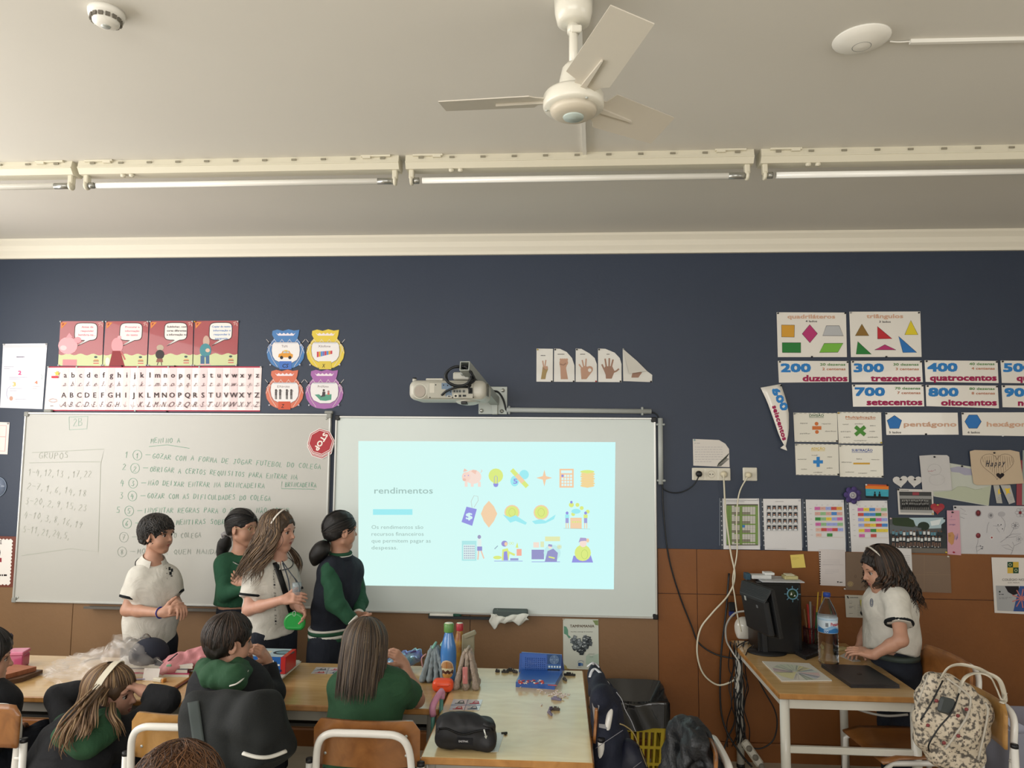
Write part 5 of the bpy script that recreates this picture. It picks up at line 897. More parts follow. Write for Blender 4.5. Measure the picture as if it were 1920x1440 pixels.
# school certificate at right edge
t, A = sheet('school_poster', 'white school poster with green and yellow crest at right edge', 'poster', [(1859, 1045), (1990, 1047), (1996, 1155), (1865, 1149)], y=YW, col='#d4d0cc', rough=.35); X0, Y0 = 1860, 1045
A.rect(1889, 1053.5, 1910, 1075, '#1f4630'); A.rect(1899.5, 1053.5, 1910, 1064, '#c9a844'); A.rect(1889, 1064, 1899.5, 1075, '#c9a844'); A.ring(1894, 1059, 2.5, 2.5, .8, '#c9c8a0', 10); A.ring(1905, 1069.5, 2.5, 2.5, .8, '#c9c8a0', 10); A.text('COLÉGIO NOVO', 1879, 1089, 1930, 4.5, '#4a463e'); A.text('DA MAIA', 1890, 1093.5, 1912, 2, '#4a463e')
A.P([(1867, 1098), (1990, 1100), (1993, 1150), (1870, 1145)], '#a3a5a8'); A.P([(1884, 1099), (1910, 1099), (1912, 1112), (1900, 1116), (1890, 1110)], '#1a161c'); A.P([(1912, 1099), (1990, 1100), (1992, 1149), (1900, 1146), (1906, 1120)], '#34508a'); [A.line([(1915, 1122), (1915+18*math.cos(k*.7), 1122+18*math.sin(k*.7))], 2, '#b8706a') for k in range(9)]; A.rect(1873, 1108, 1876, 1111, '#2a3a30'); A.scrib(1873, 1113, 1888, 1116, 1, '#333', 1.3); A.scrib(1873, 1119, 1898, 1124, 2, '#666', .6); A.build('print', t)
# TAMPAMANIA poster low on the wall
T7 = (900, 1140, .152824)
t, A = csheet(T7, 'tampamania_poster', 'white TAMPAMANIA poster low on the wall behind the table', 'poster', [(1018, 130), (1452, 140), (1460, 758), (1022, 748)], y=YW, col='#c3c8be', rough=.4, pins=[(1022, 136, '#c9b8a0')])
A.P([(1030, 220), (1062, 232), (1080, 270), (1082, 330), (1118, 360), (1090, 372), (1060, 330), (1030, 315)], '#5f8f78'); A.P([(1380, 152), (1450, 150), (1450, 215), (1415, 208), (1400, 180)], '#7a8a5c'); A.P([(1032, 750), (1034, 690), (1062, 715), (1070, 740), (1104, 750)], '#9a8f5a'); A.P([(1300, 590), (1330, 570), (1360, 590), (1455, 560), (1458, 700), (1300, 690)], '#a9bcae')
A.text('TAMPAMANIA', 1104, 238, 1402, 34, '#5a4a38', bold=.02); A.text('Recolha e entrega de tampinhas', 1116, 296, 1384, 9, '#3a3a38', bold=.02)
r = random.Random(9); hp = heart(1240, 465, 250, 250, 40)
from math import hypot
def inh(x, y):
    c_ = False; n = len(hp)
    for i in range(n):
        (x1, y1), (x2, y2) = hp[i], hp[i-1]
        if (y1 > y) != (y2 > y) and x < (x2-x1)*(y-y1)/(y2-y1)+x1: c_ = not c_
    return c_
for k in range(120):
    x, y = r.uniform(1120, 1360), r.uniform(350, 590)
    if inh(x, y):
        a = r.uniform(-.5, .5); ww, hh = 22, 26; R2 = lambda u, v: (x+u*math.cos(a)-v*math.sin(a), y+u*math.sin(a)+v*math.cos(a)); A.P([R2(-ww, -hh), R2(ww, -hh), R2(ww, hh), R2(-ww, hh)], r.choice(['#2c3236', '#4a5256', '#6d767a'])); A.P([R2(-ww*.6, -hh*.6), R2(ww*.6, -hh*.6), R2(ww*.6, 0), R2(-ww*.6, 0)], r.choice(['#8a9296', '#a9b0b2', '#596064']))
A.rect(1205, 672, 1234, 712, '#2f4f80'); A.P([(1234, 672), (1262, 680), (1262, 712), (1234, 706)], '#5a7aa6'); A.line([(1200, 668), (1215, 648), (1240, 642), (1262, 652), (1272, 668)], 4, '#4a6a90'); A.scrib(1190, 722, 1280, 732, 1, '#5a6a88', 4); A.text('COLÉGIO NOVO', 1330, 572, 1405, 13, '#7a8f80'); A.text('DA MAIA', 1348, 606, 1390, 12, '#7a8f80'); A.build('printed_design', t)
# ================================================================ furniture
TZ = .665
TOPW = wood('table_laminate', '#b9955f', '#caa873', (2, 14, 2), .22, .5); EDGE = wood('table_edge_wood', '#9a6a34', '#b07f45', (10, 10, 10), .35)
TOPP = wood('slide_lit_laminate', '#cdb380', '#dcc694', (3, 9, 2), .2, .6); LEG = mat('table_leg_grey', '#8e8c84', .4, coat=.2); LEGW = mat('desk_leg_white', '#c9c7bd', .35, coat=.3)  # centre table's paler laminate has the slide's reflection painted into its colour
def table(name, label, x0, x1, y0, y1, top, leg, r=.02, bar=None, ap=.045):
    t = thing(name, label, 'table' if name == 'school_table' else 'desk', ((x0+x1)/2, (y0+y1)/2, 0)); cx, cy = (x0+x1)/2, (y0+y1)/2
    MB().box((cx, cy, TZ-.011), (x1-x0-.006, y1-y0-.006, .022), bev=.002).build('tabletop', top, t)
    b = MB()
    for c_, s_ in (((cx, y0+.004, TZ-.0125), (x1-x0, .01, .024)), ((cx, y1-.004, TZ-.0125), (x1-x0, .01, .024)), ((x0+.004, cy, TZ-.0125), (.01, y1-y0, .024)), ((x1-.004, cy, TZ-.0125), (.01, y1-y0, .024))): b.box(c_, s_, bev=.004)
    b.build('edge_band', EDGE, t); i = .035
    for yy in (y0+i, y1-i): MB().box((cx, yy, TZ-.024-ap/2), (x1-x0-2*i, .02, ap)).build('rail', leg, t)
    for xx in (x0+i, x1-i): MB().box((xx, cy, TZ-.024-ap/2), (.02, y1-y0-2*i, ap)).build('rail', leg, t)
    for xx in (x0+i, x1-i):
        for yy in (y0+i, y1-i):
            g = MB().tube([(xx, yy, .012), (xx, yy, TZ-.024)], r, 14).build('leg', leg, t); MB().tube([(xx, yy, 0), (xx, yy, .02)], r+.002, 12).build('foot_cap', BLK, g)
    if bar: MB().box((cx, y0+i, bar), (x1-x0-2*i, .022, .03), bev=.004).build('crossbar', leg, t)
    return t
tA = table('school_table', 'school table at far left under the plastic bag', -2.90, -1.685, -1.24, -.67, TOPW, LEG)
tB = table('school_table', 'school table in the middle holding the board game box', -1.675, -.478, -1.24, -.67, TOPW, LEG)
tC = table('school_table', 'pale school table at centre front with blue battleship game', -.468, .128, -1.69, -.675, TOPP, LEG)
for t, x0, x1 in ((tA, -2.9, -1.685), (tB, -1.675, -.478)): MB().box(((x0+x1)/2, -.93, .545), (x1-x0-.12, .40, .012)).box(((x0+x1)/2, -.74, .57), (x1-x0-.12, .012, .05)).build('book_shelf', mat('shelf_dark', '#4b4a47', .6), t)
tD = table('teacher_desk', 'desk with white legs at right carrying the computer', .972, 1.60, -.925, -.05, TOPW, LEGW, r=.021, bar=.42)
CW = wood('chair_plywood', '#744720', '#8f5e30', (9, 2, 9), .35, .35); CWP = wood('chair_plywood_pale', '#936a34', '#aa8046', (9, 2, 9), .35, .35)
def chair(label, loc, rot, wd=CW, group='wooden school chairs with white tube frames', top=.80, bot=.645):
    t = thing('school_chair', label, 'chair', (0, 0, 0), group); m = TUBE
    f = lambda x, z: -.185-.035*(z-.4)/.4+.03*(1-(x/.18)**2)*-1+.03
    def bp(u, v):
        x = (u-.5)*.37; z = bot+(top-bot)*v; rr = .035; e = 0
        cut = max(0, abs(x)-(.185-rr)); 
        if z > top-rr and cut > 0: z = min(z, top-rr+math.sqrt(max(0, rr*rr-cut*cut)))
        return V(x, -.20-.06*(z-.4)-.028*(1-(2*(u-.5))**2), z)
    MB().grid(bp, 16, 8, .010).build('backrest', wd, t)
    MB().grid(lambda u, v: V((u-.5)*.36*(1-.08*v*v), -.175+.36*(1-v)-(0), .405-.012*math.sin(math.pi*u)*math.sin(math.pi*(1-v))-(.02*max(0, .2-v)/.2)), 12, 10, .010).build('seat', wd, t)
    yb = lambda z: -.218-.06*(z-.4)
    up = [V(-.165, yb(.3)+.0, .30), V(-.165, yb(.5)-.012, .5), V(-.163, yb(.66)-.02, .66), V(-.150, yb(.735)-.03, .735), V(-.115, yb(.76)-.034, .765), V(-.05, yb(.77)-.036, .770), V(.05, yb(.77)-.036, .770), V(.115, yb(.76)-.034, .765), V(.150, yb(.735)-.03, .735), V(.163, yb(.66)-.02, .66), V(.165, yb(.5)-.012, .5), V(.165, yb(.3), .30)]
    MB().tube(spline(up, 5), .0125, 12).build('back_frame', m, t)
    for s in (-1, 1):
        g = MB().tube([(s*.192, -.235, .012), (s*.192, -.235, .66)], .0125, 12).build('leg', m, t); MB().tube([(s*.192, -.235, .655), (s*.192, -.235, .668)], .0132, 12).build('tube_plug', BLK, g); MB().tube([(s*.192, -.235, 0), (s*.192, -.235, .02)], .015, 12).build('foot_cap', BLK, g)
        MB().tube([(s*.165, -.222, .32), (s*.165, -.05, .385), (s*.165, .14, .385), (s*.175, .175, .36), (s*.185, .19, .012)], .0125, 12).build('leg', m, t)
        MB().tube([(s*.165, -.235, .60), (s*.192, -.235, .60)], .006, 8).tube([(s*.165, -.225, .34), (s*.192, -.235, .34)], .006, 8).build('weld', m, t)
    MB().tube([(-.165, .12, .385), (.165, .12, .385)], .010, 10).tube([(-.165, -.20, .35), (.165, -.20, .35)], .010, 10).build('cross_tube', m, t)
    for s in (-1, 1):
        for z in (bot+.04, top-.05): MB().lathe((s*.14, -.20-.06*(z-.4)-.014, z), [(.005, 0), (.004, .003), (0, .004)], 8, R=rotx(-math.pi/2)).build('rivet', GREYM, t)
    t.location = loc; t.rotation_euler = (0, 0, rot); return t
pc_ = P(685, 1375, -1.74)
ch1 = chair('wooden school chair at bottom centre behind the long-haired girl', (pc_[0], -1.50, 0), 0)
ch2 = chair('pale wooden school chair of the boy, jacket over its back', (-1.30, -1.50, 0), 0, CWP)
cl = P(38, 1385, -1.72); ch3 = chair('wooden school chair cut by the left photo edge', (cl[0]-.17, -1.93, 0), math.radians(192), CW, top=.79)
ch4 = chair('wooden school chair standing against the wall behind the desk girl', (P(1765, 1225, -.72)[0]-.2, -.74, 0), math.radians(95), CW)
ch5 = chair('pale wooden school chair carrying the floral bag', (P(1815, 1278, -1.22)[0]-.2, -1.24, 0), math.radians(95), CWP)
ch6 = chair('wooden school chair right of the pale table under dark jackets', (-.07, -1.29, 0), math.radians(90), CW)
cr_ = P(1305, 1400, -1.3); ch7 = chair('wooden school chair at bottom centre right under a black coat', (.25, -1.82, 0), math.radians(90), CW)
# ================================================================ things on the tables
def T(px, py, h=0): return Q(px, py, TZ+h)
def flatsheet(name, label, cat, q, m, z=TZ+.0005, th=.0008, art=None):
    pts = [Q(a, b, z) for a, b in q]; c = np.mean(pts, 0); t = thing(name, label, cat, (c[0], c[1], z)); MB().prism(pts, (0, 0, th)).build('sheet', m, t)
    A = Art(lambda px, py, d=0: Q(px, py, z+th+.0003+d)); return t, A
# --- left table
c = T(33, 1249); t = thing('pink_box', 'small translucent pink box on the far left table', 'box', c); PK_ = mat('pink_plastic', '#a8466a', .25, coat=.5)
b = MB(); b.box(c+V(0, 0, .03), (.075, .06, .06), rotz(.15), bev=.004).build('box_body', PK_, t); MB().box(c+V(0, -.002, .068), (.08, .065, .016), rotz(.15)@rotx(.06), bev=.003).build('box_lid', mat('pink_plastic_light', '#c46a8a', .25, coat=.5), t)
WD1 = wood('plank_wood', '#8a4f30', '#a5694a', (3, 30, 3), .5, 0); WD2 = wood('plank_wood_dark', '#4c3426', '#5c4230', (3, 30, 3), .5, 0)
def plank(label, q, z, th, m): pts = [Q(a, b_, z) for a, b_ in q]; c = np.mean(pts, 0); return tag(MB().prism(pts, (0, 0, th)).build('wooden_board', m, None, (c[0], c[1], z)), label, 'board')
plank('dark brown wooden board lowest of the pair at far left', [(-10, 1290), (42, 1279), (80, 1264), (30, 1262), (-10, 1262)], TZ+.0, .02, WD2)
plank('reddish wooden board resting on the dark board', [(-10, 1279), (28, 1269), (68, 1258), (30, 1254), (-10, 1258)], TZ+.021, .02, WD1)
c = T(5, 1222); tag(MB().box(c+V(-.02, .0, .045), (.12, .05, .09), bev=.01).build('dark_pouch', mat('dark_pouch_cloth', '#3a3440', .8), None, c), 'dark pouch standing at the far left behind the pink box', 'pouch')
# crumpled clear plastic bag
FILM = mat('clear_plastic_film', '#e6e0da', .12, alpha=.15, spec=.9, coat=.8); FILM2 = mat('clear_plastic_film_bright', '#f2ece4', .1, alpha=.5, spec=.9, coat=.9)
bo = T(205, 1262); t = thing('plastic_bag', 'large crumpled clear plastic bag on the left table', 'plastic bag', bo)
def bag(u, v, seed, sc=1):
    a = u*6.2832; rx, ry, hz = .27*sc, .16*sc, .115*sc; th = v*1.45
    n = 1+.13*math.sin(a*3+seed+v*4)+.09*math.sin(a*7+v*9+seed*2)+.06*math.sin(a*13-v*15)
    x = rx*math.cos(a)*math.cos(th)*n; y = ry*math.sin(a)*math.cos(th)*n; z = max(.002, hz*math.sin(th)*(1+.35*math.cos(a-.4))*n)
    return bo+V(x-.02, y+.0, z)
MB().grid(lambda u, v: bag(u, v, 1), 60, 22).build('film', FILM, t); MB().grid(lambda u, v: bag(u, v, 4, .9), 48, 16).build('inner_film', FILM, t)
b = MB()
for k in range(70):
    u, v = rng.rand(), rng.rand()*.9; p = [bag((u+.012*j*math.cos(k)) % 1, min(1, v+.03*j*abs(math.sin(k*1.7))), 1)+V(0, 0, .0015) for j in range(4)]
    b.tube(spline(p, 3), [.0004]+[.0013]*8+[.0004], 4, flatr=.5)
b.build('crease', FILM2, t)
tag(MB().grid(lambda u, v: T(258, 1240)+V((u-.5)*.2+.01*math.sin(v*9), (v-.5)*.12, .06+.045*math.sin(u*2.6+.3)+.012*math.sin(u*14+v*8)+.008*math.sin(v*17)), 20, 12, .001).build('silver_sleeve', mat('silver_film', '#8e8d8a', .18, metal=.7), None, T(258, 1240)), 'crinkled silver plastic sleeve beside the navy cap', 'plastic sleeve')
# notebooks under the bag
def stackbox(name, label, q, z, th, m, cat, pages=None):
    pts = [Q(a, b_, z) for a, b_ in q]; c = np.mean(pts, 0); t = thing(name, label, cat, (c[0], c[1], z))
    if pages: MB().prism([p*.985+c*.015 for p in pts], (0, 0, th-.002)).build('pages', pages, t); MB().prism([p+V(0, 0, th-.002) for p in pts], (0, 0, .002)).build('cover', m, t)
    else: MB().prism(pts, (0, 0, th)).build('cover', m, t)
    return t
PG = mat('page_edges', '#c9c5b8', .8)
stackbox('notebook', 'pink notebook lowest in the stack on the left table', [(225, 1268), (355, 1270), (352, 1250), (235, 1248)], TZ, .014, mat('pink_cover', '#b03c62', .4), 'notebook', PG)
stackbox('notebook', 'grey notebook in the middle of the left stack', [(225, 1260), (352, 1262), (350, 1244), (235, 1242)], TZ+.015, .016, mat('grey_cover', '#5f6068', .4), 'notebook', PG)
stackbox('notebook', 'white topped notebook highest in the left stack', [(215, 1252), (362, 1254), (356, 1238), (232, 1236)], TZ+.032, .016, mat('white_cover', '#cfccc6', .4), 'notebook', PG)
# navy cap
c = T(283, 1241, .04); t = thing('baseball_cap', 'dark navy cap lying on the notebooks of the left table', 'cap', c); NV = mat('navy_cloth', '#1e2230', .85, bump=.15, bscale=400)
blob('crown', [pe(c+V(-.01, 0, .035), (.088, .085, .075)), pp(c+V(0, 0, .002), (0, 0, -1))], NV, t, h=.006)
MB().grid(lambda u, v: c+V(.06+.115*v, (u-.5)*.15*(1-.25*v*v), .018-.012*v+.012*(1-(2*u-1)**2)-.01), 12, 8, .003).build('brim', NV, t); MB().ball(c+V(-.01, 0, .11), (.006, .006, .004), 8).build('button', NV, t)
# pink pencil pouch
c = T(350, 1262); t = thing('pencil_pouch', 'big pink fabric pencil pouch on the left tables', 'pencil case', c); PINK = mat('pink_fabric', '#c5858a', .8, bump=.2, bscale=250)
blob('pouch', [pc(c+V(-.06, -.01, .045), c+V(.09, .09, .06), .042, .055, k=.03), pe(c+V(-.07, -.02, .025), (.05, .045, .03), k=.03), pp(c+V(0, 0, .001), (0, 0, -1))], PINK, t, h=.006, noise=folds(.006, 60, 3))
MB().tube(spline([c+V(-.085, -.035, .055), c+V(-.055, -.048, .075), c+V(-.03, -.035, .098)], 5), .003, 6).build('zip', BLK, t); MB().box(c+V(-.055, -.06, .045), (.022, .006, .022), rotz(.3), bev=.003).build('green_patch', flat('#7fae92'), t)
def stick(name, label, a, b_, r, m, cat='pencil', tip=None, n=6, parent=None):
    t = thing(name, label, cat, a); d = unit(b_-a); L = np.linalg.norm(b_-a); MB().tube([a, b_], r, n, smooth=n > 6).build('barrel', m, t); MB().tube([b_, b_+d*min(.015, L*.2)], [r, .0006], n).build('tip', tip or wood('pencil_tip', '#b98a5a', '#c9a070'), t); return t
stick('pencil', 'yellow pencil lying by the folded paper on left table', T(362, 1270, .004), T(385, 1276, .004), .004, mat('yellow_pencil', '#d0b458', .4))
stick('pen', 'lilac pen lying in front of the white card', T(284, 1273, .004), T(255, 1274, .004), .004, mat('lilac_plastic', '#8d86a0', .3), 'pen')
stick('felt_pen', 'red-brown felt pen pointing at the seated boy', T(328, 1293, .004), T(356, 1274, .004), .004, mat('maroon_plastic', '#5c2420', .4), 'pen')
c = T(282, 1276); t = thing('white_card', 'small folded white card standing near the pencils', 'card', c); MB().prism([c+V(-.038, 0, 0), c+V(.036, 0, 0), c+V(.036, .012, .05), c+V(-.038, .012, .05)], (0, .001, 0)).build('card', mat('white_card_paper', '#d8d3cf', .6), t)
c = T(297, 1278); t = thing('eraser', 'white eraser with orange end near the girl elbow', 'eraser', c); MB().box(c+V(0, 0, .008), (.045, .022, .016), rotz(-.2), bev=.003).build('rubber', mat('eraser_white', '#d8d2c0', .6), t); MB().box(c+V(.028, -.005, .008), (.014, .0225, .0165), rotz(-.2), bev=.003).build('orange_end', flat('#c98a4a'), t)
c = T(383, 1272); t = thing('folded_tissue', 'folded white paper tent beside the yellow pencil', 'paper', c)
MB().prism([c+V(-.02, 0, 0), c+V(-.006, 0, 0), c+V(.002, .01, .045)], (0, .001, 0)).prism([c+V(.016, 0, 0), c+V(.026, .005, .01), c+V(.002, .01, .045)], (0, .001, 0)).build('paper', mat('white_card_paper', '#d8d3cf'), t)
c = T(396, 1262); tag(blob('green_sunglasses', [pc(c+V(-.05, -.01, .008), c+V(.05, .0, .012), .009, .009), pe(c+V(0, 0, .01), (.028, .018, .012))], mat('olive_cloth', '#3f4426', .5), None, h=.005, origin=c), 'olive green strap lying beside the pink pouch', 'strap')
c = T(420, 1268); t = thing('black_pencil_case', 'black case with a round handle half hidden by the boy', 'pencil case', c)
blob('pouch', [pe(c+V(.02, .02, .035), (.075, .04, .035))], mat('black_nylon', '#17181c', .6), t, h=.006); MB().tube([c+V(-.045+.032*math.cos(a), -.01, .04+.04*math.sin(a)) for a in np.arange(0, 6.28, .35)], .006, 7, True).build('loop_handle', mat('black_nylon', '#17181c'), t)
# --- middle table: game box on magazines
MAGP = mat('magazine_cover', '#b8bdb4', .35, coat=.3)
for k, (dx, lb) in enumerate(((0, 'lowest magazine under the board game box'), (-4, 'middle magazine under the board game box'), (3, 'top magazine directly under the board game box'))):
    z = TZ+k*.009; t = stackbox('magazine', lb, [(440+dx, 1285), (524+dx, 1276), (562+dx, 1241+k), (470+dx, 1238)], z, .0085, MAGP, 'magazine', PG)
q0, q1, q2, q3 = [Q(a, b_, TZ+.028) for a, b_ in ((468, 1262), (535, 1264), (543, 1249), (480, 1247))]
t = thing('board_game_box', 'blue and red board game box with yellow letters', 'game box', q0); H_ = .075
e1 = unit(q1-q0); e2 = unit(q3-q0); e2 = unit(e2-e1*(e1@e2)); W_ = np.linalg.norm(q1-q0); D_ = .13; Rb = np.stack([e1, e2, V(0, 0, 1)], 1); cc_ = q0+e1*W_/2+e2*D_/2+V(0, 0, H_/2)
MB().box(cc_, (W_, D_, H_), Rb, bev=.002).build('box_body', flat('#2860a8', .3), t); MB().box(cc_+e1*(W_/2-.001), (.004, D_*.98, H_*.98), Rb).build('red_end', flat('#b32f2c', .3), t); MB().box(cc_+e1*(W_/2-.012)-e2*(D_/2), (.022, .003, H_*.98), Rb).build('red_corner', flat('#b32f2c', .3), t)
A = Art(lambda u, v, d=0: q0+e1*u-e2*(.0025+d)+V(0, 0, v)); 
def UP(s, x0, z0, x1, h, col, A=A): A.text(s, x0, z0, x1, -h, col)
v_, f_ = textmesh('HALLI', 0, 0, 1); 
def tt(s, x0, z0, x1, h, col):
    v, f = textmesh(s, 0, 0, 1); m0, m1 = v[:, 0].min(), v[:, 0].max()
    for dx, dy in ((0, 0), (.0006, .0006), (-.0006, 0)): A.put([(x0+(p[0]-m0)/(m1-m0)*(x1-x0)+dx, z0+p[1]*h/.73+dy) for p in v], f, col)
tt('HALLI', .006, .043, .075, .018, '#e0c83a'); tt('GALLI', .006, .012, .075, .018, '#e0c83a'); A.rect(.09, .03, .112, .06, '#e8e6e0'); A.ell(.10, .035, .007, .01, '#b33', 10); A.rect(.118, .036, .14, .044, '#dfe3e6'); A.rect(.135, .01, .15, .02, '#1c2a4a'); A.build('printed_letters', t)
B = Art(lambda u, v, d=0: q0+e1*u+e2*v+V(0, 0, H_+.0004+d)); B.rect(0, 0, W_, D_, '#9fb4bc'); B.ell(.13, .07, .05, .035, '#23303a'); B.ell(.13, .07, .036, .022, '#6d8a94'); B.rect(.01, .02, .07, .09, '#c9c0a8'); B.ell(.05, .04, .02, .02, '#b8632c'); B.rect(W_-.02, 0, W_, D_, '#b32f2c'); B.build('printed_top', t)
def cards(label, q):
    t, A = flatsheet('card_sheet', label, 'card', q, mat('glossy_card', '#cfcdcf', .15, coat=.6)); q = [np.array(p, float) for p in q]
    m = lambda u, v: tuple((q[0]*(1-u)+q[1]*u)*(1-v)+(q[3]*(1-u)+q[2]*u)*v)
    for (i, j, c_) in ((0, 0, '#3d4a4a'), (1, 0, '#a8304a'), (0, 1, '#b03434'), (1, 1, '#4a5668')):
        u, v = .04+i*.5, .06+j*.5; A.P([m(u+.06, v+.28), m(u+.4, v+.28), m(u+.4, v+.34), m(u+.06, v+.34)], c_); A.P([m(u+.14, v+.26), m(u+.2, v+.06), m(u+.34, v+.06), m(u+.38, v+.26)], c_); A.P([m(u+.2, v+.2), m(u+.23, v+.1), m(u+.32, v+.1), m(u+.33, v+.2)], '#cfc4c4')
    for k in range(3): A.P([m(0, .46+k*.03), m(1, .46+k*.03), m(1, .475+k*.03), m(0, .475+k*.03)], '#8a9ab8')
    A.P([m(.485, 0), m(.515, 0), m(.515, 1), m(.485, 1)], '#8a8a98'); A.build('printed_pattern', t)
cards('glossy printed card sheet on the middle table by the long-haired girl', [(593, 1251), (641, 1252), (640, 1264), (583, 1263)])
cards('glossy printed card sheet on the pale table behind black pouch', [(850, 1311), (905, 1312), (898, 1332), (842, 1332)])
c = T(757, 1262); t = thing('iridescent_pouch', 'shiny iridescent pencil pouch behind the girl raised arm', 'pencil case', c)
m_ = mat('iridescent_film', '#6f6fd0', .15, metal=.6, col2='#9ad0b8', nscale=14)
blob('pouch', [pc(c+V(-.06, 0, .035), c+V(.04, .06, .06), .032, .035, k=.02), pp(c, (0, 0, -1))], m_, t, h=.006, noise=folds(.006, 70, 8)); MB().tube(spline([c+V(0, .03, .08), c+V(.05, .06, .085), c+V(.075, .08, .05)], 4), .012, 6, flatr=.4).build('strap', flat('#4a3a6a'), t)
# --- pale table
def bottle(label, c, body, cap, H, r, art=None):
    t = thing('drink_bottle', label, 'bottle', c); MB().lathe(c, [(r*.95, 0), (r, .008), (r, H*.5), (r*.93, H*.6), (r*.66, H*.75), (r*.52, H*.83), (r*.5, H*.86)], 28).build('body', body, t)
    MB().lathe(c, [(r*.58, H*.85), (r*.6, H*.86), (r*.62, H*.985), (r*.55, H)], 24).build('cap', cap, t); MB().lathe(c, [(r*.5, H), (r*.5, H+.001), (0, H+.0012)], 20).build('cap_top', mat('cap_cream', '#d6d9c0', .4), t); return t
c = T(840, 1277); bt = bottle('blue metal bottle with a hamburger picture and green cap', c, mat('blue_bottle', '#3f78b8', .25, coat=.6), mat('green_cap', '#5c8a4a', .4), .258, .037)
def cyl(c, r): return lambda u, v, d=0: c+V((r+.0005+d)*math.sin(u), -(r+.0005+d)*math.cos(u), v)
A = Art(cyl(c, .037))
def celip(A, u, v, ru, rv, col, n=20): A.P([(u+ru*math.cos(6.2832*k/n), v+rv*math.sin(6.2832*k/n)) for k in range(n)], col)
def cpoly(pts, col): 
    for k in range(-8, 8):
        pass
for (u0, u1, v0, v1, col) in ((-1.0, .9, .02, .102, '#c9b79a'),):
    A.put([(u0+(u1-u0)*i/12, vv) for i in range(13) for vv in (max(v0, .061-.04*math.sqrt(max(0, 1-((i-6)/6)**2))), min(v1, .061+.041*math.sqrt(max(0, 1-((i-6)/6)**2))))], [(2*i, 2*i+2, 2*i+3, 2*i+1) for i in range(12)], col)
def band(u0, u1, fa, fb, col, n=12): A.put([(u0+(u1-u0)*i/n, f((i/n-.5)*2)) for i in range(n+1) for f in (fa, fb)], [(2*i, 2*i+2, 2*i+3, 2*i+1) for i in range(n)], col)
band(-.85, .75, lambda s: .066+0*s, lambda s: .066+.03*math.sqrt(max(0, 1-s*s)), '#a5713f'); band(-.9, .8, lambda s: .055+.004*math.sin(9*s), lambda s: .066, '#c9c3a0'); band(-.9, .8, lambda s: .042+.004*math.sin(11*s), lambda s: .056+.004*math.sin(9*s), '#4a2a20'); band(-.75, .65, lambda s: .02+.012*abs(s), lambda s: .042, '#c08a48'); A.build('hamburger_picture', bt)
c = T(853, 1266, 0)+V(.012, .055, 0); b2 = bottle('small bottle with red cap standing behind the blue bottle', c, mat('yellow_bottle', '#b8963a', .35, col2='#8a4a3a', nscale=30), mat('red_cap', '#a8303a', .4), .225, .028)
def zippouch(label, c, m, cols, h=.12, w=.085, rot=0, folds_n=4):
    t = thing('pencil_pouch', label, 'pencil case', c); R = rotz(rot)
    for k in range(folds_n):
        x = (k-(folds_n-1)/2)*w/folds_n
        blob('fold', [pc(c+R@V(x*1.25, 0, .014), c+R@V(x*.35, .01, h-.012), .014, .007, k=.01, M=flatM(R@V(0, 1, 0), .5), fac=.7), pc(c+R@V(x*1.25, -.025, .014), c+R@V(x*1.25, .05, .014), .0135, .0135, k=.01), pc(c+R@V(x*1.25, .05, .014), c+R@V(x*.35, .045, h-.012), .013, .008, k=.01), pc(c+R@V(x*1.25, -.02, .014), c+R@V(x*.35, .0, h-.012), .0125, .007, k=.012), pc(c+R@V(x, .015, .04), c+R@V(x*.5, .02, h-.03), .014, .01, k=.02)], m, t, h=.005, noise=folds(.002, 160, k))
    MB().tube([c+R@V(-.004, -.01, h-.004), c+R@V(.004, .055, h+.002)], .006, 8).build('zip', cols, t); return t
c = T(806, 1281)+V(.01, .03, 0); zp = zippouch('grey folded pencil pouch left of the blue bottle', c, mat('grey_blue_cloth', '#7f8c92', .7, bump=.3, bscale=300), flat('#86b8a8'), .155, .10, .05)
MB().tube(spline([c+V(-.035, .0, .12), c+V(-.055, 0, .1), c+V(-.05, 0, .06)], 4), .003, 6).build('strap', flat('#b88a8a'), zp); MB().box(c+V(.038, .03, .165), (.012, .04, .04), roty(.6)@rotx(-.3), bev=.003).build('green_flap', flat('#86b8a8'), zp)
c = T(869, 1294)+V(.01, .025, 0); zp = zippouch('sparkly beige pencil pouch with pink tag right of the bottle', c, mat('sparkly_beige_cloth', '#8a7c70', .5, col2='#a89a8c', nscale=220, bump=.4, bscale=300), flat('#a89c8c'), .165, .105, 0, 3)
MB().box(c+V(.0, -.055, .072), (.022, .008, .075), rotx(.12), bev=.003).build('pink_tag', flat('#c07a78'), zp)
A = Art(lambda x, z, d=0: c+V(x, -.0595-d+(z-.05)*.12*0, z)); A.put([(-.004+(-.0)+p[1]*.006, .09-(p[0])*.008) for p in textmesh('Cool girl', 0, 0, 1)[0]], textmesh('Cool girl', 0, 0, 1)[1], '#e8d8d4'); A.build('tag_lettering', zp)
c = T(862, 1270)+V(.03, .06, 0); tag(MB().box(c+V(0, 0, .09), (.06, .015, .18), rotz(.2), bev=.004).box(c+V(.008, -.002, .18), (.06, .02, .022), roty(-.4), bev=.004).build('grey_folder', mat('taupe_plastic', '#85806a', .4), None, c), 'taupe folder with cream clip behind the beige pouch', 'folder')
c = T(829, 1299); t = thing('orange_case', 'bright orange rounded case in front of the blue bottle', 'case', c); OC = mat('orange_silicone', '#e8532c', .4, coat=.2)
blob('shell', [pb(c+V(0, .02, .027), (.046, .03, .027), rd=.022)], OC, t, h=.005); MB().tube(spline([c+V(-.02, -.0105, .03), c+V(.02, -.0105, .03), c+V(.035, -.007, .036)], 4), .0015, 6).build('seam', flat('#c4411f'), t)
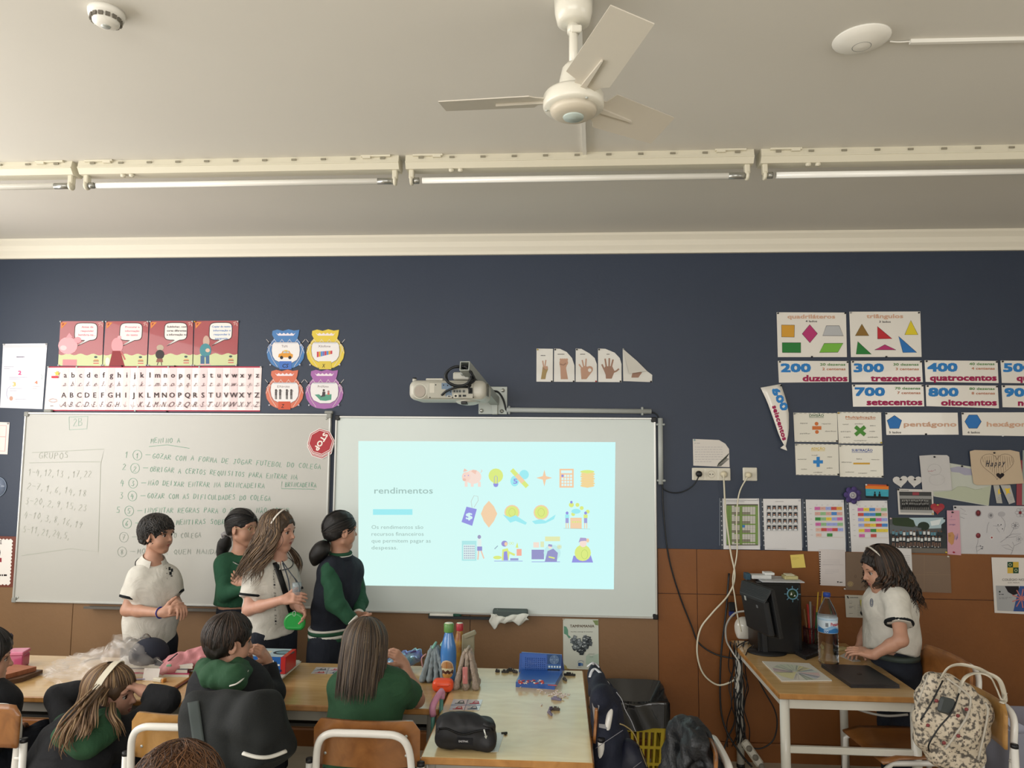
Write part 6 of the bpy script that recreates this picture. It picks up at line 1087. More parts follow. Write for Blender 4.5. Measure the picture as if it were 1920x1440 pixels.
c = P(818, 1330, -1.26); t = thing('toy_stand', 'pink and teal plastic frame poking up beside the black pouch', 'toy', (c[0], -1.27, .50))
a0, a1, a2, a3 = P(811, 1375, -1.32), P(812, 1322, -1.32), P(828, 1296, -1.24), P(826, 1350, -1.24)
MB().tube([a0+V(0, 0, -.1), a1], .008, 8).tube([a3+V(0, 0, -.1), a2+V(0, 0, -.01)], .008, 8).build('teal_post', mat('teal_plastic', '#4f8a80', .35), t)
MB().tube(spline([a1+V(0, 0, -.04), a1+V(0, 0, .0), a2+V(0, 0, 0), a2+V(0, 0, -.03)], 3), .013, 8).build('pink_bar', mat('pink_bar_plastic', '#c184a0', .35), t)
# black pouch
c = T(870, 1409); t = thing('pencil_case', 'black zipped pencil case nearest the camera on pale table', 'pencil case', c); BN = mat('black_nylon', '#17181c')
blob('body', [pb(c+V(0, .035, .05), (.105, .05, .05), rd=.03), pe(c+V(-.02, .04, .09), (.07, .035, .025), k=.03), pe(c+V(.085, .03, .03), (.025, .05, .028), k=.02), pp(c+V(0, 0, .0), (0, 0, -1))], BN, t, h=.005, noise=folds(.0025, 50, 5))
MB().tube(spline([c+V(-.095, -.012, .078), c+V(-.06, -.018, .082), c+V(-.02, -.018, .068), c+V(.01, -.018, .066), c+V(.05, -.018, .078), c+V(.09, -.012, .08)], 5), .0035, 6).build('zip_flap', flat('#050608'), t)
MB().box(c+V(.005, -.0185, .042), (.055, .002, .02)).build('label_patch', flat('#101116'), t); A = Art(lambda x, z, d=0: c+V(x, -.0205-d, z))
v, f = textmesh('EASTPAK', 0, .2, 1); m1 = v[:, 0].max(); A.put([(-.017+p[0]/m1*.034, .039+p[1]*.009) for p in v], f, '#d8d8da'); A.build('label_text', t)
MB().tube([c+V(.072, -.02, .085), c+V(.08, -.024, .06)], .003, 6).prism([c+V(.074, -.026, .063), c+V(.084, -.026, .066), c+V(.08, -.026, .055)], (0, .002, 0)).build('zip_pull', GREYM, t); MB().tube(spline([c+V(.07, -.01, .098), c+V(.085, -.015, .095), c+V(.1, -.005, .09), c+V(.105, .005, .075)], 4), .006, 7).build('side_loop', BN, t); MB().tube([c+V(-.088, -.02, .085), c+V(-.09, -.022, .07)], .003, 6).build('zip_pull', BN, t)
flatsheet('white_tube_wrapper', 'white paper sleeve half under the black pencil case', 'paper', [(918, 1410), (934, 1410), (946, 1374), (920, 1374)], mat('pale_paper_blue', '#cdd6d2', .4))
c = T(946, 1377); tag(MB().tube([c+V(-.012, 0, .004), c+V(.01, .005, .004)], .004, 6).tube([c+V(.008, .004, .004), c+V(.004, -.012, .003)], .003, 6).build('pen_clip', flat('#2a2a22'), None, c), 'tiny black clip next to the white paper sleeve', 'clip')
# battleship game
BL = mat('blue_game_plastic', '#1f55a8', .35, coat=.3); b0, b1, b2_, b3 = T(967, 1288), T(1040, 1293), T(1052, 1268), T(978, 1266)
t = thing('battleship_game', 'open blue battleship game case on the pale table', 'game', (b0+b1+b2_+b3)/4)
MB().prism([b0, b1, b2_+V(.008, .01, 0), b3+V(0, .01, 0)], (0, 0, .022)).build('base_tray', BL, t)
yl = (b2_[1]+b3[1])/2+.03; lz = TZ+.016; L0 = P(978, 1268, yl); L1 = P(1051, 1273, yl); L2 = P(1053, 1228, yl+.012); L3 = P(978, 1223, yl+.012)
MB().prism([L0, L1, L2, L3], (0, .008, 0)).build('lid', BL, t); MB().prism([L2+V(.001, .01, .0), L1+V(0, .01, 0), L1+V(.02, .08, 0), L1+V(.018, .08, .03)], (-.2, 0, 0)).build('back_tray', mat('blue_game_plastic', '#1f55a8'), t)
G7 = (900, 1140, .152824); A = Art(lambda px, py, d=0: P(900+px*.152824, 1140+py*.152824, yl-.0008-d+.012*max(0, min(1, (845-py)/300))))
A.P([(828, 572), (992, 578), (990, 694), (828, 688)], '#2c4a74'); [A.ring(910, 634, r_, r_*.98, 3, '#9ab4cc', 24) for r_ in (52, 38, 24)]; A.line([(858, 634), (962, 636)], 3, '#9ab4cc'); A.line([(910, 582), (911, 686)], 3, '#9ab4cc')
A.P([(828, 698), (990, 704), (990, 745), (828, 740)], '#3f6c9c'); [A.ell(850+k*33, 720+k, 11, 13, '#c8d4dc', 10) for k in range(5)]; A.P([(828, 748), (982, 752), (978, 838), (828, 832)], '#15181c'); [A.rect(835+k*28, 800-h, 855+k*28, 828, c2) for k, (h, c2) in enumerate(((15, '#8a5a34'), (0, '#5a4030'), (4, '#a06a3c'), (24, '#b8502c'), (-6, '#c8a074')))]
A.line([(512, 548), (992, 576)], 3, '#12366e'); A.line([(822, 570), (824, 835)], 3, '#12366e')
A.build('printed_panel', t)
b = MB()
for j in range(9):
    for i in range(10): px, py = 905+(560+i*26)*.1528-5, 1140+(612+j*24+i*1.2)*.1528; b.lathe(P(px-0, py, yl-.001+.008*(1-j/9)), [(.0022, 0), (.0022, .0015), (0, .0015)], 6, R=rotx(math.pi/2))
o = b.build('peg_hole', flat('#123d80'), t); o['kind'] = 'stuff'
tz2 = TZ+.0222; A = Art(lambda px, py, d=0: Q(900+px*.152824, 1140+py*.152824, tz2+d)); A.P([(832, 938), (930, 942), (945, 950), (942, 958), (832, 950)], '#d0504a'); A.build('printed_name', t)
r = random.Random(5); b = MB(); bw = MB()
for k in range(34):
    p = Q(900+(480+r.random()*300)*.1528, 1140+(885+r.random()*42)*.1528, tz2+.003); a = r.uniform(0, 3.1); (b if k % 3 else bw).tube([p-V(.006*math.cos(a), .006*math.sin(a), 0), p+V(.006*math.cos(a), .006*math.sin(a), 0)], .0022, 5)
b.build('red_pegs', flat('#d4544e'), t)['kind'] = 'stuff'; bw.build('white_pegs', flat('#dcd8d4'), t)['kind'] = 'stuff'
r = random.Random(12); spots = [(1009, 1293), (1016, 1294.5), (1013, 1298), (1023, 1299.5), (1029, 1303), (976, 1288), (1015, 1322)]+[(r.gauss(1047, 8), r.gauss(1302, 3)) for _ in range(30)]
pm = None
for k, (a, b_) in enumerate(spots):
    p = T(a, b_, .0025+.003*(k % 3 if k > 6 else 0)); an = r.uniform(0, 3.1)
    if pm is None:
        pm = MB().tube([(-.0055, 0, 0), (.0035, 0, 0)], .0018, 6).tube([(.0035, 0, 0), (.0065, 0, 0)], .003, 6).build('game_peg', mat('peg_white', '#e8dcd6', .35), None, (0, 0, 0)); o = pm
    else: o = pm.copy(); COL.objects.link(o)
    o.location = p; o.rotation_euler = (0, 0, an); tag(o, 'tiny white game peg scattered in front of the blue game', 'game peg', 'white game pegs on the pale table')
def ship(label, px, py, L, a, col='#5d5a68'):
    p = T(px, py); t = thing('toy_ship', label, 'toy ship', p); R = rotz(a); MB().box(p+V(0, 0, .005), (L, .009, .01), R, bev=.002).build('hull', flat(col, .4), t); MB().box(p+R@V(-.004, 0, .012), (L*.4, .006, .008), R, bev=.001).lathe(p+R@V(L*.25, 0, .01), [(.002, 0), (.002, .005)], 6).build('deckhouse', flat(col, .4), t)
for a in (('small black toy ship at left behind the game', 933, 1260.5, .022, 0, '#2c2a28'), ('long black toy ship behind the game lying leftmost', 947, 1261.5, .035, .1, '#2c2a28'), ('black toy ship crossing the long one behind the game', 958, 1259, .045, -.1, '#2c2a28'), ('grey toy ship touching its right end left of the game', 966, 1262, .025, -.3, '#3f3d3c'), ('long black toy ship at the right of the game', 1068, 1267, .055, -.1, '#1e1d1e'), ('grey toy ship right of the game near table edge', 1059, 1276, .03, -1, '#5a5854'), ('purple grey toy ship below the white pegs', 1043, 1313, .045, -.25, '#77738a'), ('brown grey toy ship alone at the right below', 1043, 1332, .03, -.1, '#4d4640'), ('purple grey toy ship leaning left of the brown one', 1033, 1332, .025, .9, '#625c70'), ('purple grey toy ship nearest the camera', 1031, 1340, .035, -1.1, '#746d80')): ship(*a)
# ================================================================ teacher desk things
NB = mat('matte_black', '#0f1012', .55)
c = Q(1438, 1223, TZ); mo = thing('monitor', 'black flat monitor seen from behind on the teacher desk', 'monitor', c)
MB().lathe(c, [(.10, 0), (.10, .006), (.03, .012), (0, .013)], 32, sy=.85).build('stand_base', NB, mo)
MB().box(c+V(-.02, .0, .13), (.03, .075, .26), roty(-.05), bev=.006).build('stand_post', NB, mo)
# panel: far edge to near edge
pf, pn = P(1391, 1088, -.45), P(1446, 1107, -.70); e = unit(pn-pf); nrm = unit(np.cross(e, V(0, 0, 1))); nrm = nrm if nrm[0] < 0 else -nrm; tl = unit(V(0, 0, 1)+nrm*-.0)
dn = unit(V(0, 0, -1)+nrm*-.18); Wp = np.linalg.norm(pn-pf); H_ = .235; mid = (pf+pn)/2+dn*H_/2; nn = unit(np.cross(e, dn)); nn = nn if nn[0] < 0 else -nn
Rm = np.stack([e, nn, -dn], 1)
MB().box(mid-nn*.01, (Wp, .022, H_), Rm, bev=.004).build('bezel', NB, mo)
MB().prism([pf+nn*.002, pn+nn*.002, pn+nn*.035+dn*.05-e*.02, pf+nn*.035+dn*.05+e*.02], dn*.01).build('top_vent', mat('vent_grey', '#26282a', .6), mo)
MB().box(mid+nn*.018+dn*.02, (Wp*.86, .035, H_*.78), Rm, bev=.014).build('rear_shell', mat('rear_shell', '#17181a', .5), mo)
for k in range(7): MB().box(pf+e*Wp/2+nn*(.006+.004*k)+dn*(.004+.0064*k), (Wp*.9, .0012, .0012), Rm).build('vent_line', flat('#050506'), mo)
MB().box(mid-nn*.0215, (Wp*.94, .002, H_*.9), Rm).build('screen', mat('screen_dark', '#1a2226', .15), mo); MB().box(mid+nn*.037-dn*.05-e*.06, (.016, .002, .022), Rm, bev=.001).build('badge', GREYM, mo); MB().box(mid+nn*.037-dn*.03+e*.04, (.014, .002, .014), Rm).build('sticker', flat('#5a5c5e'), mo)
x0, x1, yy = P(1420, 1140, -.30)[0], P(1503, 1140, -.30)[0], -.30; zt = P(1500, 1094, -.30)[2]
tw = thing('computer_tower', 'large black computer tower behind the monitor', 'computer', ((x0+x1)/2, yy+.1, TZ)); MB().box(((x0+x1)/2, yy+.1, (TZ+zt)/2), (x1-x0, .2, zt-TZ), bev=.005).build('case', mat('tower_black', '#08090b', .35), tw); MB().box(((x0+x1)/2, yy-.003, (TZ+zt)/2), (x1-x0-.03, .008, zt-TZ-.02), bev=.003).build('front_panel', mat('tower_front', '#0b0c0f', .3), tw)
c = P(1486, 1114, yy-.012); t = thing('ship_wheel_ornament', 'small blue ship wheel ornament stuck on the black tower', 'ornament', c); SW = flat('#5b8496', .4)
MB().tube([c+V(.026*math.cos(a), 0, .026*math.sin(a)) for a in np.arange(0, 6.28, .3)], .004, 7, True).build('rim', SW, t); MB().lathe(c+V(0, .001, 0), [(.024, 0), (.024, .001), (0, .0015)], 20, R=rotx(math.pi/2)).build('face', flat('#2e3d22', .2), t)
b = MB(); [b.tube([c+V(.028*math.cos(a), 0, .028*math.sin(a)), c+V(.038*math.cos(a), 0, .038*math.sin(a))], .0022, 6).ball(c+V(.039*math.cos(a), 0, .039*math.sin(a)), .0035, 6) for a in np.arange(0, 6.2, .7854)]; b.build('spoke_handle', SW, t); MB().prism([c+V(-.012, -.002, -.005), c+V(-.002, -.002, -.004), c+V(-.007, -.002, .01)], (0, -.001, 0)).prism([c+V(.004, -.002, -.012), c+V(.016, -.002, -.01), c+V(.01, -.002, -.002)], (0, -.001, 0)).build('sail', flat('#c8ccc8'), t)
# papers and boxes on top of the tower
zt2 = zt+.001
def topbox(name, label, px0, px1, h, col, cat, dy=0, z=0, dd=.12):
    a = P(px0, 1090, yy+.05); b_ = P(px1, 1090, yy+.05); return tag(MB().box(((a[0]+b_[0])/2, yy+.09+dy, zt2+z+h/2), (b_[0]-a[0], dd, h), rotz(.03), bev=min(.002, h*.3)).build(name, flat(col, .5), None, ((a[0]+b_[0])/2, yy+.09, zt2+z)), label, cat)
topbox('paper_stack', 'thin stack of white papers on top of the black tower', 1424, 1503, .006, '#b9bcc0', 'paper', 0, 0, .17)
topbox('small_box', 'small teal box at the left on the tower', 1400, 1409, .034, '#2c4a5a', 'box', 0, .0, .05).location.x += .0
topbox('white_box', 'long white carton lying on the black tower', 1411, 1448, .02, '#c8cac8', 'box', .0, .007, .06); topbox('white_card', 'white lid on the right half of the long carton', 1436, 1454, .013, '#d4d6d4', 'box', .0, .0275, .055)  # white_card here is the lid of the long carton
topbox('cream_block', 'cream sticky note block on the tower papers', 1473, 1498, .018, '#b3ab7c', 'note block', .0, .007, .06); topbox('cream_block', 'smaller pale note block resting on the cream block', 1476, 1492, .007, '#c4bfa4', 'note block', .0, .0255, .05)
# white dome speaker / lamp head
c = Q(1394, 1197, TZ); t = thing('desk_speaker', 'glossy white rounded speaker with black face at desk left', 'speaker', c)
blob('shell', [pe(c+V(.0, .02, .065), (.055, .055, .062)), pb(c+V(.0, .02, .02), (.035, .04, .02), rd=.01, k=.03), pp(c+V(.035, .0, .10), (.85, -.35, .35))], mat('glossy_white', '#d8d6cc', .15, coat=.6), t, h=.005)
MB().lathe(c+V(.031, .004, .085), [(.0, .004), (.04, .003), (.043, 0)], 20, R=basis((.35, .85, 0), (.85, -.35, .35))@np.eye(3)).build('black_face', NB, t)
c = Q(1418, 1190, TZ); tag(MB().box(c+V(0, 0, .03), (.07, .05, .03), roty(.15), bev=.006).build('usb_hub', NB, None, c+V(0, 0, 0)), 'black cable hub beside the white speaker', 'hub')
# keyboard
k0, k1, k2, k3 = Q(1472, 1192, TZ), Q(1452, 1206, TZ), Q(1511, 1238, TZ), Q(1538, 1228, TZ)
t = thing('keyboard', 'black keyboard lying across the teacher desk', 'keyboard', (k0+k2)/2); MB().prism([k0, k1, k2, k3], (0, 0, .016)).build('base', NB, t); b = MB()
for i in range(15):
    for j in range(5): u, v = (i+.5)/15, (j+.5)/5; p = (k0*(1-u)+k3*u)*(1-v)+(k1*(1-u)+k2*u)*v; ex = unit(k3-k0); b.box(p+V(0, 0, .019), (np.linalg.norm(k3-k0)/15*.8, np.linalg.norm(k1-k0)/5*.75, .006), rotz(math.atan2(ex[1], ex[0])))
o = b.build('keys', mat('key_black', '#15161a', .5), t); o['kind'] = 'stuff'
c = P(1526, 1199, -.22); c[2] = TZ; tag(blob('computer_mouse', [pe(c+V(0, 0, .014), (.045, .028, .02)), pp(c, (0, 0, -1))], NB, None, h=.005, origin=c), 'black computer mouse by the pencil cup', 'mouse')
# pencil cup with pens
c = P(1521, 1190, -.13); c[2] = TZ; t = thing('pencil_cup', 'dark red mesh pencil cup behind the water bottle', 'pencil cup', c); WR = mat('wine_red_mesh', '#4c1f26', .4, metal=.3); b = MB()
for k in range(26): a = k*6.2832/26; b.tube([c+V(.038*math.cos(a), .038*math.sin(a), .002), c+V(.04*math.cos(a), .04*math.sin(a), .10)], .0016, 4)
for z in np.arange(.01, .1, .012): b.tube([c+V(.039*math.cos(a), .039*math.sin(a), z) for a in np.arange(0, 6.28, .26)], .0009, 4, True)
o = b.build('mesh', WR, t); MB().lathe(c, [(.040, 0), (.040, .003)], 24).tube([c+V(.0405*math.cos(a), .0405*math.sin(a), .1) for a in np.arange(0, 6.28, .3)], .003, 6, True).build('rim', WR, t)
pens = [('yellow pencil with green end, left of the two tallest in the cup', 1534, 1110, '#c9a43a', .0036), ('yellow pencil with green end, right of the two tallest in the cup', 1543, 1109, '#c9a43a', .0036), ('thick red felt pen in the cup', 1514, 1133, '#b33a34', .006), ('grey ruler end sticking from the cup', 1519, 1128, '#8d8d88', .006), ('brown pencil at left in the cup', 1505, 1138, '#8a6040', .003), ('thin brown pencil leaning furthest left in the cup', 1508, 1142, '#9a7a54', .003), ('dark red pencil right of centre in the cup', 1527, 1136, '#7a3434', .004), ('brown pencil beside the ruler in the cup', 1523, 1134, '#7c5c44', .003)]
for i, (lb, px, py, col, r_) in enumerate(pens):
    tp = P(px, py, c[1]+.02*math.sin(i*2)); bt_ = c+V((tp[0]-c[0])*.4, .02*math.sin(i*2)*.6, .006); t2 = thing('pencil', lb, 'pencil', bt_, 'pens and pencils in the red cup'); MB().tube([bt_, tp], r_, 8).build('barrel', flat(col, .4), t2)
    if i < 2: MB().tube([bt_, bt_+(tp-bt_)*.62], r_+.0006, 8).build('green_sleeve', flat('#2f6a48'), t2)
c = P(1510, 1194, -.16); c[2] = TZ; tag(MB().box(c+V(0, -.03, .01), (.06, .03, .014), rotz(.2), bev=.003).build('glue_stick', flat('#a8a4a4'), None, c+V(0, -.03, .003)), 'small pale block at the foot of the red cup', 'eraser')
# water bottle
c = Q(1554, 1248, TZ); wb = thing('water_bottle', 'clear plastic water bottle with blue cap and label', 'bottle', c); PET = mat('clear_pet', '#eef4f6', .03, trans=1, ior=1.22, spec=.8); r_ = .0475
prof = [(.03, 0), (.043, .006), (r_, .02), (r_*.96, .05)]+[(r_*(.97 if k % 2 else 1.0), .055+k*.0085) for k in range(14)]+[(r_*.98, .178), (r_*.98, .235), (r_, .245), (r_*.93, .27), (r_*.7, .305), (r_*.42, .335), (.014, .345), (.014, .352)]
k_s = .93; prof = [(a, z*k_s) for a, z in prof]; MB().lathe(c, prof, 32).build('bottle_body', PET, wb)
MB().lathe(c, [(.0165, .335), (.0175, .336), (.0175, .352), (.016, .355), (0, .356)], 20).build('cap', flat('#243f8c', .35), wb)
MB().lathe(c, [(r_*1.0, .165), (r_*1.005, .168), (r_*1.005, .235), (r_*1.0, .238)], 40).build('label', mat('bottle_label', '#c9d8e4', .3), wb); A = Art(cyl(c, r_*1.01))
band(-1.5, 1.5, lambda s: .167, lambda s: .185+.006*math.sin(6*s), '#2f6da8', 24); band(-1.5, 1.5, lambda s: .185+.006*math.sin(6*s), lambda s: .195+.008*math.sin(5*s+1), '#7fa8cc', 24); band(-1.5, 1.5, lambda s: .226, lambda s: .236, '#a9c4d8', 20)
v, f = textmesh('Penacova', 0, 0, 1); m1 = v[:, 0].max()
for dx in (0, .012, -.012): A.put([(-.05+p[0]/m1*1.25+dx, .202+p[1]*.024) for p in v], f, '#b0233a')
for k in range(9): band(-.55+k*.03, -.55+k*.03+(.018 if k % 3 else .01), lambda s: .197, lambda s: .216, '#1c2230', 1)
A.ring(-.6, .176, .12, .0045, .002, '#e8f0f4', 12); A.ring(-.38, .176, .1, .0045, .002, '#e8f0f4', 12); A.build('label_print', wb)
# laptop, papers
l0, l1, l2, l3 = Q(1540, 1251, TZ), Q(1596, 1290, TZ), Q(1687, 1291, TZ), Q(1628, 1254, TZ)
t = thing('laptop', 'closed dark grey laptop at the front edge of the desk', 'laptop', (l0+l2)/2); SG = mat('space_grey', '#3a3a3e', .35, metal=.6); MB().prism([l0, l1, l2, l3], (0, 0, .010)).build('base', SG, t); MB().prism([p+V(0, 0, .0105) for p in (l0, l1, l2, l3)], (0, 0, .006)).build('lid', SG, t)
cl_ = (l0+l1+l2+l3)/4+V(0, 0, .017); MB().ball(cl_, (.011, .010, .0006), 12).ball(cl_+V(.004, .013, 0), (.004, .003, .0005), 8).build('lid_emblem', flat('#141416', .2), t)
p_, A = flatsheet('map_drawing', 'sheet with pale coloured radial drawing on the desk corner', 'drawing', [(1429, 1241), (1466, 1278), (1560, 1277), (1517, 1245)], mat('desk_paper', '#c9c6bc', .6), th=.004)
q = [np.array(x, float) for x in ((1429, 1241), (1517, 1245), (1560, 1277), (1466, 1278))]; m = lambda u, v: tuple((q[0]*(1-u)+q[1]*u)*(1-v)+(q[3]*(1-u)+q[2]*u)*v); r = random.Random(4)
for k in range(12): a0, a1 = k*.5236, (k+1)*.5236; A.P([m(.5, .5), m(.5+.46*math.cos(a0), .5+.44*math.sin(a0)), m(.5+.46*math.cos(a1), .5+.44*math.sin(a1))], r.choice(['#bcc4b0', '#c4b0ae', '#b0b4bc', '#c8c49a', '#b8c4c0', '#c9c6bc']))
for k in range(30): a = r.random()*6.28; A.line([m(.5+.08*math.cos(a), .5+.08*math.sin(a)), m(.5+.44*math.cos(a+.1), .5+.42*math.sin(a+.1))], .5, '#8d8f94')
A.build('pencil_drawing', p_)
flatsheet('loose_paper', 'white loose paper under the desk girl hands', 'paper', [(1574, 1230), (1600, 1241), (1614, 1240), (1590, 1222)], mat('desk_paper', '#c9c6bc')); c = Q(1577, 1219, TZ); tag(MB().box(c+V(0, 0, .008), (.05, .03, .016), rotz(.3), bev=.002).build('cream_eraser', flat('#b9ab7c', .5), None, c), 'cream coloured block on desk right of the bottle', 'eraser')
# cables at the desk
def desk_cable(label, pts, r, m): cable(label, pts, r, m, 8)
r = random.Random(21)
cable('white cable arching from the monitor back down the desk side', [V(1.0, -.5, .92), V(.97, -.48, .92), P(1378, 1150, -.3), P(1362, 1172, -.2), P(1362, 1200, -.15), P(1372, 1220, -.15), P(1388, 1250, -.2), V(.96, -.2, .45)], .005, mat('grey_white_cable', '#a9a8a2', .4))
cable('black cable dropping straight beside the desk leg', [P(1367, 1075, -.02), P(1361, 1150, -.04), P(1352, 1230, -.05), P(1351, 1320, -.07), P(1362, 1370, -.1), P(1390, 1415, -.15), P(1410, 1438, -.2)], .0055, RUB)
cable('black cable looping down near the floor left of the desk', [P(1376, 1290, -.1), P(1378, 1350, -.1), P(1364, 1385, -.1), P(1356, 1415, -.12), P(1362, 1435, -.16), P(1372, 1443, -.2)], .005, RUB)
for k in range(12):
    x = 1368+k*3.2; yb = -.09-.02*(k % 5); pts = [P(x, 1206+r.uniform(-6, 6), yb-.02)]
    for j in range(1, 6): pts.append(P(1372+k*2.6+r.uniform(-9, 9), 1206+j*38+r.uniform(-8, 8), yb+r.uniform(-.02, .02)))
    cable(['first', 'second', 'third', 'fourth', 'fifth', 'sixth', 'seventh', 'eighth', 'ninth', 'tenth', 'eleventh', 'twelfth'][k]+' strand from the left of black cables tangled under the desk', pts, .003, RUB)
cable('black cable hanging in a big loop under the desk', [P(1412, 1250, -.15), P(1430, 1290, -.15), P(1452, 1330, -.15), P(1457, 1360, -.15), P(1448, 1390, -.15), P(1422, 1404, -.15), P(1398, 1392, -.13), P(1388, 1350, -.12), P(1390, 1300, -.12)], .004, RUB)
cable('thin black cable loop on the desk top by the monitor stand', [Q(1398, 1228, TZ+.004), Q(1405, 1215, TZ+.006), Q(1422, 1206, TZ+.03), Q(1440, 1196, TZ+.05), Q(1446, 1186, TZ+.08)], .0025, RUB)
cable('black cable over the desk edge in front of speaker', [Q(1382, 1225, TZ-.03), Q(1383, 1212, TZ+.006), Q(1398, 1203, TZ+.006), Q(1420, 1196, TZ+.01)], .003, RUB)
cable('grey white cable sagging beneath the teacher desk top', [P(1590, 1322, -.6), P(1620, 1334, -.6), P(1660, 1342, -.6), P(1702, 1340, -.6)], .006, mat('grey_white_cable', '#a9a8a2'))
c = P(1372, 1148, -.06); t = thing('cable_adapter', 'black adapter with blue plug hanging beside the monitor', 'adapter', c); MB().box(c+V(0, 0, .03), (.035, .02, .05), bev=.004).build('housing', NB, t); MB().box(c+V(0, 0, -.008), (.03, .02, .028), bev=.004).build('blue_connector', flat('#1f2c6a', .4), t)
s0, s1 = P(1396, 1392, -.16), P(1424, 1432, -.20); d = unit(s1-s0); t = thing('power_strip', 'white power strip leaning at the foot of the desk leg', 'power strip', s1); Rb = basis(d, (0, -1, .2))
MB().box((s0+s1)/2, (.045, np.linalg.norm(s1-s0)+.02, .03), Rb, bev=.008).build('housing', mat('strip_white', '#b9b5a8', .4), t); [MB().lathe((s0+s1)/2+d*(k-.5)*.05+Rb[:, 2]*.0155, [(.016, 0), (.016, .001), (0, .001)], 14, R=Rb).build('outlet', flat('#7a766c'), t) for k in range(3)]
# ================================================================ waste bin
bx, by = .405, -.24; YL = mat('yellow_plastic', '#b8a22c', .4); t = thing('waste_bin', 'yellow slotted plastic bin lined with a black bag', 'bin', (bx, by, 0))
def wl(x, y, z): s = .80+.2*z/.36; return V(bx+x*.165*s, by+y*.125*s, z)
def slab(a, b_, c_, d_, th=.004): MB
b = MB()
for side in range(4):
    def pt(u, z, o=0, side=side):
        e = 1+o; return [wl(u, -e, z), wl(e, u, z), wl(-u, e, z), wl(-e, -u, z)][side]
    def quad(u0, u1, z0, z1): p = [pt(u0, z0), pt(u1, z0), pt(u1, z1), pt(u0, z1)]; pi = [pt(u0, z0, -.035), pt(u1, z0, -.035), pt(u1, z1, -.035), pt(u0, z1, -.035)]; b.add(p+pi, [(0, 1, 2, 3), (7, 6, 5, 4), (0, 4, 5, 1), (1, 5, 6, 2), (2, 6, 7, 3), (3, 7, 4, 0)])
    rows_ = ((.03, .10), (.115, .185), (.2, .27)); quad(-1, 1, 0, .03); quad(-1, 1, .27, .36); quad(-1, 1, .10, .115); quad(-1, 1, .185, .2)
    N = 9; us = np.linspace(-.86, .86, N+1)
    for z0, z1 in rows_:
        quad(-1, us[0], z0, z1); quad(us[-1], 1, z0, z1)
        for k in range(N): quad(us[k]-.03 if k else us[0]-.01, us[k]+.05, z0, z1)
b.build('slotted_basket', YL, t); MB().box((bx, by, .006), (.26, .19, .01)).build('bottom', YL, t)
BG = mat('black_bin_bag', '#0c0d10', .22, coat=.5); b = MB()
def bagf(u, v):
    a = u*6.2832; cx_, sy_ = math.cos(a), math.sin(a); k = max(abs(cx_), abs(sy_)); x, y = cx_/k, sy_/k
    if v < .45: f_ = v/.45; z = .29+.012*math.sin(a*5)+f_*.135+(0 if f_ < 1 else 0); o = 1.06+.02*math.sin(a*9+f_*3)+.03*(1-f_)
    else: f_ = (v-.45)/.55; z = .425-.13*f_; o = 1.02+.03*f_+.03*math.sin(a*7+f_*5)
    z += (.035*(.5+.5*sy_) if v > .3 and v < .6 else 0); p = wl(x*o, y*o, .36); p[2] = z; return p
b.grid(bagf, 64, 20).build('bin_liner', BG, t); b = MB(); b.grid(lambda u, v: bagf(u, .45)*(1-v*.9)+V(bx, by, .2)*v*.9, 40, 6).build('liner_inside', BG, t)
for k in range(9): a = .2+k*.7; MB().tube(spline([bagf(a/6.2832 % 1, .45), bagf((a+.12)/6.2832 % 1, .7), bagf((a+.3)/6.2832 % 1, .98)], 3), .0022, 5).build('liner_crease', mat('bag_sheen', '#2a2d33', .2, coat=.6), t)
# ================================================================ jackets on chairs, bags
def capsurf(name, label, cat, prims, m, h=.009, nz=None, extra=None, org=None):
    lo = np.min([_bb(p)[0] for p in prims if p['op'] == 1], 0); hi = np.max([_bb(p)[1] for p in prims if p['op'] == 1], 0); c = V((lo[0]+hi[0])/2, (lo[1]+hi[1])/2, lo[2]); t = thing(name, label, cat, c); blob('fabric', prims, m, t, h=h, noise=nz); return t
NVY = mat('navy_jacket_cloth', '#12182a', .8, bump=.2, bscale=200); BKC = mat('black_jacket_cloth', '#0e0f14', .75, bump=.2, bscale=200)
# jackets over chair 6 (right of pale table)
def jack(px, py, y): return P(px, py, y)
j = capsurf('jacket', 'navy school jacket with white stripes over chair right of pale table', 'jacket', [pc(V(.160, -1.12, .795), V(.165, -1.44, .79), .032, .034, k=.03), pc(V(.19, -1.15, .73), V(.24, -1.22, .38), .045, .06, k=.05), pc(V(.19, -1.40, .74), V(.20, -1.5, .45), .05, .055, k=.05), pc(V(.19, -1.3, .74), V(.27, -1.33, .40), .055, .07, k=.05), pc(V(.16, -1.30, .70), V(.165, -1.45, .50), .02, .03, k=.03)], NVY, nz=folds(.008, 32, 2, (1, 1, 2.5)))
JS = surf(j, -.003)
for pts in (((1101, 1250), (1109, 1244), (1117, 1246), (1123, 1252)), ((1106, 1270), (1110, 1258), (1116, 1254), (1125, 1261))): MB().tube([JS(q[0], q[1]) for q in spline([V(*q, 0) for q in pts], 4)], .0065, 6, flatr=.4).build('white_stripe', flat('#c8cbd0', .7), j)
bp = capsurf('backpack', 'dark navy backpack with gold zip hanging right of the pale table', 'backpack', [pb((.29, -1.52, .30), (.10, .12, .24), rd=.08, k=.03), pe((.27, -1.42, .52), (.07, .09, .12), k=.06), pb((.31, -1.62, .22), (.085, .05, .16), rd=.045, k=.03)], mat('navy_backpack', '#0d1226', .55, bump=.15, bscale=300), nz=folds(.005, 28, 6))
GZ = flat('#8a7a52', .4)
BS = surf(bp, -.003); SL = lambda pts, f, r, n=5: MB().tube([f(q[0], q[1]) for q in spline([V(*q, 0) for q in pts], n)], r, 6, flatr=.5)
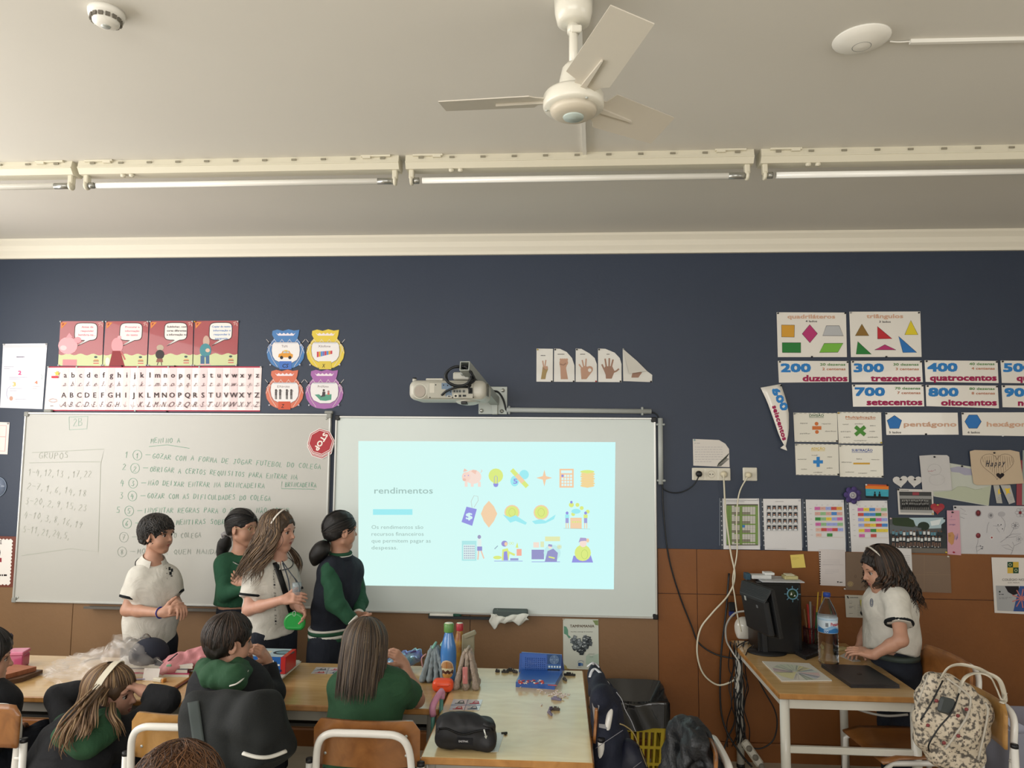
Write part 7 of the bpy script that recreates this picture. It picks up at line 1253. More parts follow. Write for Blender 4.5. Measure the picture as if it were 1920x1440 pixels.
SL(((1162, 1357), (1172, 1361), (1186, 1372), (1195, 1390), (1204, 1415), (1213, 1438)), BS, .004).build('gold_zip', GZ, bp); SL(((1156, 1298), (1166, 1312), (1172, 1330), (1183, 1350), (1192, 1372)), BS, .003).build('silver_zip', flat('#8d8f94', .3), bp)
SL(((1117, 1403), (1168, 1369)), BS, .0018, 10).build('piping', flat('#7a7a80'), bp); SL(((1187, 1440), (1203, 1428)), BS, .0018).build('piping', flat('#7a7a80'), bp)
for q in (((1110, 1318), (1124, 1323), (1120, 1340), (1114, 1355)), ((1123, 1357), (1141, 1359), (1138, 1367), (1123, 1364))): MB().poly([JS(a, b_) for a, b_ in q]).build('grey_patch', flat('#8d8d90', .6), j)
# black padded coat over chair 7
cb = P(1290, 1400, -1.35)
ct_ = capsurf('padded_coat', 'black padded coat draped over chair at bottom centre right', 'coat', [pc(V(.445, -1.68, .80), V(.45, -1.86, .80), .03, .035, k=.03), pc(V(.42, -1.66, .76), V(.37, -1.72, .50), .045, .05, k=.05), pc(V(.43, -1.80, .76), V(.39, -1.88, .52), .035, .045, k=.05), pc(V(.48, -1.76, .77), V(.51, -1.80, .50), .04, .05, k=.05), pc(V(.50, -1.88, .74), V(.52, -1.92, .50), .03, .03, k=.05), pc(V(.41, -1.70, .66), V(.33, -1.78, .58), .04, .02, k=.03)], mat('padded_black', '#14171b', .5, bump=.3, bscale=120), nz=folds(.007, 55, 12))
# floral bag
fb = bpy.data.materials.new('floral_fabric'); fb.use_nodes = True; nt = fb.node_tree; bs = nt.nodes['Principled BSDF']; tc = nt.nodes.new('ShaderNodeTexCoord'); vo = nt.nodes.new('ShaderNodeTexVoronoi'); vo.inputs['Scale'].default_value = 52; nz_ = nt.nodes.new('ShaderNodeTexNoise'); nz_.inputs['Scale'].default_value = 70; nz_.inputs['Detail'].default_value = 4
cr = nt.nodes.new('ShaderNodeValToRGB'); cr.color_ramp.elements[0].position = .40; cr.color_ramp.elements[0].color = lin('#55504a'); cr.color_ramp.elements[1].position = .52; cr.color_ramp.elements[1].color = lin('#c4b8a4')
nt.links.new(tc.outputs['Object'], nz_.inputs[0]); nt.links.new(nz_.outputs[0], cr.inputs[0]); nt.links.new(tc.outputs['Object'], vo.inputs[0])
cr2 = nt.nodes.new('ShaderNodeValToRGB'); cr2.color_ramp.elements[0].position = .10; cr2.color_ramp.elements[0].color = (1, 1, 1, 1); cr2.color_ramp.elements[1].position = .2; cr2.color_ramp.elements[1].color = (0, 0, 0, 1); mx = nt.nodes.new('ShaderNodeMix'); mx.data_type = 'RGBA'
nt.links.new(vo.outputs['Distance'], cr2.inputs[0]); nt.links.new(cr2.outputs[0], mx.inputs[0]); nt.links.new(cr.outputs[0], mx.inputs[6]); mx.inputs[7].default_value = lin('#5a4440'); nt.links.new(mx.outputs[2], bs.inputs['Base Color']); bs.inputs['Roughness'].default_value = .7
yf = -1.38
def fp(px, py, y=yf): return P(px, py, y)
bc = (fp(1722, 1350)+fp(1850, 1330)+fp(1825, 1438)+fp(1735, 1400))/4
t = thing('floral_bag', 'cream handbag with small floral print on the pale chair', 'bag', V(bc[0], yf+.05, .40)); bag_out = [(1745, 1268), (1775, 1273), (1812, 1292), (1846, 1318), (1850, 1335), (1842, 1380), (1832, 1425), (1818, 1440), (1790, 1436), (1755, 1420), (1724, 1388), (1722, 1350), (1730, 1300)]
cen = np.mean([fp(*q, yf+.06) for q in bag_out], 0); prims = []
for k in range(len(bag_out)):
    a, b_ = fp(*bag_out[k], yf+.06), fp(*bag_out[(k+1) % len(bag_out)], yf+.06); a = a+(cen-a)*.12; b_ = b_+(cen-b_)*.12; prims.append(pc(a, b_, .026, .026, k=.03)); prims.append(pc(a, cen, .028, .055, k=.04))
blob('body', prims, fb, t, h=.007, noise=folds(.004, 30, 4))
MB().tube(spline([fp(1776, 1272, yf-.005), fp(1808, 1296, yf-.01), fp(1820, 1312, yf-.015), fp(1812, 1345, yf-.02), fp(1790, 1380, yf-.02), fp(1772, 1405, yf-.02)], 5), .004, 6).build('piping', flat('#b4aea2', .6), t); MB().tube(spline([fp(1740, 1266, yf+.0), fp(1720, 1320, yf+.0)], 4), .003, 6).tube(spline([fp(1848, 1318, yf-.0), fp(1852, 1340, yf-.0), fp(1834, 1425, yf-.0)], 4), .004, 6).build('piping', flat('#b4aea2', .6), t)
for pts in ([(1764, 1272), (1778, 1252), (1800, 1246), (1830, 1252), (1850, 1262), (1874, 1276), (1884, 1310), (1878, 1318)], [(1797, 1300), (1808, 1272), (1830, 1262), (1855, 1268), (1868, 1290), (1878, 1312), (1885, 1300)]):
    MB().tube(spline([fp(a, b_, yf+.02-.02*(i % 2)) for i, (a, b_) in enumerate(pts)], 6), .009, 8, flatr=.35).build('handle', mat('handle_cream', '#bdb6a6', .5), t)
MB().box(fp(1774, 1323, yf-.035), (.055, .02, .06), rotx(.1)@roty(.25), bev=.008).build('grey_clasp', mat('clasp_grey', '#3a3f40', .5), t)
MB().tube(spline([fp(1768, 1276, yf-.0), fp(1745, 1320, yf-.03), fp(1726, 1350, yf-.03)], 4), .003, 6).tube(spline([fp(1798, 1300, yf-.03), fp(1785, 1335, yf-.05), fp(1760, 1365, yf-.05), fp(1742, 1395, yf-.04), fp(1742, 1408, yf-.03)], 4), .003, 6).build('black_strap_edge', BLK, t)
for (px, py) in ((1756, 1314), (1796, 1342), (1797, 1380), (1770, 1393), (1812, 1330), (1740, 1360)): p = fp(px, py, yf-.032); MB().ball(p, (.008, .004, .007), 8).build('red_flower', flat('#7a3a3c'), t)
# storage box with papers at lower right
c = P(1925, 1440, -.9); t = thing('storage_box', 'translucent storage box with papers at lower right corner', 'box', (c[0], -.9, 0)); CLB = mat('frosted_plastic', '#9a9dac', .3, alpha=.55)
x0 = P(1902, 1400, -.95)[0]; zt3 = P(1902, 1372, -.95)[2]
for a in (((x0+.2, -.97, zt3/2), (.4, .006, zt3)), ((x0, -.80, zt3/2), (.006, .34, zt3)), ((x0+.2, -.63, zt3/2), (.4, .006, zt3)), ((x0+.4, -.80, zt3/2), (.006, .34, zt3)), ((x0+.2, -.80, .004), (.4, .34, .006))): MB().box(*a).build('wall', CLB, t)
PW = mat('paper_blue_white', '#a5a8b8', .6)
for k, q in enumerate(([(1872, 1336), (1922, 1362), (1922, 1382), (1896, 1366)], [(1880, 1362), (1925, 1384), (1925, 1400), (1902, 1378)], [(1900, 1380), (1930, 1384), (1930, 1420), (1904, 1410)])): pts = [P(a, b_, -.9-.02*k) for a, b_ in q]; tag(MB().prism(pts, (0, .002, 0)).build('loose_sheet', PW, None, pts[0]), ['topmost paper sheet sticking out of the storage box', 'second paper sheet poking left from the storage box', 'pale sheet standing inside the storage box'][k], 'paper')
# ================================================================ people
SKIN = mat('skin', '#ad826c', .5, noise=.05, nscale=30, bump=.03, bscale=300); SKIN2 = mat('skin_fair', '#b98c78', .5, noise=.05, nscale=30, bump=.03, bscale=300)
EYEW = flat('#a89c94', .2); IRIS = flat('#2a1c14', .15); LIP = mat('lips', '#97594f', .45)
def cloth(n, c, b=.25): return mat(n, c, .85, bump=b, bscale=420, noise=.06, nscale=25, fold=.3)
WHT = cloth('white_pique', '#c9c6bd'); GRN = cloth('green_sweater', '#1c4a33'); NVC = cloth('navy_cloth_dark', '#141a26'); BKH = cloth('black_hoodie', '#101217'); GRH = cloth('green_hood', '#23492f'); STR = flat('#101418', .8); WST = flat('#d2d0c8', .8)
HAIR = {'black': ('#0e0c0c', '#1c1816', '#2a2420'), 'dark': ('#17110d', '#261b15', '#3a2a20'), 'curly': ('#17100c', '#2a1b12', '#46301f'), 'light': ('#4a3624', '#6b5138', '#8d7252'), 'ash': ('#2c231c', '#43362b', '#5f5040'), 'wavy': ('#3a2c20', '#5c4836', '#80684e'), 'ginger': ('#3a2416', '#5c3c24', '#80583a')}
def hmat(k, i): return mat('hair_%s_%s' % (k, ('deep', 'mid', 'bright')[i]), HAIR[k][i], .42, spec=.5, bump=.25, bscale=900)
class Kid:
    def __init__(s, label, base, H, fwd, up=(0, 0, 1), sc=1., hair='dark', skin=SKIN):
        s.t = thing('person', label, 'person', (base[0], base[1], 0)); s.c = V(*H); s.R = basis(fwd, up); s.s = sc; s.b = []; s.fine = []; s.hair = hair; s.skin = skin; s._head()
    def L(s, x, y, z): return s.c+s.R@(V(x, y, z)*s.s)
    def _head(s):
        k = s.s; R = s.R; L = s.L
        s.b += [pe(L(0, -.010, .028), V(.071, .088, .080)*k, R, .02), pe(L(0, .022, -.028), V(.056, .057, .068)*k, R, .03), pe(L(0, .050, -.082), V(.020, .017, .014)*k, R, .025)]
        for q in (-1, 1): s.b += [pe(L(q*.034, .044, -.036), V(.024, .024, .026)*k, R, .02), pe(L(q*.03, .066, .024), V(.024, .010, .007)*k, R, .012), pc(L(q*.046, .0, -.055), L(q*.012, .048, -.087), .014*k, .011*k, .018)]
        s.b += [pc(L(0, .068, .014), L(0, .090, -.022), .006*k, .0085*k, .008)]+[pe(L(q*.0085, .077, -.026), V(.007, .008, .006)*k, R, .005) for q in (-1, 1)]
        s.b += [pe(L(0, .068, -.048), V(.017, .009, .006)*k, R, .008), pe(L(0, .066, -.058), V(.015, .009, .006)*k, R, .008), pe(L(0, .076, -.0525), V(.016, .006, .0016)*k, R, .003, op=-1)]
        for q in (-1, 1):
            s.b += [pe(L(q*.031, .082, .004), V(.016, .012, .010)*k, R, .008, op=-1)]
            Re = R@rotz(q*-.35); s.b += [pe(L(q*.073, -.004, -.006), V(.007, .018, .029)*k, Re, .006), pe(L(q*.081, -.001, -.004), V(.006, .010, .019)*k, Re, .004, op=-1), pe(L(q*.077, .006, -.012), V(.005, .006, .007)*k, R, .004)]
        s.fine.append((s.c-.10*k, s.c+.10*k, .0032))
        for q in (-1, 1):
            MB().ball(L(q*.030, .0605, .004), .0135*k, 12, R).build('eye', EYEW, s.t); d = unit(V(q*.0, 1, -.02)); MB().ball(L(q*.030, .0605, .004)+R@d*.0085*k, (.0088*k, .0058*k, .0085*k), 10, R).build('iris', IRIS, s.t)
            MB().tube(spline([L(q*.014, .078, .021), L(q*.030, .079, .027), L(q*.046, .066, .022)], 4), [.001*k]+[.0021*k]*7+[.0009*k], 6, flatr=.6).build('eyebrow', hmat(s.hair if s.hair not in ('light', 'wavy', 'ash') else 'ash', 0), s.t)
            MB().tube(spline([L(q*.017, .0715, .006), L(q*.030, .0755, .0125), L(q*.044, .064, .005)], 4), .0013*k, 5).build('eyelashes', IRIS, s.t)
        MB().tube(spline([L(-.017, .070, -.0515), L(-.006, .0775, -.0485), L(.006, .0775, -.0485), L(.017, .070, -.0515)], 4), .0028*k, 6).tube(spline([L(-.015, .069, -.054), L(0, .0765, -.0575), L(.015, .069, -.054)], 5), .0034*k, 6).build('lips', LIP, s.t)
    def torso(s, nb, S1, S2, waist, hip, w=(.112, .098, .108), dep=.68):
        s.S1, s.S2, s.waist, s.hip, s.w, s.dep, s.nb = V(*S1), V(*S2), V(*waist), V(*hip), w, dep, V(*nb); s.side = unit((s.S2-s.S1)*V(1, 1, 0)); s.mid = (s.S1+s.S2)/2
        s.M = flatM(s.side, dep); s.b += [pc(s.L(0, -.020, -.055), s.nb, .035*s.s, .040, .018), pc(s.nb, s.mid, .045, .05, .04)]; s.b += s.tr(0)
    def tr(s, e, wz=None, cut=0, hip=None):
        ch = s.mid+(s.waist-s.mid)*.28; hp = s.hip if hip is None else V(*hip); M = s.M; f = (1+s.dep)/2
        return [pc(s.S1+(s.S2-s.S1)*.10, s.S2+(s.S1-s.S2)*.10, .044+e, .044+e, .04), pc(ch, s.waist, s.w[0]+e, s.w[1]+e, .04, M=M, fac=f), pc(s.waist, hp, s.w[1]+e, s.w[2]+e, .04, M=M, fac=f, cut=cut)]
    def arm(s, S, E, Wt, hd, pn, side, curl=.5, hs=1., spread=.12, hand=True, thumb=.6):
        S, E, Wt = V(*S), V(*E), V(*Wt); s.b += [pc(S, E, .036, .029, .02), pc(E, E+(Wt-E)*.35, .030, .029, .015), pc(E+(Wt-E)*.35, Wt, .029, .020, .015)]
        if not hand: return
        d = unit(hd); n = unit(V(*pn)-d*(d@V(*pn))); a = np.cross(d, n)*side; k = .92*hs      # n: palm normal, a: towards the thumb
        pl = .062*k; s.b += [pb(Wt+d*pl*.55, (.030*k, pl*.5, .0125*k), np.stack([a, d, n], 1), rd=.011*k, k=.012), pc(Wt-d*.005, Wt+d*.02, .0195, .021*k, .012)]
        for i, ln in enumerate((.058, .064, .059, .047)):
            o = (1.5-i)*.0155*k; p = Wt+d*pl+a*o-d*abs(o)*.12; ang = curl*(.8+.12*i); dd = unit(d+a*(1.5-i)*spread); L_ = ln*k
            for j, fr in enumerate((.45, .3, .25)):
                dd = unit(dd*math.cos(ang)+n*math.sin(ang)); q = p+dd*L_*fr; s.b.append(pc(p, q, (.0078-.0008*j)*k, (.0072-.0008*j)*k, .003)); p = q; ang = curl*(1.0+.1*i)
        p = Wt+d*.018+a*.02*k; dd = unit(d*.65+a*.75+n*.35*thumb)
        for fr, r1, r2 in ((.03, .012, .010), (.024, .0095, .0085), (.018, .0085, .007)): q = p+dd*fr*k; s.b.append(pc(p, q, r1*k, r2*k, .005)); p = q; dd = unit(dd+n*.35*thumb+d*.25)
        c = Wt+d*.06; s.fine.append((c-.075, c+.075, .0034))
    def legs(s, pts, shoe='#2a2c30', bare=0):
        for hp, kn, an in pts:
            hp, kn, an = V(*hp), V(*kn), V(*an); s.b += [pc(hp, kn, .068, .046, .03), pc(kn, an, .045, .028, .02), pc(an, an+V(0, 0, -.03)+unit(V(s.fw[0], s.fw[1], 0))*.09, .028, .022, .015)]
            f = unit(V(s.fw[0], s.fw[1], 0)); g = V(an[0], an[1], 0); z0 = an[2]-.05; blob('shoe', [pc(g+V(0, 0, z0+.035)-f*.02, g+V(0, 0, z0+.03)+f*.11, .037, .033, .01), pc(g+V(0, 0, z0+.05), an+V(0, 0, .01), .036, .036, .02), pp(g+V(0, 0, z0), (0, 0, -1))], mat('shoe_'+shoe[1:], shoe, .6), s.t, h=.008)
    fw = V(0, 1, 0)
    def finish(s, h=.0075): blob('body', s.b, s.skin, s.t, h=h, fine=s.fine)
    def top(s, name, m, hem, sl=None, e=.014, fr=.72, nz=.003, cuff=None, hood=False, flare=.012, seed=1, cuffm=None, neck=.052, extra=(), subs=()):
        """sl: list of (S,E,W) joints; fr: sleeve length, up to 1 = elbow, 2 = wrist"""
        hem = V(*hem); hd = unit(hem-s.waist); q = pp(hem, hd); q['post'] = 1; pr = s.tr(e, hip=hem+hd*.02)+[q]; cf = []
        for S, E, Wt in (sl or []):
            S, E, Wt = V(*S), V(*E), V(*Wt)
            if fr <= 1: p = S+(E-S)*fr; pr.append(pc(S, p, .044+e*.4, .042+flare, .03, cut=1)); d = unit(E-S); cf.append((p, d, .042+flare))
            else: p = E+(Wt-E)*(fr-1); pr += [pc(S, E, .043+e*.4, .037+flare*.5, .03), pc(E, p, .038+flare*.5, .026+flare*.6, .02, cut=1)]; d = unit(Wt-E); cf.append((p, d, .026+flare*.6))
        pr += list(extra); hn = unit(s.mid-s.waist)
        un = unit(s.c-s.nb); pr += [pc(s.nb+un*.012, s.nb+un*.09, neck-.006, .075, .012, op=-1)]+list(subs)
        o = blob(name, pr, m, s.t, h=.0085, noise=folds(nz, 34, seed, (1, 1, 1.6)))
        if cuff:
            for p, d, r in cf: MB().lathe(p-d*cuff[1], [(r+.0015, 0), (r+.003, cuff[0]*.5), (r+.0015, cuff[0])], 26, R=basis(d, (.1, .2, .97))@rotx(-math.pi/2)).build('cuff_stripe', cuffm or STR, s.t)
        return o
    def band(s, name, m, c, e, h_, nz=0, wi=2):   # flat ring round the torso
        Mx = s.side; fr = unit(np.cross(V(0, 0, 1), Mx)); R = np.stack([Mx, fr, V(0, 0, 1)], 1); r = s.w[wi]+e+.007; MB().lathe(c, [(r-.006, 0), (r, 0), (r+.001, h_/2), (r, h_), (r-.006, h_)], 40, R=R, sy=s.dep).build(name, m, s.t)
    def collar(s, m, tilt, r=.052, h_=.03, edge=None, open_=.5):
        n = unit(s.c-s.nb); f = unit(tilt); f = unit(f-n*(f@n)); g = np.cross(n, f); b = MB()
        def fn(u, v, o=0): a = open_+(6.2832-2*open_)*u; rr = r+.006+(1-v)*.026+o; return s.nb+n*(.002+h_*v+.0*a)+f*(rr*math.cos(a)+.006)+g*rr*math.sin(a)-n*(.028*(math.cos(a)*.5+.5)*(1-v))-n*.012*(math.cos(a))
        b.grid(lambda u, v: fn(u, v), 30, 4, .003); b.build('collar', m, s.t)
        if edge: MB().tube([fn(u, 0, .0025) for u in np.linspace(0, 1, 30)], .0022, 5).build('collar_edge', edge, s.t)
    def ring(s, m, r, dz, th):
        n = unit(s.c-s.nb); B = basis(n, (0, 1, .1)); MB().tube([s.nb+n*dz+B@V(r*math.cos(a), 0, r*math.sin(a)) for a in np.arange(0, 6.28, .2)], th, 8, True).build('collar_band', m, s.t)
    # ---- hair
    def cap(s, prims=(), cutz=-.055, e=0., nz=.002, face=(.090, -.030, .074, .066, .078), seed=2, name='hair'):
        k = s.s; pr = [pe(s.L(0, -.014, .030), V(.078+e, .096+e, .088+e)*k, s.R, .01), pe(s.L(0, -.042, -.015), V(.062+e, .050+e, .058)*k, s.R, .03)]+list(prims)
        pr += [pe(s.L(0, face[0], face[1]), V(*face[2:])*k, s.R, .008, op=-1), pp(s.L(0, -.05, cutz), s.R@V(0, .5, -1), k=.01)]+[pe(s.L(q*.078, .010, -.015), V(.030, .030, .034)*k, s.R, .008, op=-1) for q in (-1, 1)]
        blob(name, pr, hmat(s.hair, 0), s.t, h=.0045, noise=folds(nz, 120, seed, (1, 1, 2)))
    def ep(s, th, ph, e=.003): return s.L((.078+e)*math.sin(th)*math.sin(ph), -.014+(.096+e)*math.sin(th)*math.cos(ph), .030+(.088+e)*math.cos(th))
    def locks(s, n, thend, length, ph=(0, 6.283), r=.0042, wave=0, wf=20, drift=(0, 0, 0), pull=None, seed=3, name='hair_strands', th0=.12, e=.002, curl=0, jit=.1, steps=12, gather=None, part=0, minlen=.7, thj=.15):
        rr = random.Random(seed); bs = [MB(), MB(), MB()]
        for i in range(n):
            p = ph[0]+(ph[1]-ph[0])*((i+rr.random())/n); te = (thend(p) if callable(thend) else thend)+rr.uniform(-thj, thj)*.5; L_ = (length(p) if callable(length) else length)*rr.uniform(minlen, 1); pts = []; ee = e+rr.uniform(-.002, .004); t0 = th0+rr.uniform(0, .35)
            for j in range(7): th = t0+(te-t0)*j/6; pts.append(s.ep(th, p+rr.uniform(-1, 1)*jit*.05+part*(1-j/6)*math.sin(p), ee))
            if L_ > .004:
                q = pts[-1]; d = unit(pts[-1]-pts[-2]); ou = unit((q-s.c)*V(1, 1, .0)+1e-6); f0 = rr.uniform(0, 6.28)
                for j in range(1, steps+1):
                    u = j/steps; g = V(0, 0, -1)+V(*drift)*(1 if u < .6 else 1); d = unit(d*(1-min(1, u*1.6))+unit(g)*min(1, u*1.6)) if u < 1 else unit(g)
                    q = q+d*L_/steps
                    if gather is not None: w_ = u**1.2*.75; q2 = q*(1-w_)+(V(*gather)+V(rr.uniform(-1, 1), rr.uniform(-1, 1), 0)*.006+V(0, 0, -1)*0)*w_ if False else q
                    w = wave*min(1, u*2); tang = np.cross(ou, V(0, 0, 1)); off = tang*math.sin(f0+u*wf*L_)*w+ou*(math.cos(f0+u*wf*L_)*w*(1 if curl else .5)); pts.append(q+off)
            sp = spline(pts, 2 if not curl else 2); N = len(sp); rad = [r*(.5+.5*min(1, k_/4))*(1 if k_ < N*.6 else max(.12, 1-(k_/N-.6)/.42)) for k_ in range(N)]
            bs[rr.choice((0, 1, 1, 2))].tube(sp, rad, 5, flatr=.6, cap=False)
        for i, b in enumerate(bs):
            if b.v: b.build(name, hmat(s.hair, i), s.t)
    def strands(s, ctrl, n, jit, r=.004, seed=1):
        rr = random.Random(seed); bs = [MB(), MB(), MB()]
        for i in range(n):
            o = V(rr.gauss(0, 1), rr.gauss(0, 1), rr.gauss(0, .6)); m = rr.uniform(.75, 1); pts = [V(*c)+o*jit*(.5+.6*j/len(ctrl))+V(rr.gauss(0, 1), rr.gauss(0, 1), 0)*jit*.15 for j, c in enumerate(ctrl)]; sp = spline(pts, 6); sp = sp[:max(4, int(len(sp)*m))]; N = len(sp)
            bs[rr.choice((0, 1, 1, 2))].tube(sp, [r*(.6+.4*min(1, k/4))*(1 if k < N*.6 else max(.15, 1-(k/N-.6)/.42)) for k in range(N)], 5, flatr=.6, cap=False)
        for i, b in enumerate(bs):
            if b.v: b.build('hair_strands', hmat(s.hair, i), s.t)
    def swept(s, n=170, g=(1.95, 3.1416), hair_r=.0032, seed=6, e=.001, front=1.22, side=1.72):
        rr = random.Random(seed); bs = [MB(), MB(), MB()]; D = lambda t, p: V(math.sin(t)*math.sin(p), math.sin(t)*math.cos(p), math.cos(t)); G = D(*g)
        for i in range(n):
            p = rr.uniform(-3.14, 3.14); ap = abs(p); t = (front if ap < .8 else front+(side-front)*min(1, (ap-.8)/.6)) if ap < 2.2 else 2.3; a = D(t+rr.uniform(-.12, .02), p); pts = []; om = math.acos(max(-1, min(1, a@G))); ee = e+rr.uniform(-.001, .0015)
            for j in range(12): u = j/11; d = (a*math.sin((1-u)*om)+G*math.sin(u*om))/max(1e-3, math.sin(om)); d = unit(d); pts.append(s.L(d[0]*(.078+ee), -.014+d[1]*(.096+ee), .030+d[2]*(.088+ee)))
            bs[rr.choice((0, 0, 1, 2))].tube(pts, [hair_r*.3]+[hair_r]*10+[hair_r*.6], 5, flatr=.5, cap=False)
        for i, b in enumerate(bs):
            if b.v: b.build('hair_strands', hmat(s.hair, i), s.t)
    def tail(s, pts, rad, n=60, m='hair_tail', seed=5, r=.004):
        P_ = spline(pts, 4); N = len(P_); rd = np.interp(np.linspace(0, 1, N), np.linspace(0, 1, len(rad)), rad); rr = random.Random(seed); bs = [MB(), MB(), MB()]
        blob('ponytail', [pc(P_[i], P_[i+1], rd[i], rd[i+1], .01) for i in range(N-1)], hmat(s.hair, 0), s.t, h=.005)
        for k in range(n):
            a = rr.uniform(0, 6.28); tw = rr.uniform(-.6, .6); pp_ = []
            for i in range(N): t = unit(P_[min(i+1, N-1)]-P_[max(i-1, 0)]); x = unit(np.cross(t, V(.3, .2, 1))); y = np.cross(t, x); pp_.append(P_[i]+(x*math.cos(a+tw*i/N)+y*math.sin(a+tw*i/N))*rd[i]*1.0)
            bs[rr.choice((0, 1, 2))].tube(pp_, [r*.5]+[r]*(N-2)+[r*.2], 5, flatr=.5, cap=False)
        for i, b in enumerate(bs):
            if b.v: b.build('hair_strands', hmat(s.hair, i), s.t)
    def headband(s, m, y=.02, w=.006, th=1.45):
        MB().grid(lambda u, v: s.L(.0885*math.sin((2*u-1)*th), y+(v-.5)*w*2-.030*abs(math.sin((2*u-1)*th))**3, .030+.0985*math.cos((2*u-1)*th)), 26, 3, .004).build('headband', m, s.t)
    def trousers(s, m, hem=.0, e=.012, legs=(), short=False, name='trousers', skirt=False):
        M = s.M; pr = [pc(s.waist+(s.hip-s.waist)*.3, s.hip, s.w[2]+e*.6, s.w[2]+e, .03, M=M, fac=.84, cut=2)]
        for hp, kn, an in legs:
            hp, kn, an = V(*hp), V(*kn), V(*an)
            if short: pr.append(pc(hp, hp+(kn-hp)*short, .072+e, .066+e, .03, cut=1))
            else: pr += [pc(hp, kn, .071+e, .053+e, .03), pc(kn, an+(kn-an)*.06, .053+e, .042+e, .02, cut=1)]
        blob(name, pr, m, s.t, h=.01, noise=folds(.003, 25, 9))
def stand_legs(hip, side, f=(0, 0, 0), gap=.065):
    out = []
    for q in (-1, 1): h_ = V(*hip)+unit(side)*gap*q+V(0, 0, -.02); out.append((h_, V(h_[0], h_[1], h_[2]*.53)+V(*f)*.02, V(h_[0], h_[1], .055)))
    return out
def sit_legs(hip, side, fwd, gap=.075, knee=.36, seatz=.45):
    out = []; fwd = unit(fwd)
    for q in (-1, 1): h_ = V(hip[0], hip[1], seatz+.02)+unit(side)*gap*q; k_ = h_+fwd*knee; out.append((h_, k_, V(k_[0], k_[1], .055)+fwd*.02))
    return out
TEST = globals().get('TESTK')
# --- boy in white polo standing at left
def boy_polo():
    k = Kid('person, dark-haired child in a white polo with a blue wristband standing at left', P(285, 1200, -.44), P(295, 1003, -.45), (1, -.12, -.04), (0, 0, 1), .93, 'black', SKIN)
    S1, S2 = P(260, 1082, -.50), P(316, 1084, -.39); W_, Hp = P(284, 1150, -.43), P(282, 1200, -.43); k.torso(P(286, 1055, -.44), S1, S2, W_, Hp, (.118, .112, .118), .72)
    E1, W1 = P(238, 1144, -.54), P(304, 1149, -.62); E2, W2 = P(328, 1130, -.38), P(332, 1134, -.56)
    k.arm(S1, E1, W1, P(335, 1142, -.62)-W1, (.2, .8, -.1), 1, .75, 1.05); k.arm(S2, E2, W2, P(348, 1146, -.62)-W2, (-.5, .3, -.6), -1, .8, 1.0)
    k.fw = V(.5, -.86, 0); lg = stand_legs(Hp, k.side); k.legs(lg); k.finish()
    k.top('polo_shirt', WHT, P(280, 1226, -.43), [(S1, E1, W1), (S2, E2, W2)], e=.018, fr=.66, cuff=(.013, .013), nz=.002, flare=.015, seed=3)
    k.collar(WHT, (.75, -.7, -.1), .05, .032, STR); k.trousers(NVC, legs=lg, e=.006)
    MB().tube([W1+(W1-E1)*-.06+basis(W1-E1)@V(.024*math.cos(a), 0, .024*math.sin(a)) for a in np.arange(0, 6.28, .35)], .007, 8, True, flatr=.35).build('blue_wristband', flat('#24389a', .4), k.t)
    A = Art(surf(k.t, -.003, ('polo_shirt',)))
    for x0, y0, x1, y1 in ((316, 1063, 320, 1069), (320.5, 1066, 324.5, 1072), (317.5, 1072, 322, 1078), (320, 1079, 323.5, 1081)): A.rect(x0, y0, x1, y1, '#1a1e22')
    A.line([(311, 1062), (313.5, 1086)], .8, '#8f8c85'); A.ell(312, 1066, 1, 1, '#55534e', 8); A.ell(313, 1075, 1, 1, '#55534e', 8); A.build('chest_crest', k.t)
    k.cap(cutz=-.052, e=.003, nz=.003, face=(.094, -.030, .084, .070, .084)); k.locks(420, lambda p: 1.15 if abs((p+3.14) % 6.283-3.14) < .7 else (1.45 if abs((p+3.14) % 6.283-3.14) < 1.5 else 2.25), .014, r=.0042, e=.004, wave=.006, wf=200, jit=9, seed=11, th0=.0, thj=.5, part=.5)
boy_polo()
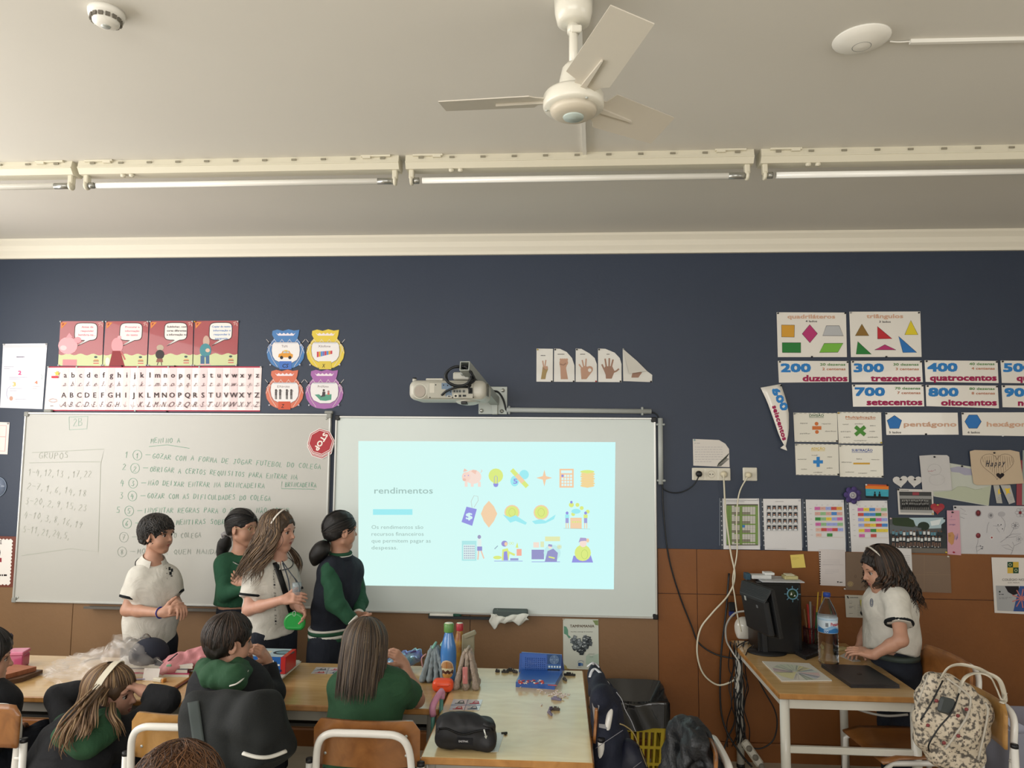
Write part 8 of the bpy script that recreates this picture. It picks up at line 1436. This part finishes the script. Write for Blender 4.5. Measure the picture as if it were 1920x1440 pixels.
# --- girl in green sweater, behind
def girl_green():
    k = Kid('person, dark ponytailed child in green sweater and glasses behind the wavy-haired one', P(440, 1200, -.22), P(455, 990, -.24), (.97, -.22, -.05), (0, 0, 1), .95, 'black', SKIN)
    S1, S2 = P(418, 1058, -.30), P(492, 1062, -.16); W_, Hp = P(447, 1120, -.22), P(447, 1175, -.22); k.torso(P(452, 1042, -.23), S1, S2, W_, Hp, (.112, .10, .112), .72)
    E1, W1 = P(424, 1112, -.33), P(468, 1098, -.38); E2, W2 = P(492, 1116, -.22), P(462, 1096, -.38)
    k.arm(S1, E1, W1, (.8, .1, .3), (0, .9, 0), 1, .3); k.arm(S2, E2, W2, (-.85, -.05, .35), (0, .9, 0), -1, .35)
    k.fw = V(.5, -.86, 0); lg = stand_legs(Hp, k.side); k.legs(lg); k.finish(.009)
    k.top('sweater', GRN, P(446, 1132, -.22), [(S1, E1, W1), (S2, E2, W2)], e=.018, fr=1.93, nz=.0035, seed=7, flare=.014); k.trousers(NVC, legs=lg, e=.006); k.collar(GRN, (.6, -.8, 0), .046, .012, WST, .05)
    q = surf(k.t, .0, ('sweater',))(445, 1057); MB().lathe(q, [(.026, 0), (.026, .003), (0, .006)], 22, R=basis((-.25, .9, -.2), (.2, -.9, .1))).build('round_badge', mat('badge_face', '#a9aaa4', .3, col2='#7d7f78', nscale=60), k.t)
    k.cap(cutz=-.04, e=.0, nz=.0008, face=(.090, -.034, .076, .066, .080)); k.swept(230, seed=4)
    sc = P(426, 1007, -.20); MB().tube([sc+V(.018*math.cos(a)+.005*math.sin(a*7), .022*math.cos(a*1+1.2), .024*math.sin(a)) for a in np.arange(0, 6.28, .3)], .012, 7, True).build('scrunchie', mat('scrunchie_print', '#cfcdc9', .7, col2='#6d6a70', nscale=60), k.t)
    k.tail([sc+V(0, 0, 0), P(421, 1020, -.18), P(416, 1036, -.18), P(412, 1052, -.2)], [.02, .036, .028, .006], 50)
    b = MB(); F_ = lambda x, y, z: k.L(x, y, z)
    for q_ in (-1, 1): b.tube([F_(q_*.033+.024*math.cos(a), .088, .004+.019*math.sin(a)) for a in np.arange(0, 6.28, .4)], .0014, 5, True); b.tube([F_(q_*.057, .086, .008), F_(q_*.079, .06, .008), F_(q_*.082, .0, .006)], .0014, 5)
    b.tube([F_(-.009, .088, .006), F_(.009, .088, .006)], .0014, 5); b.build('glasses', flat('#b9a07a', .3), k.t)
girl_green()
# --- wavy haired girl in white T-shirt
def girl_wavy():
    k = Kid('person, wavy fair-haired child in a white T-shirt carrying a green purse', P(510, 1200, -.52), P(523, 998, -.52), (.98, -.16, -.02), (0, 0, 1), .95, 'wavy', SKIN2)
    S1, S2 = P(480, 1072, -.60), P(539, 1076, -.46); W_, Hp = P(505, 1140, -.52), P(508, 1185, -.52); k.torso(P(520, 1050, -.52), S1, S2, W_, Hp, (.115, .108, .112), .72)
    E1, W1 = P(466, 1143, -.64), P(532, 1124, -.72); E2, W2 = P(552, 1130, -.48), P(560, 1136, -.62)
    k.arm(S1, E1, W1, P(570, 1118, -.72)-W1, (.1, .7, -.5), 1, .55, 1.05, spread=.05); k.arm(S2, E2, W2, V(.5, -.3, -.5), (-.6, -.3, .1), -1, .6)
    k.fw = V(.5, -.86, 0); lg = stand_legs(Hp, k.side); k.legs(lg); k.finish()
    k.top('t_shirt', WHT, P(508, 1192, -.52), [(S1, E1, W1), (S2, E2, W2)], e=.02, fr=.68, nz=.0025, cuff=(.012, .018), flare=.016, seed=12, neck=.05); k.collar(WHT, (.6, -.8, 0), .044, .008, STR, .05)
    k.trousers(NVC, legs=lg, e=.006)
    n_ = unit(V(.5, -.86, 0)); s_ = k.side
    sf = surf(k.t, -.006, ('t_shirt',)); b = Art(sf)
    for i, ch in enumerate('COLEGIO NOVO DA MAIA'): y = 1072+i*5.25; b.text(ch, 512+i*.18, y, 515.4+i*.18, 3.6, '#2a2a30')
    b.build('vertical_lettering', k.t)
    MB().grid(lambda u, v: sf(511+u*10+v*34-4*v*v, 1056+v*94-u*3), 3, 16, .003).build('black_strap', BLK, k.t)
    MB().tube(spline([P(529, 1052, -.60), P(545, 1075, -.65), P(560, 1095, -.68), P(562, 1112, -.70)], 5), .0028, 6).tube(spline([P(530, 1056, -.60), P(540, 1085, -.65), P(544, 1112, -.68)], 5), .0035, 6).build('lanyard', flat('#2c333c', .5), k.t)
    c = P(551, 1168, -.68); g = mat('green_silicone', '#1f8c3c', .35, coat=.3); pu = thing('coin_purse', 'green rounded coin purse hanging in front of the wavy-haired child', 'purse', c)
    o = [(c+V(.043*math.cos(a), 0, .04*max(math.sin(a), -.62))) for a in np.arange(.0, 6.28, .25)]; MB().prism(o, (0, .022, 0)).build('shell', g, pu); MB().tube([p+V(0, .011, 0) for p in o], .0125, 8, True).build('rim', g, pu); MB().tube([c+V(-.0, 0, .045)+V(.008*math.cos(a), 0, .012*math.sin(a)) for a in np.arange(0, 6.28, .5)], .0015, 5, True).build('ring', GREYM, pu)
    p0 = P(556, 1092, -.70); bt_ = thing('clear_tumbler', 'small clear tumbler held in the wavy-haired child hands', 'cup', p0+V(0, 0, -.09)); MB().lathe(p0+V(.002, 0, -.09), [(.018, 0), (.022, .07), (.022, .09)], 18).build('cup', mat('smoked_clear', '#8fa0a8', .1, alpha=.45, coat=.6), bt_); MB().tube([p0, p0+V(-.012, 0, .02)], .002, 5).build('straw', BLK, bt_)
    k.cap(cutz=-.07, e=.002, nz=.003, face=(.094, -.028, .078, .068, .084))
    for ph, sd, n in (((.95, 3.0), 21, 105), ((-3.0, -.95), 22, 80), ((2.6, 3.68), 23, 50)):
        k.locks(int(n*1.6), lambda p: 1.55, lambda p: .31, ph=ph, r=.0042, wave=.012, wf=46, drift=(-.38, -.36, 0), seed=sd, e=.004, steps=16, part=.12, minlen=.6)
    k.locks(90, lambda p: 1.05, 0, ph=(-.9, .9), r=.0035, e=.001, seed=29, part=.6); k.strands([P(536, 1022, -.44), P(552, 1040, -.42), P(560, 1060, -.44), P(554, 1084, -.46)], 40, .014, .004, 67); k.locks(50, 1.6, .22, r=.0011, wave=.02, wf=30, e=.010, seed=68, ph=(1, 5.2), drift=(-.3, -.2, 0), jit=3); k.headband(mat('band_white', '#cfcac0', .5), .028, .005, 1.3)
girl_wavy()
# --- girl in varsity jacket
def girl_varsity():
    k = Kid('person, dark ponytailed child in a navy and green varsity jacket facing the slide', P(628, 1200, -.42), P(639, 996, -.42), (.80, .60, -.02), (0, 0, 1), .94, 'black', SKIN)
    S1, S2 = P(617, 1066, -.50), P(662, 1068, -.30); W_, Hp = P(628, 1140, -.40), P(625, 1192, -.40); k.torso(P(638, 1046, -.41), S1, S2, W_, Hp, (.115, .108, .112), .75)
    k.side = unit(V(.42, .9, 0)); k.M = flatM(k.side, .75)
    E1, W1 = P(628, 1130, -.56), P(664, 1166, -.56); E2, W2 = P(672, 1130, -.34), P(672, 1154, -.46)
    k.arm(S1, E1, W1, V(.8, .1, -.3), (0, .9, 0), 1, .6); k.arm(S2, E2, W2, V(.7, -.2, -.35), (-.5, -.5, 0), -1, .7)
    k.fw = V(.9, .2, 0); lg = stand_legs(Hp, k.side); k.legs(lg); k.finish()
    k.top('varsity_jacket', NVC, P(624, 1186, -.40), None, e=.024, nz=.004, seed=5)
    for q, (S, E, Wt) in enumerate(((S1, E1, W1), (S2, E2, W2))):
        blob('green_sleeve', [pc(S+(E-S)*.02, E, .050, .048, .03), pc(E, E+(Wt-E)*.9, .047, .032, .02, cut=1)], GRN, k.t, h=.008, noise=folds(.004, 40, 3)); d = unit(Wt-E); MB().lathe(Wt-d*.016, [(.031, 0), (.032, .006), (.031, .012)], 20, R=basis(d, (.1, .2, .97))@rotx(-math.pi/2)).build('cuff_stripe', WST, k.t)
    hm = P(624, 1186, -.40)
    for z, m, h_ in ((.018, WST, .010), (-.0, GRN, .018), (-.016, WST, .014), (-.034, GRN, .018)): k.band('hem_stripe', m, hm+V(0, 0, z+.01), .026, h_)
    k.ring(NVC, .054, .002, .016); k.ring(WST, .057, .016, .005); k.ring(GRN, .053, .026, .010)
    k.trousers(NVC, legs=lg, short=.5, name='shorts', e=.018)
    k.cap(cutz=-.045, e=0, nz=.0008, face=(.090, -.034, .076, .066, .080)); k.swept(230, seed=6)
    sc = P(611, 1021, -.46); MB().tube([sc+V(.014*math.cos(a)+.004*math.sin(a*6), .02*math.cos(a+1.2), .020*math.sin(a)) for a in np.arange(0, 6.28, .3)], .010, 7, True).build('scrunchie', mat('scrunchie_green', '#8fa39a', .7, col2='#5a6a66', nscale=60), k.t)
    k.tail([sc, P(603, 1030, -.50), P(594, 1042, -.50), P(590, 1056, -.48)], [.02, .042, .038, .015], 60)
girl_varsity()
# --- curly haired girl at the teacher desk
def girl_desk():
    yh = -.50
    k = Kid('person, long dark curly-haired child in a white polo leaning on the teacher desk', P(1680, 1240, -.42), P(1652, 1069, yh), (-1, -.04, -.24), (-.05, 0, 1), .98, 'curly', SKIN)
    S1, S2 = P(1655, 1122, -.34), P(1680, 1124, -.60); W_, Hp = P(1672, 1195, -.44), P(1680, 1240, -.44); k.torso(P(1662, 1108, -.48), S1, S2, W_, Hp, (.125, .115, .118), .80)
    k.side = unit(V(.1, -1, 0)); k.M = flatM(k.side, .85)
    E2, W2 = P(1690, 1200, -.70), P(1637, 1228, -.64); E1, W1 = P(1625, 1185, -.30), Q(1610, 1218, .70)
    k.arm(S2, E2, W2, P(1612, 1221, -.62)-W2, (.1, .3, -1), -1, .22, 1.05, spread=.06); k.arm(S1, E1, W1, V(-.5, -.5, -.05), (0, 0, -1), 1, .2)
    k.fw = V(-1, 0, 0); lg = stand_legs(Hp, k.side, (0, 0, 0)); k.legs(lg); k.finish()
    k.top('polo_shirt', WHT, P(1670, 1226, -.46), [(S2, E2, W2), (S1, E1, W1)], e=.02, fr=.62, cuff=(.012, .012), nz=.002, flare=.02, seed=8); k.collar(WHT, (-.8, -.4, -.1), .046, .02, STR)
    k.trousers(NVC, legs=lg, e=.008); k.band('belt', flat('#3a4440'), P(1672, 1228, -.46), .02, .022)
    k.cap(cutz=-.08, e=.004, nz=.004, face=(.096, -.030, .080, .070, .088))
    for ph, sd, n, L_, dr in (((1.0, 3.14), 31, 120, .23, (.42, .02, 0)), ((-3.14, -1.2), 32, 110, .25, (.42, .0, 0)), ((.95, 1.7), 33, 30, .13, (.05, -.1, 0)), ((-1.5, -1.05), 34, 30, .14, (.15, -.15, 0))):
        k.locks(int(n*1.3), 1.6, L_, ph=ph, r=.0056, wave=.012, wf=75, curl=1, drift=dr, seed=sd, e=.008, steps=22, minlen=.6)
    k.locks(80, .86, 0, ph=(-.95, .95), r=.004, e=.002, seed=35, part=.5); k.locks(26, 1.9, .09, ph=(.95, 1.25), r=.005, wave=.016, wf=90, curl=1, drift=(-.5, -.2, 0), e=.006, seed=36, steps=18); k.locks(26, 1.9, .09, ph=(-1.25, -.95), r=.005, wave=.016, wf=90, curl=1, drift=(-.4, .2, 0), e=.006, seed=37, steps=18); k.headband(mat('band_white', '#cfcac0', .5), .030, .004, 1.15)
    A = Art(surf(k.t, -.003, ('polo_shirt',))); A.ring(1634, 1130, 2.6, 7.5, 1, '#4a5570'); A.ring(1634, 1130, 1, 5, .6, '#4a5570'); A.build('chest_crest', k.t)
girl_desk()
# --- seated boy in black hoodie, hand on cheek
def boy_seated():
    k = Kid('person, short dark-haired child in black and green hoodie resting on one hand', P(430, 1400, -1.42), P(431, 1204, -1.38), (.80, .58, -.08), (0, 0, 1), .95, 'dark', SKIN)
    S1, S2 = P(480, 1285, -1.44), P(388, 1283, -1.30); S1, S2 = P(392, 1284, -1.42), P(474, 1282, -1.34); W_, Hp = V(k.c[0], -1.44, .66), V(k.c[0]-.01, -1.46, .50); k.torso(P(428, 1252, -1.38), S1, S2, W_, Hp, (.118, .115, .12), .78)
    E2, W2 = Q(512, 1300, .70), P(500, 1238, -1.17); E1, W1 = V(k.c[0]+.04, -1.10, .70), P(466, 1252, -1.13)
    k.arm(S2, E2, W2, P(478, 1206, -1.22)-W2, (-.7, .2, -.4), 1, .75, 1.05, spread=.04); k.arm(S1, E1, W1, V(-.1, -.3, 1), (0, -1, 0), -1, .6)
    MB().tube([W1-V(0, 0, .004)+V(.026*math.cos(a), .026*math.sin(a), .004*math.sin(a)) for a in np.arange(0, 6.28, .35)], .009, 8, True, flatr=.5).build('blue_wristband', flat('#24389a', .4), k.t)
    k.fw = V(0, 1, 0); lg = sit_legs(Hp, k.side, (0, 1, 0)); k.legs(lg, '#b9b5ae'); k.finish()
    k.top('hoodie', BKH, V(k.c[0], -1.46, .47), [(S1, E1, W1), (S2, E2, W2)], e=.028, fr=1.88, nz=.005, flare=.018, seed=4)
    h0, h1, h2, h3 = P(388, 1258, -1.40), P(402, 1266, -1.50), P(438, 1272, -1.52), P(458, 1256, -1.38)
    blob('green_hood', [pc(h0, h1, .040, .046, .03), pc(h1, h2, .046, .044, .03), pc(h2, h3, .044, .034, .03), pc(h0, h3, .045, .04, .03), pc(P(412, 1250, -1.40), P(440, 1252, -1.40), .045, .045, .03), pc(k.nb+V(0, 0, .0), k.c-V(0, 0, .02), .036, .05, .01, op=-1)], GRH, k.t, h=.007, noise=folds(.004, 40, 2))
    MB().tube(spline([P(431, 1286, -1.572), P(444, 1282, -1.57), P(456, 1272, -1.53), P(464, 1258, -1.45)], 5), .006, 6, flatr=.5).build('white_trim', WST, k.t)
    k.trousers(NVC, legs=lg)
    k.cap(cutz=-.058, e=.004, nz=.002, face=(.098, -.034, .080, .070, .080)); k.locks(620, lambda p: 1.2 if abs((p+3.14) % 6.283-3.14) < .8 else (1.5 if abs((p+3.14) % 6.283-3.14) < 1.45 else 2.8), 0, r=.0026, e=.004, seed=41, th0=0, jit=1.5, thj=.3)
boy_seated()
# --- long haired girl seen from behind
def girl_back():
    k = Kid('person, long straight-haired child in a green shirt seen from behind, one hand raised', P(690, 1400, -1.44), P(687, 1217, -1.42), (.25, 1, -.12), (0, 0, 1), 1.0, 'ash', SKIN)
    S1, S2 = P(640, 1288, -1.42), P(745, 1288, -1.40); W_, Hp = V(k.c[0], -1.45, .64), V(k.c[0], -1.46, .50); k.torso(P(688, 1262, -1.42), S1, S2, W_, Hp, (.120, .112, .12), .74)
    E2, W2 = Q(782, 1312, .70), P(757, 1245, -1.18); E1, W1 = Q(640, 1300, .70), V(k.c[0]+.02, -1.06, .70)
    k.arm(S2, E2, W2, P(733, 1216, -1.20)-W2, (-.6, .3, -.4), 1, .7, 1.0); k.arm(S1, E1, W1, V(.8, .3, .1), (0, 0, -1), -1, .3)
    k.fw = V(0, 1, 0); lg = sit_legs(Hp, k.side, (0, 1, 0)); k.legs(lg, '#b9b5ae'); k.finish()
    k.top('shirt', GRH, V(k.c[0], -1.46, .47), [(S1, E1, W1), (S2, E2, W2)], e=.020, fr=.62, nz=.004, flare=.016, seed=6); k.trousers(NVC, legs=lg)
    k.cap(cutz=-.08, e=.002, nz=.001); k.locks(360, 1.6, lambda p: .205, ph=(1.15, 5.13), r=.0036, wave=.003, wf=14, drift=(-.05, -.16, 0), seed=51, e=.003, steps=12, minlen=.75); k.locks(60, 1.15, 0, ph=(-1.1, 1.1), r=.004, e=.001, seed=52)
girl_back()
# --- girl with wide headband lying on her arms
def girl_left():
    k = Kid('person, fair-haired child with a wide white headband resting on folded arms', P(190, 1400, -1.45), P(209, 1303, -1.36), (.99, .10, -.03), (.05, .0, 1), 1.02, 'light', SKIN2)
    S1, S2 = P(225, 1365, -1.42), P(130, 1368, -1.48); S1, S2 = P(132, 1388, -1.44), P(226, 1382, -1.46); W_, Hp = V(k.c[0]-.02, -1.56, .56), V(k.c[0]-.02, -1.60, .47); k.torso(P(182, 1360, -1.42), S1, S2, W_, Hp, (.118, .112, .12), .80)
    E2, W2 = Q(316, 1312, .705), Q(268, 1296, .74); E1, W1 = Q(108, 1305, .705), Q(175, 1290, .72)
    k.arm(S2, E2, W2, V(-.8, .3, .25), (0, -.5, -1), 1, .3); k.arm(S1, E1, W1, V(.9, .1, 0), (0, 0, -1), -1, .2)
    k.fw = V(0, 1, 0); lg = sit_legs(Hp, k.side, (0, 1, 0)); k.legs(lg, '#b9b5ae'); k.finish()
    k.top('hoodie', BKH, V(k.c[0]-.02, -1.60, .45), [(S1, E1, W1), (S2, E2, W2)], e=.026, fr=1.9, nz=.004, flare=.02, seed=14)
    H5 = lambda x, y, d: P(x, y, d)
    blob('green_hood', [pc(H5(122, 1360, -1.50), H5(128, 1385, -1.60), .045, .05, .04), pc(H5(128, 1385, -1.60), H5(165, 1392, -1.63), .05, .05, .04), pc(H5(165, 1392, -1.63), H5(198, 1368, -1.58), .05, .045, .04), pc(H5(198, 1368, -1.58), H5(206, 1348, -1.50), .045, .035, .04), pc(H5(135, 1365, -1.52), H5(190, 1358, -1.50), .05, .05, .04)], GRH, k.t, h=.008, noise=folds(.003, 30, 2))
    k.trousers(NVC, legs=lg); k.cap(cutz=-.075, e=.002, nz=.001)
    for ph, sd, n, L_ in (((1.2, 3.3), 61, 190, .30), ((-3.3, -1.25), 62, 170, .30)): k.locks(n, 1.7, L_, ph=ph, r=.0040, wave=.006, wf=26, drift=(-.42, -.60, 0), seed=sd, e=.003, steps=10, minlen=.5)
    k.locks(90, 1.35, 0, ph=(-1.25, 1.25), r=.0045, e=.002, seed=63); k.strands([P(188, 1292, -1.46), P(160, 1325, -1.60), P(132, 1360, -1.69), P(118, 1392, -1.71), P(124, 1412, -1.70)], 60, .022, .0038, 64); k.strands([P(175, 1300, -1.47), P(165, 1335, -1.62), P(160, 1365, -1.70), P(150, 1388, -1.71)], 50, .02, .0036, 65); k.strands([P(212, 1318, -1.46), P(214, 1340, -1.58), P(226, 1362, -1.62), P(234, 1388, -1.60)], 14, .012, .0032, 66); k.headband(mat('band_cream', '#cfc8b4', .4), .010, .013, 1.6)
girl_left()
def kid_edge():
    k = Kid('person, dark-haired child in black at the left photo edge, mostly out of frame', P(-30, 1400, -1.5), P(-30, 1236, -1.45), (.75, .60, -.1), (0, 0, 1), 1.03, 'black', SKIN)
    S1, S2 = P(-78, 1315, -1.48), P(10, 1318, -1.44); x = k.c[0]; W_, Hp = V(x-.02, -1.5, .62), V(x-.02, -1.52, .48); k.torso(P(-25, 1285, -1.45), S1, S2, W_, Hp, (.115, .11, .12), .75)
    E2, W2 = V(x+.15, -1.50, .62), V(x+.05, -1.32, .56); E1, W1 = V(x-.2, -1.5, .62), V(x-.1, -1.34, .56)
    k.arm(S2, E2, W2, V(-.4, .8, 0), (0, 0, -1), 1, .3); k.arm(S1, E1, W1, V(.5, .8, 0), (0, 0, -1), -1, .3); k.fw = V(0, 1, 0); lg = sit_legs(Hp, k.side, (0, 1, 0)); k.legs(lg); k.finish(.009)
    k.top('jacket', BKH, V(x-.02, -1.52, .45), [(S1, E1, W1), (S2, E2, W2)], e=.022, fr=1.85, seed=9); k.trousers(NVC, legs=lg); k.cap(cutz=-.05, e=.005, nz=.002); k.locks(160, lambda p: 1.1 if abs((p+3.14) % 6.283-3.14) < .8 else 2.0, 0, r=.005, e=.005, seed=71, th0=0)
kid_edge()
def kid_bottom():
    k = Kid('person, brown curly head nearest the camera at the bottom left', P(330, 1700, -2.66), P(330, 1516, -2.64), (0.1, 1, -.25), (0, 0, 1), 1.03, 'ginger', SKIN)
    x = k.c[0]; S1, S2 = V(x-.12, -2.68, .74), V(x+.12, -2.68, .74); W_, Hp = V(x, -2.70, .55), V(x, -2.72, .46); k.torso(V(x, -2.66, .80), S1, S2, W_, Hp, (.112, .105, .115), .72)
    E2, W2 = V(x+.17, -2.55, .58), V(x+.08, -2.42, .62); E1, W1 = V(x-.17, -2.55, .58), V(x-.08, -2.42, .62); k.arm(S2, E2, W2, V(-.4, .8, 0), (0, 0, -1), 1, .3); k.arm(S1, E1, W1, V(.5, .8, 0), (0, 0, -1), -1, .3); k.fw = V(0, 1, 0); lg = sit_legs(Hp, k.side, (0, 1, 0)); k.legs(lg); k.finish(.009)
    k.top('sweater', GRN, V(x, -2.72, .44), [(S1, E1, W1), (S2, E2, W2)], e=.018, fr=1.9, seed=9); k.trousers(NVC, legs=lg); k.cap(cutz=-.07, e=.004, nz=.005); k.locks(520, 1.7, .09, r=.0038, wave=.010, wf=80, curl=1, e=.006, seed=81, th0=0, steps=12, thj=.8, jit=3); k.locks(160, 1.6, .12, r=.0010, wave=.022, wf=60, curl=1, e=.016, seed=82, th0=0, thj=.9, jit=6)
    chair('wooden school chair under the child nearest the camera', (x, -2.66, 0), 0, CW, None)
kid_bottom()
# jacket hung over the seated boy's chair
jk = capsurf('hanging_jacket', 'black school jacket with grey stripe draped over the seated boy chair', 'jacket', [pc(P(362, 1325, -1.75), P(500, 1322, -1.75), .034, .034, k=.04), pc(P(370, 1340, -1.77), P(385, 1420, -1.79), .06, .07, k=.06), pc(P(430, 1335, -1.78), P(430, 1440, -1.80), .06, .08, k=.06), pc(P(490, 1335, -1.77), P(498, 1400, -1.80), .05, .065, k=.06), pc(P(500, 1325, -1.75), P(525, 1400, -1.76), .045, .05, k=.05), pc(P(478, 1350, -1.80), P(490, 1385, -1.80), .085, .082, k=.03), pc(P(490, 1385, -1.80), P(497, 1420, -1.80), .084, .082, k=.03, cut=1)], mat('black_green_cloth', '#0d1213', .8, bump=.2, bscale=250), nz=folds(.005, 26, 5), h=.008)
JF = surf(jk, -.004)
MB().grid(lambda u, v: JF(352+u*21+v*13, 1318+v*94-u*4), 5, 14, .003).build('grey_stripe', flat('#3f4645', .8), jk)
MB().tube([JF(456+80*u, 1412+10*math.sin(u*3.14)-4*u) for u in np.linspace(0, 1, 14)], .009, 8, flatr=.6).build('white_hem', WST, jk)
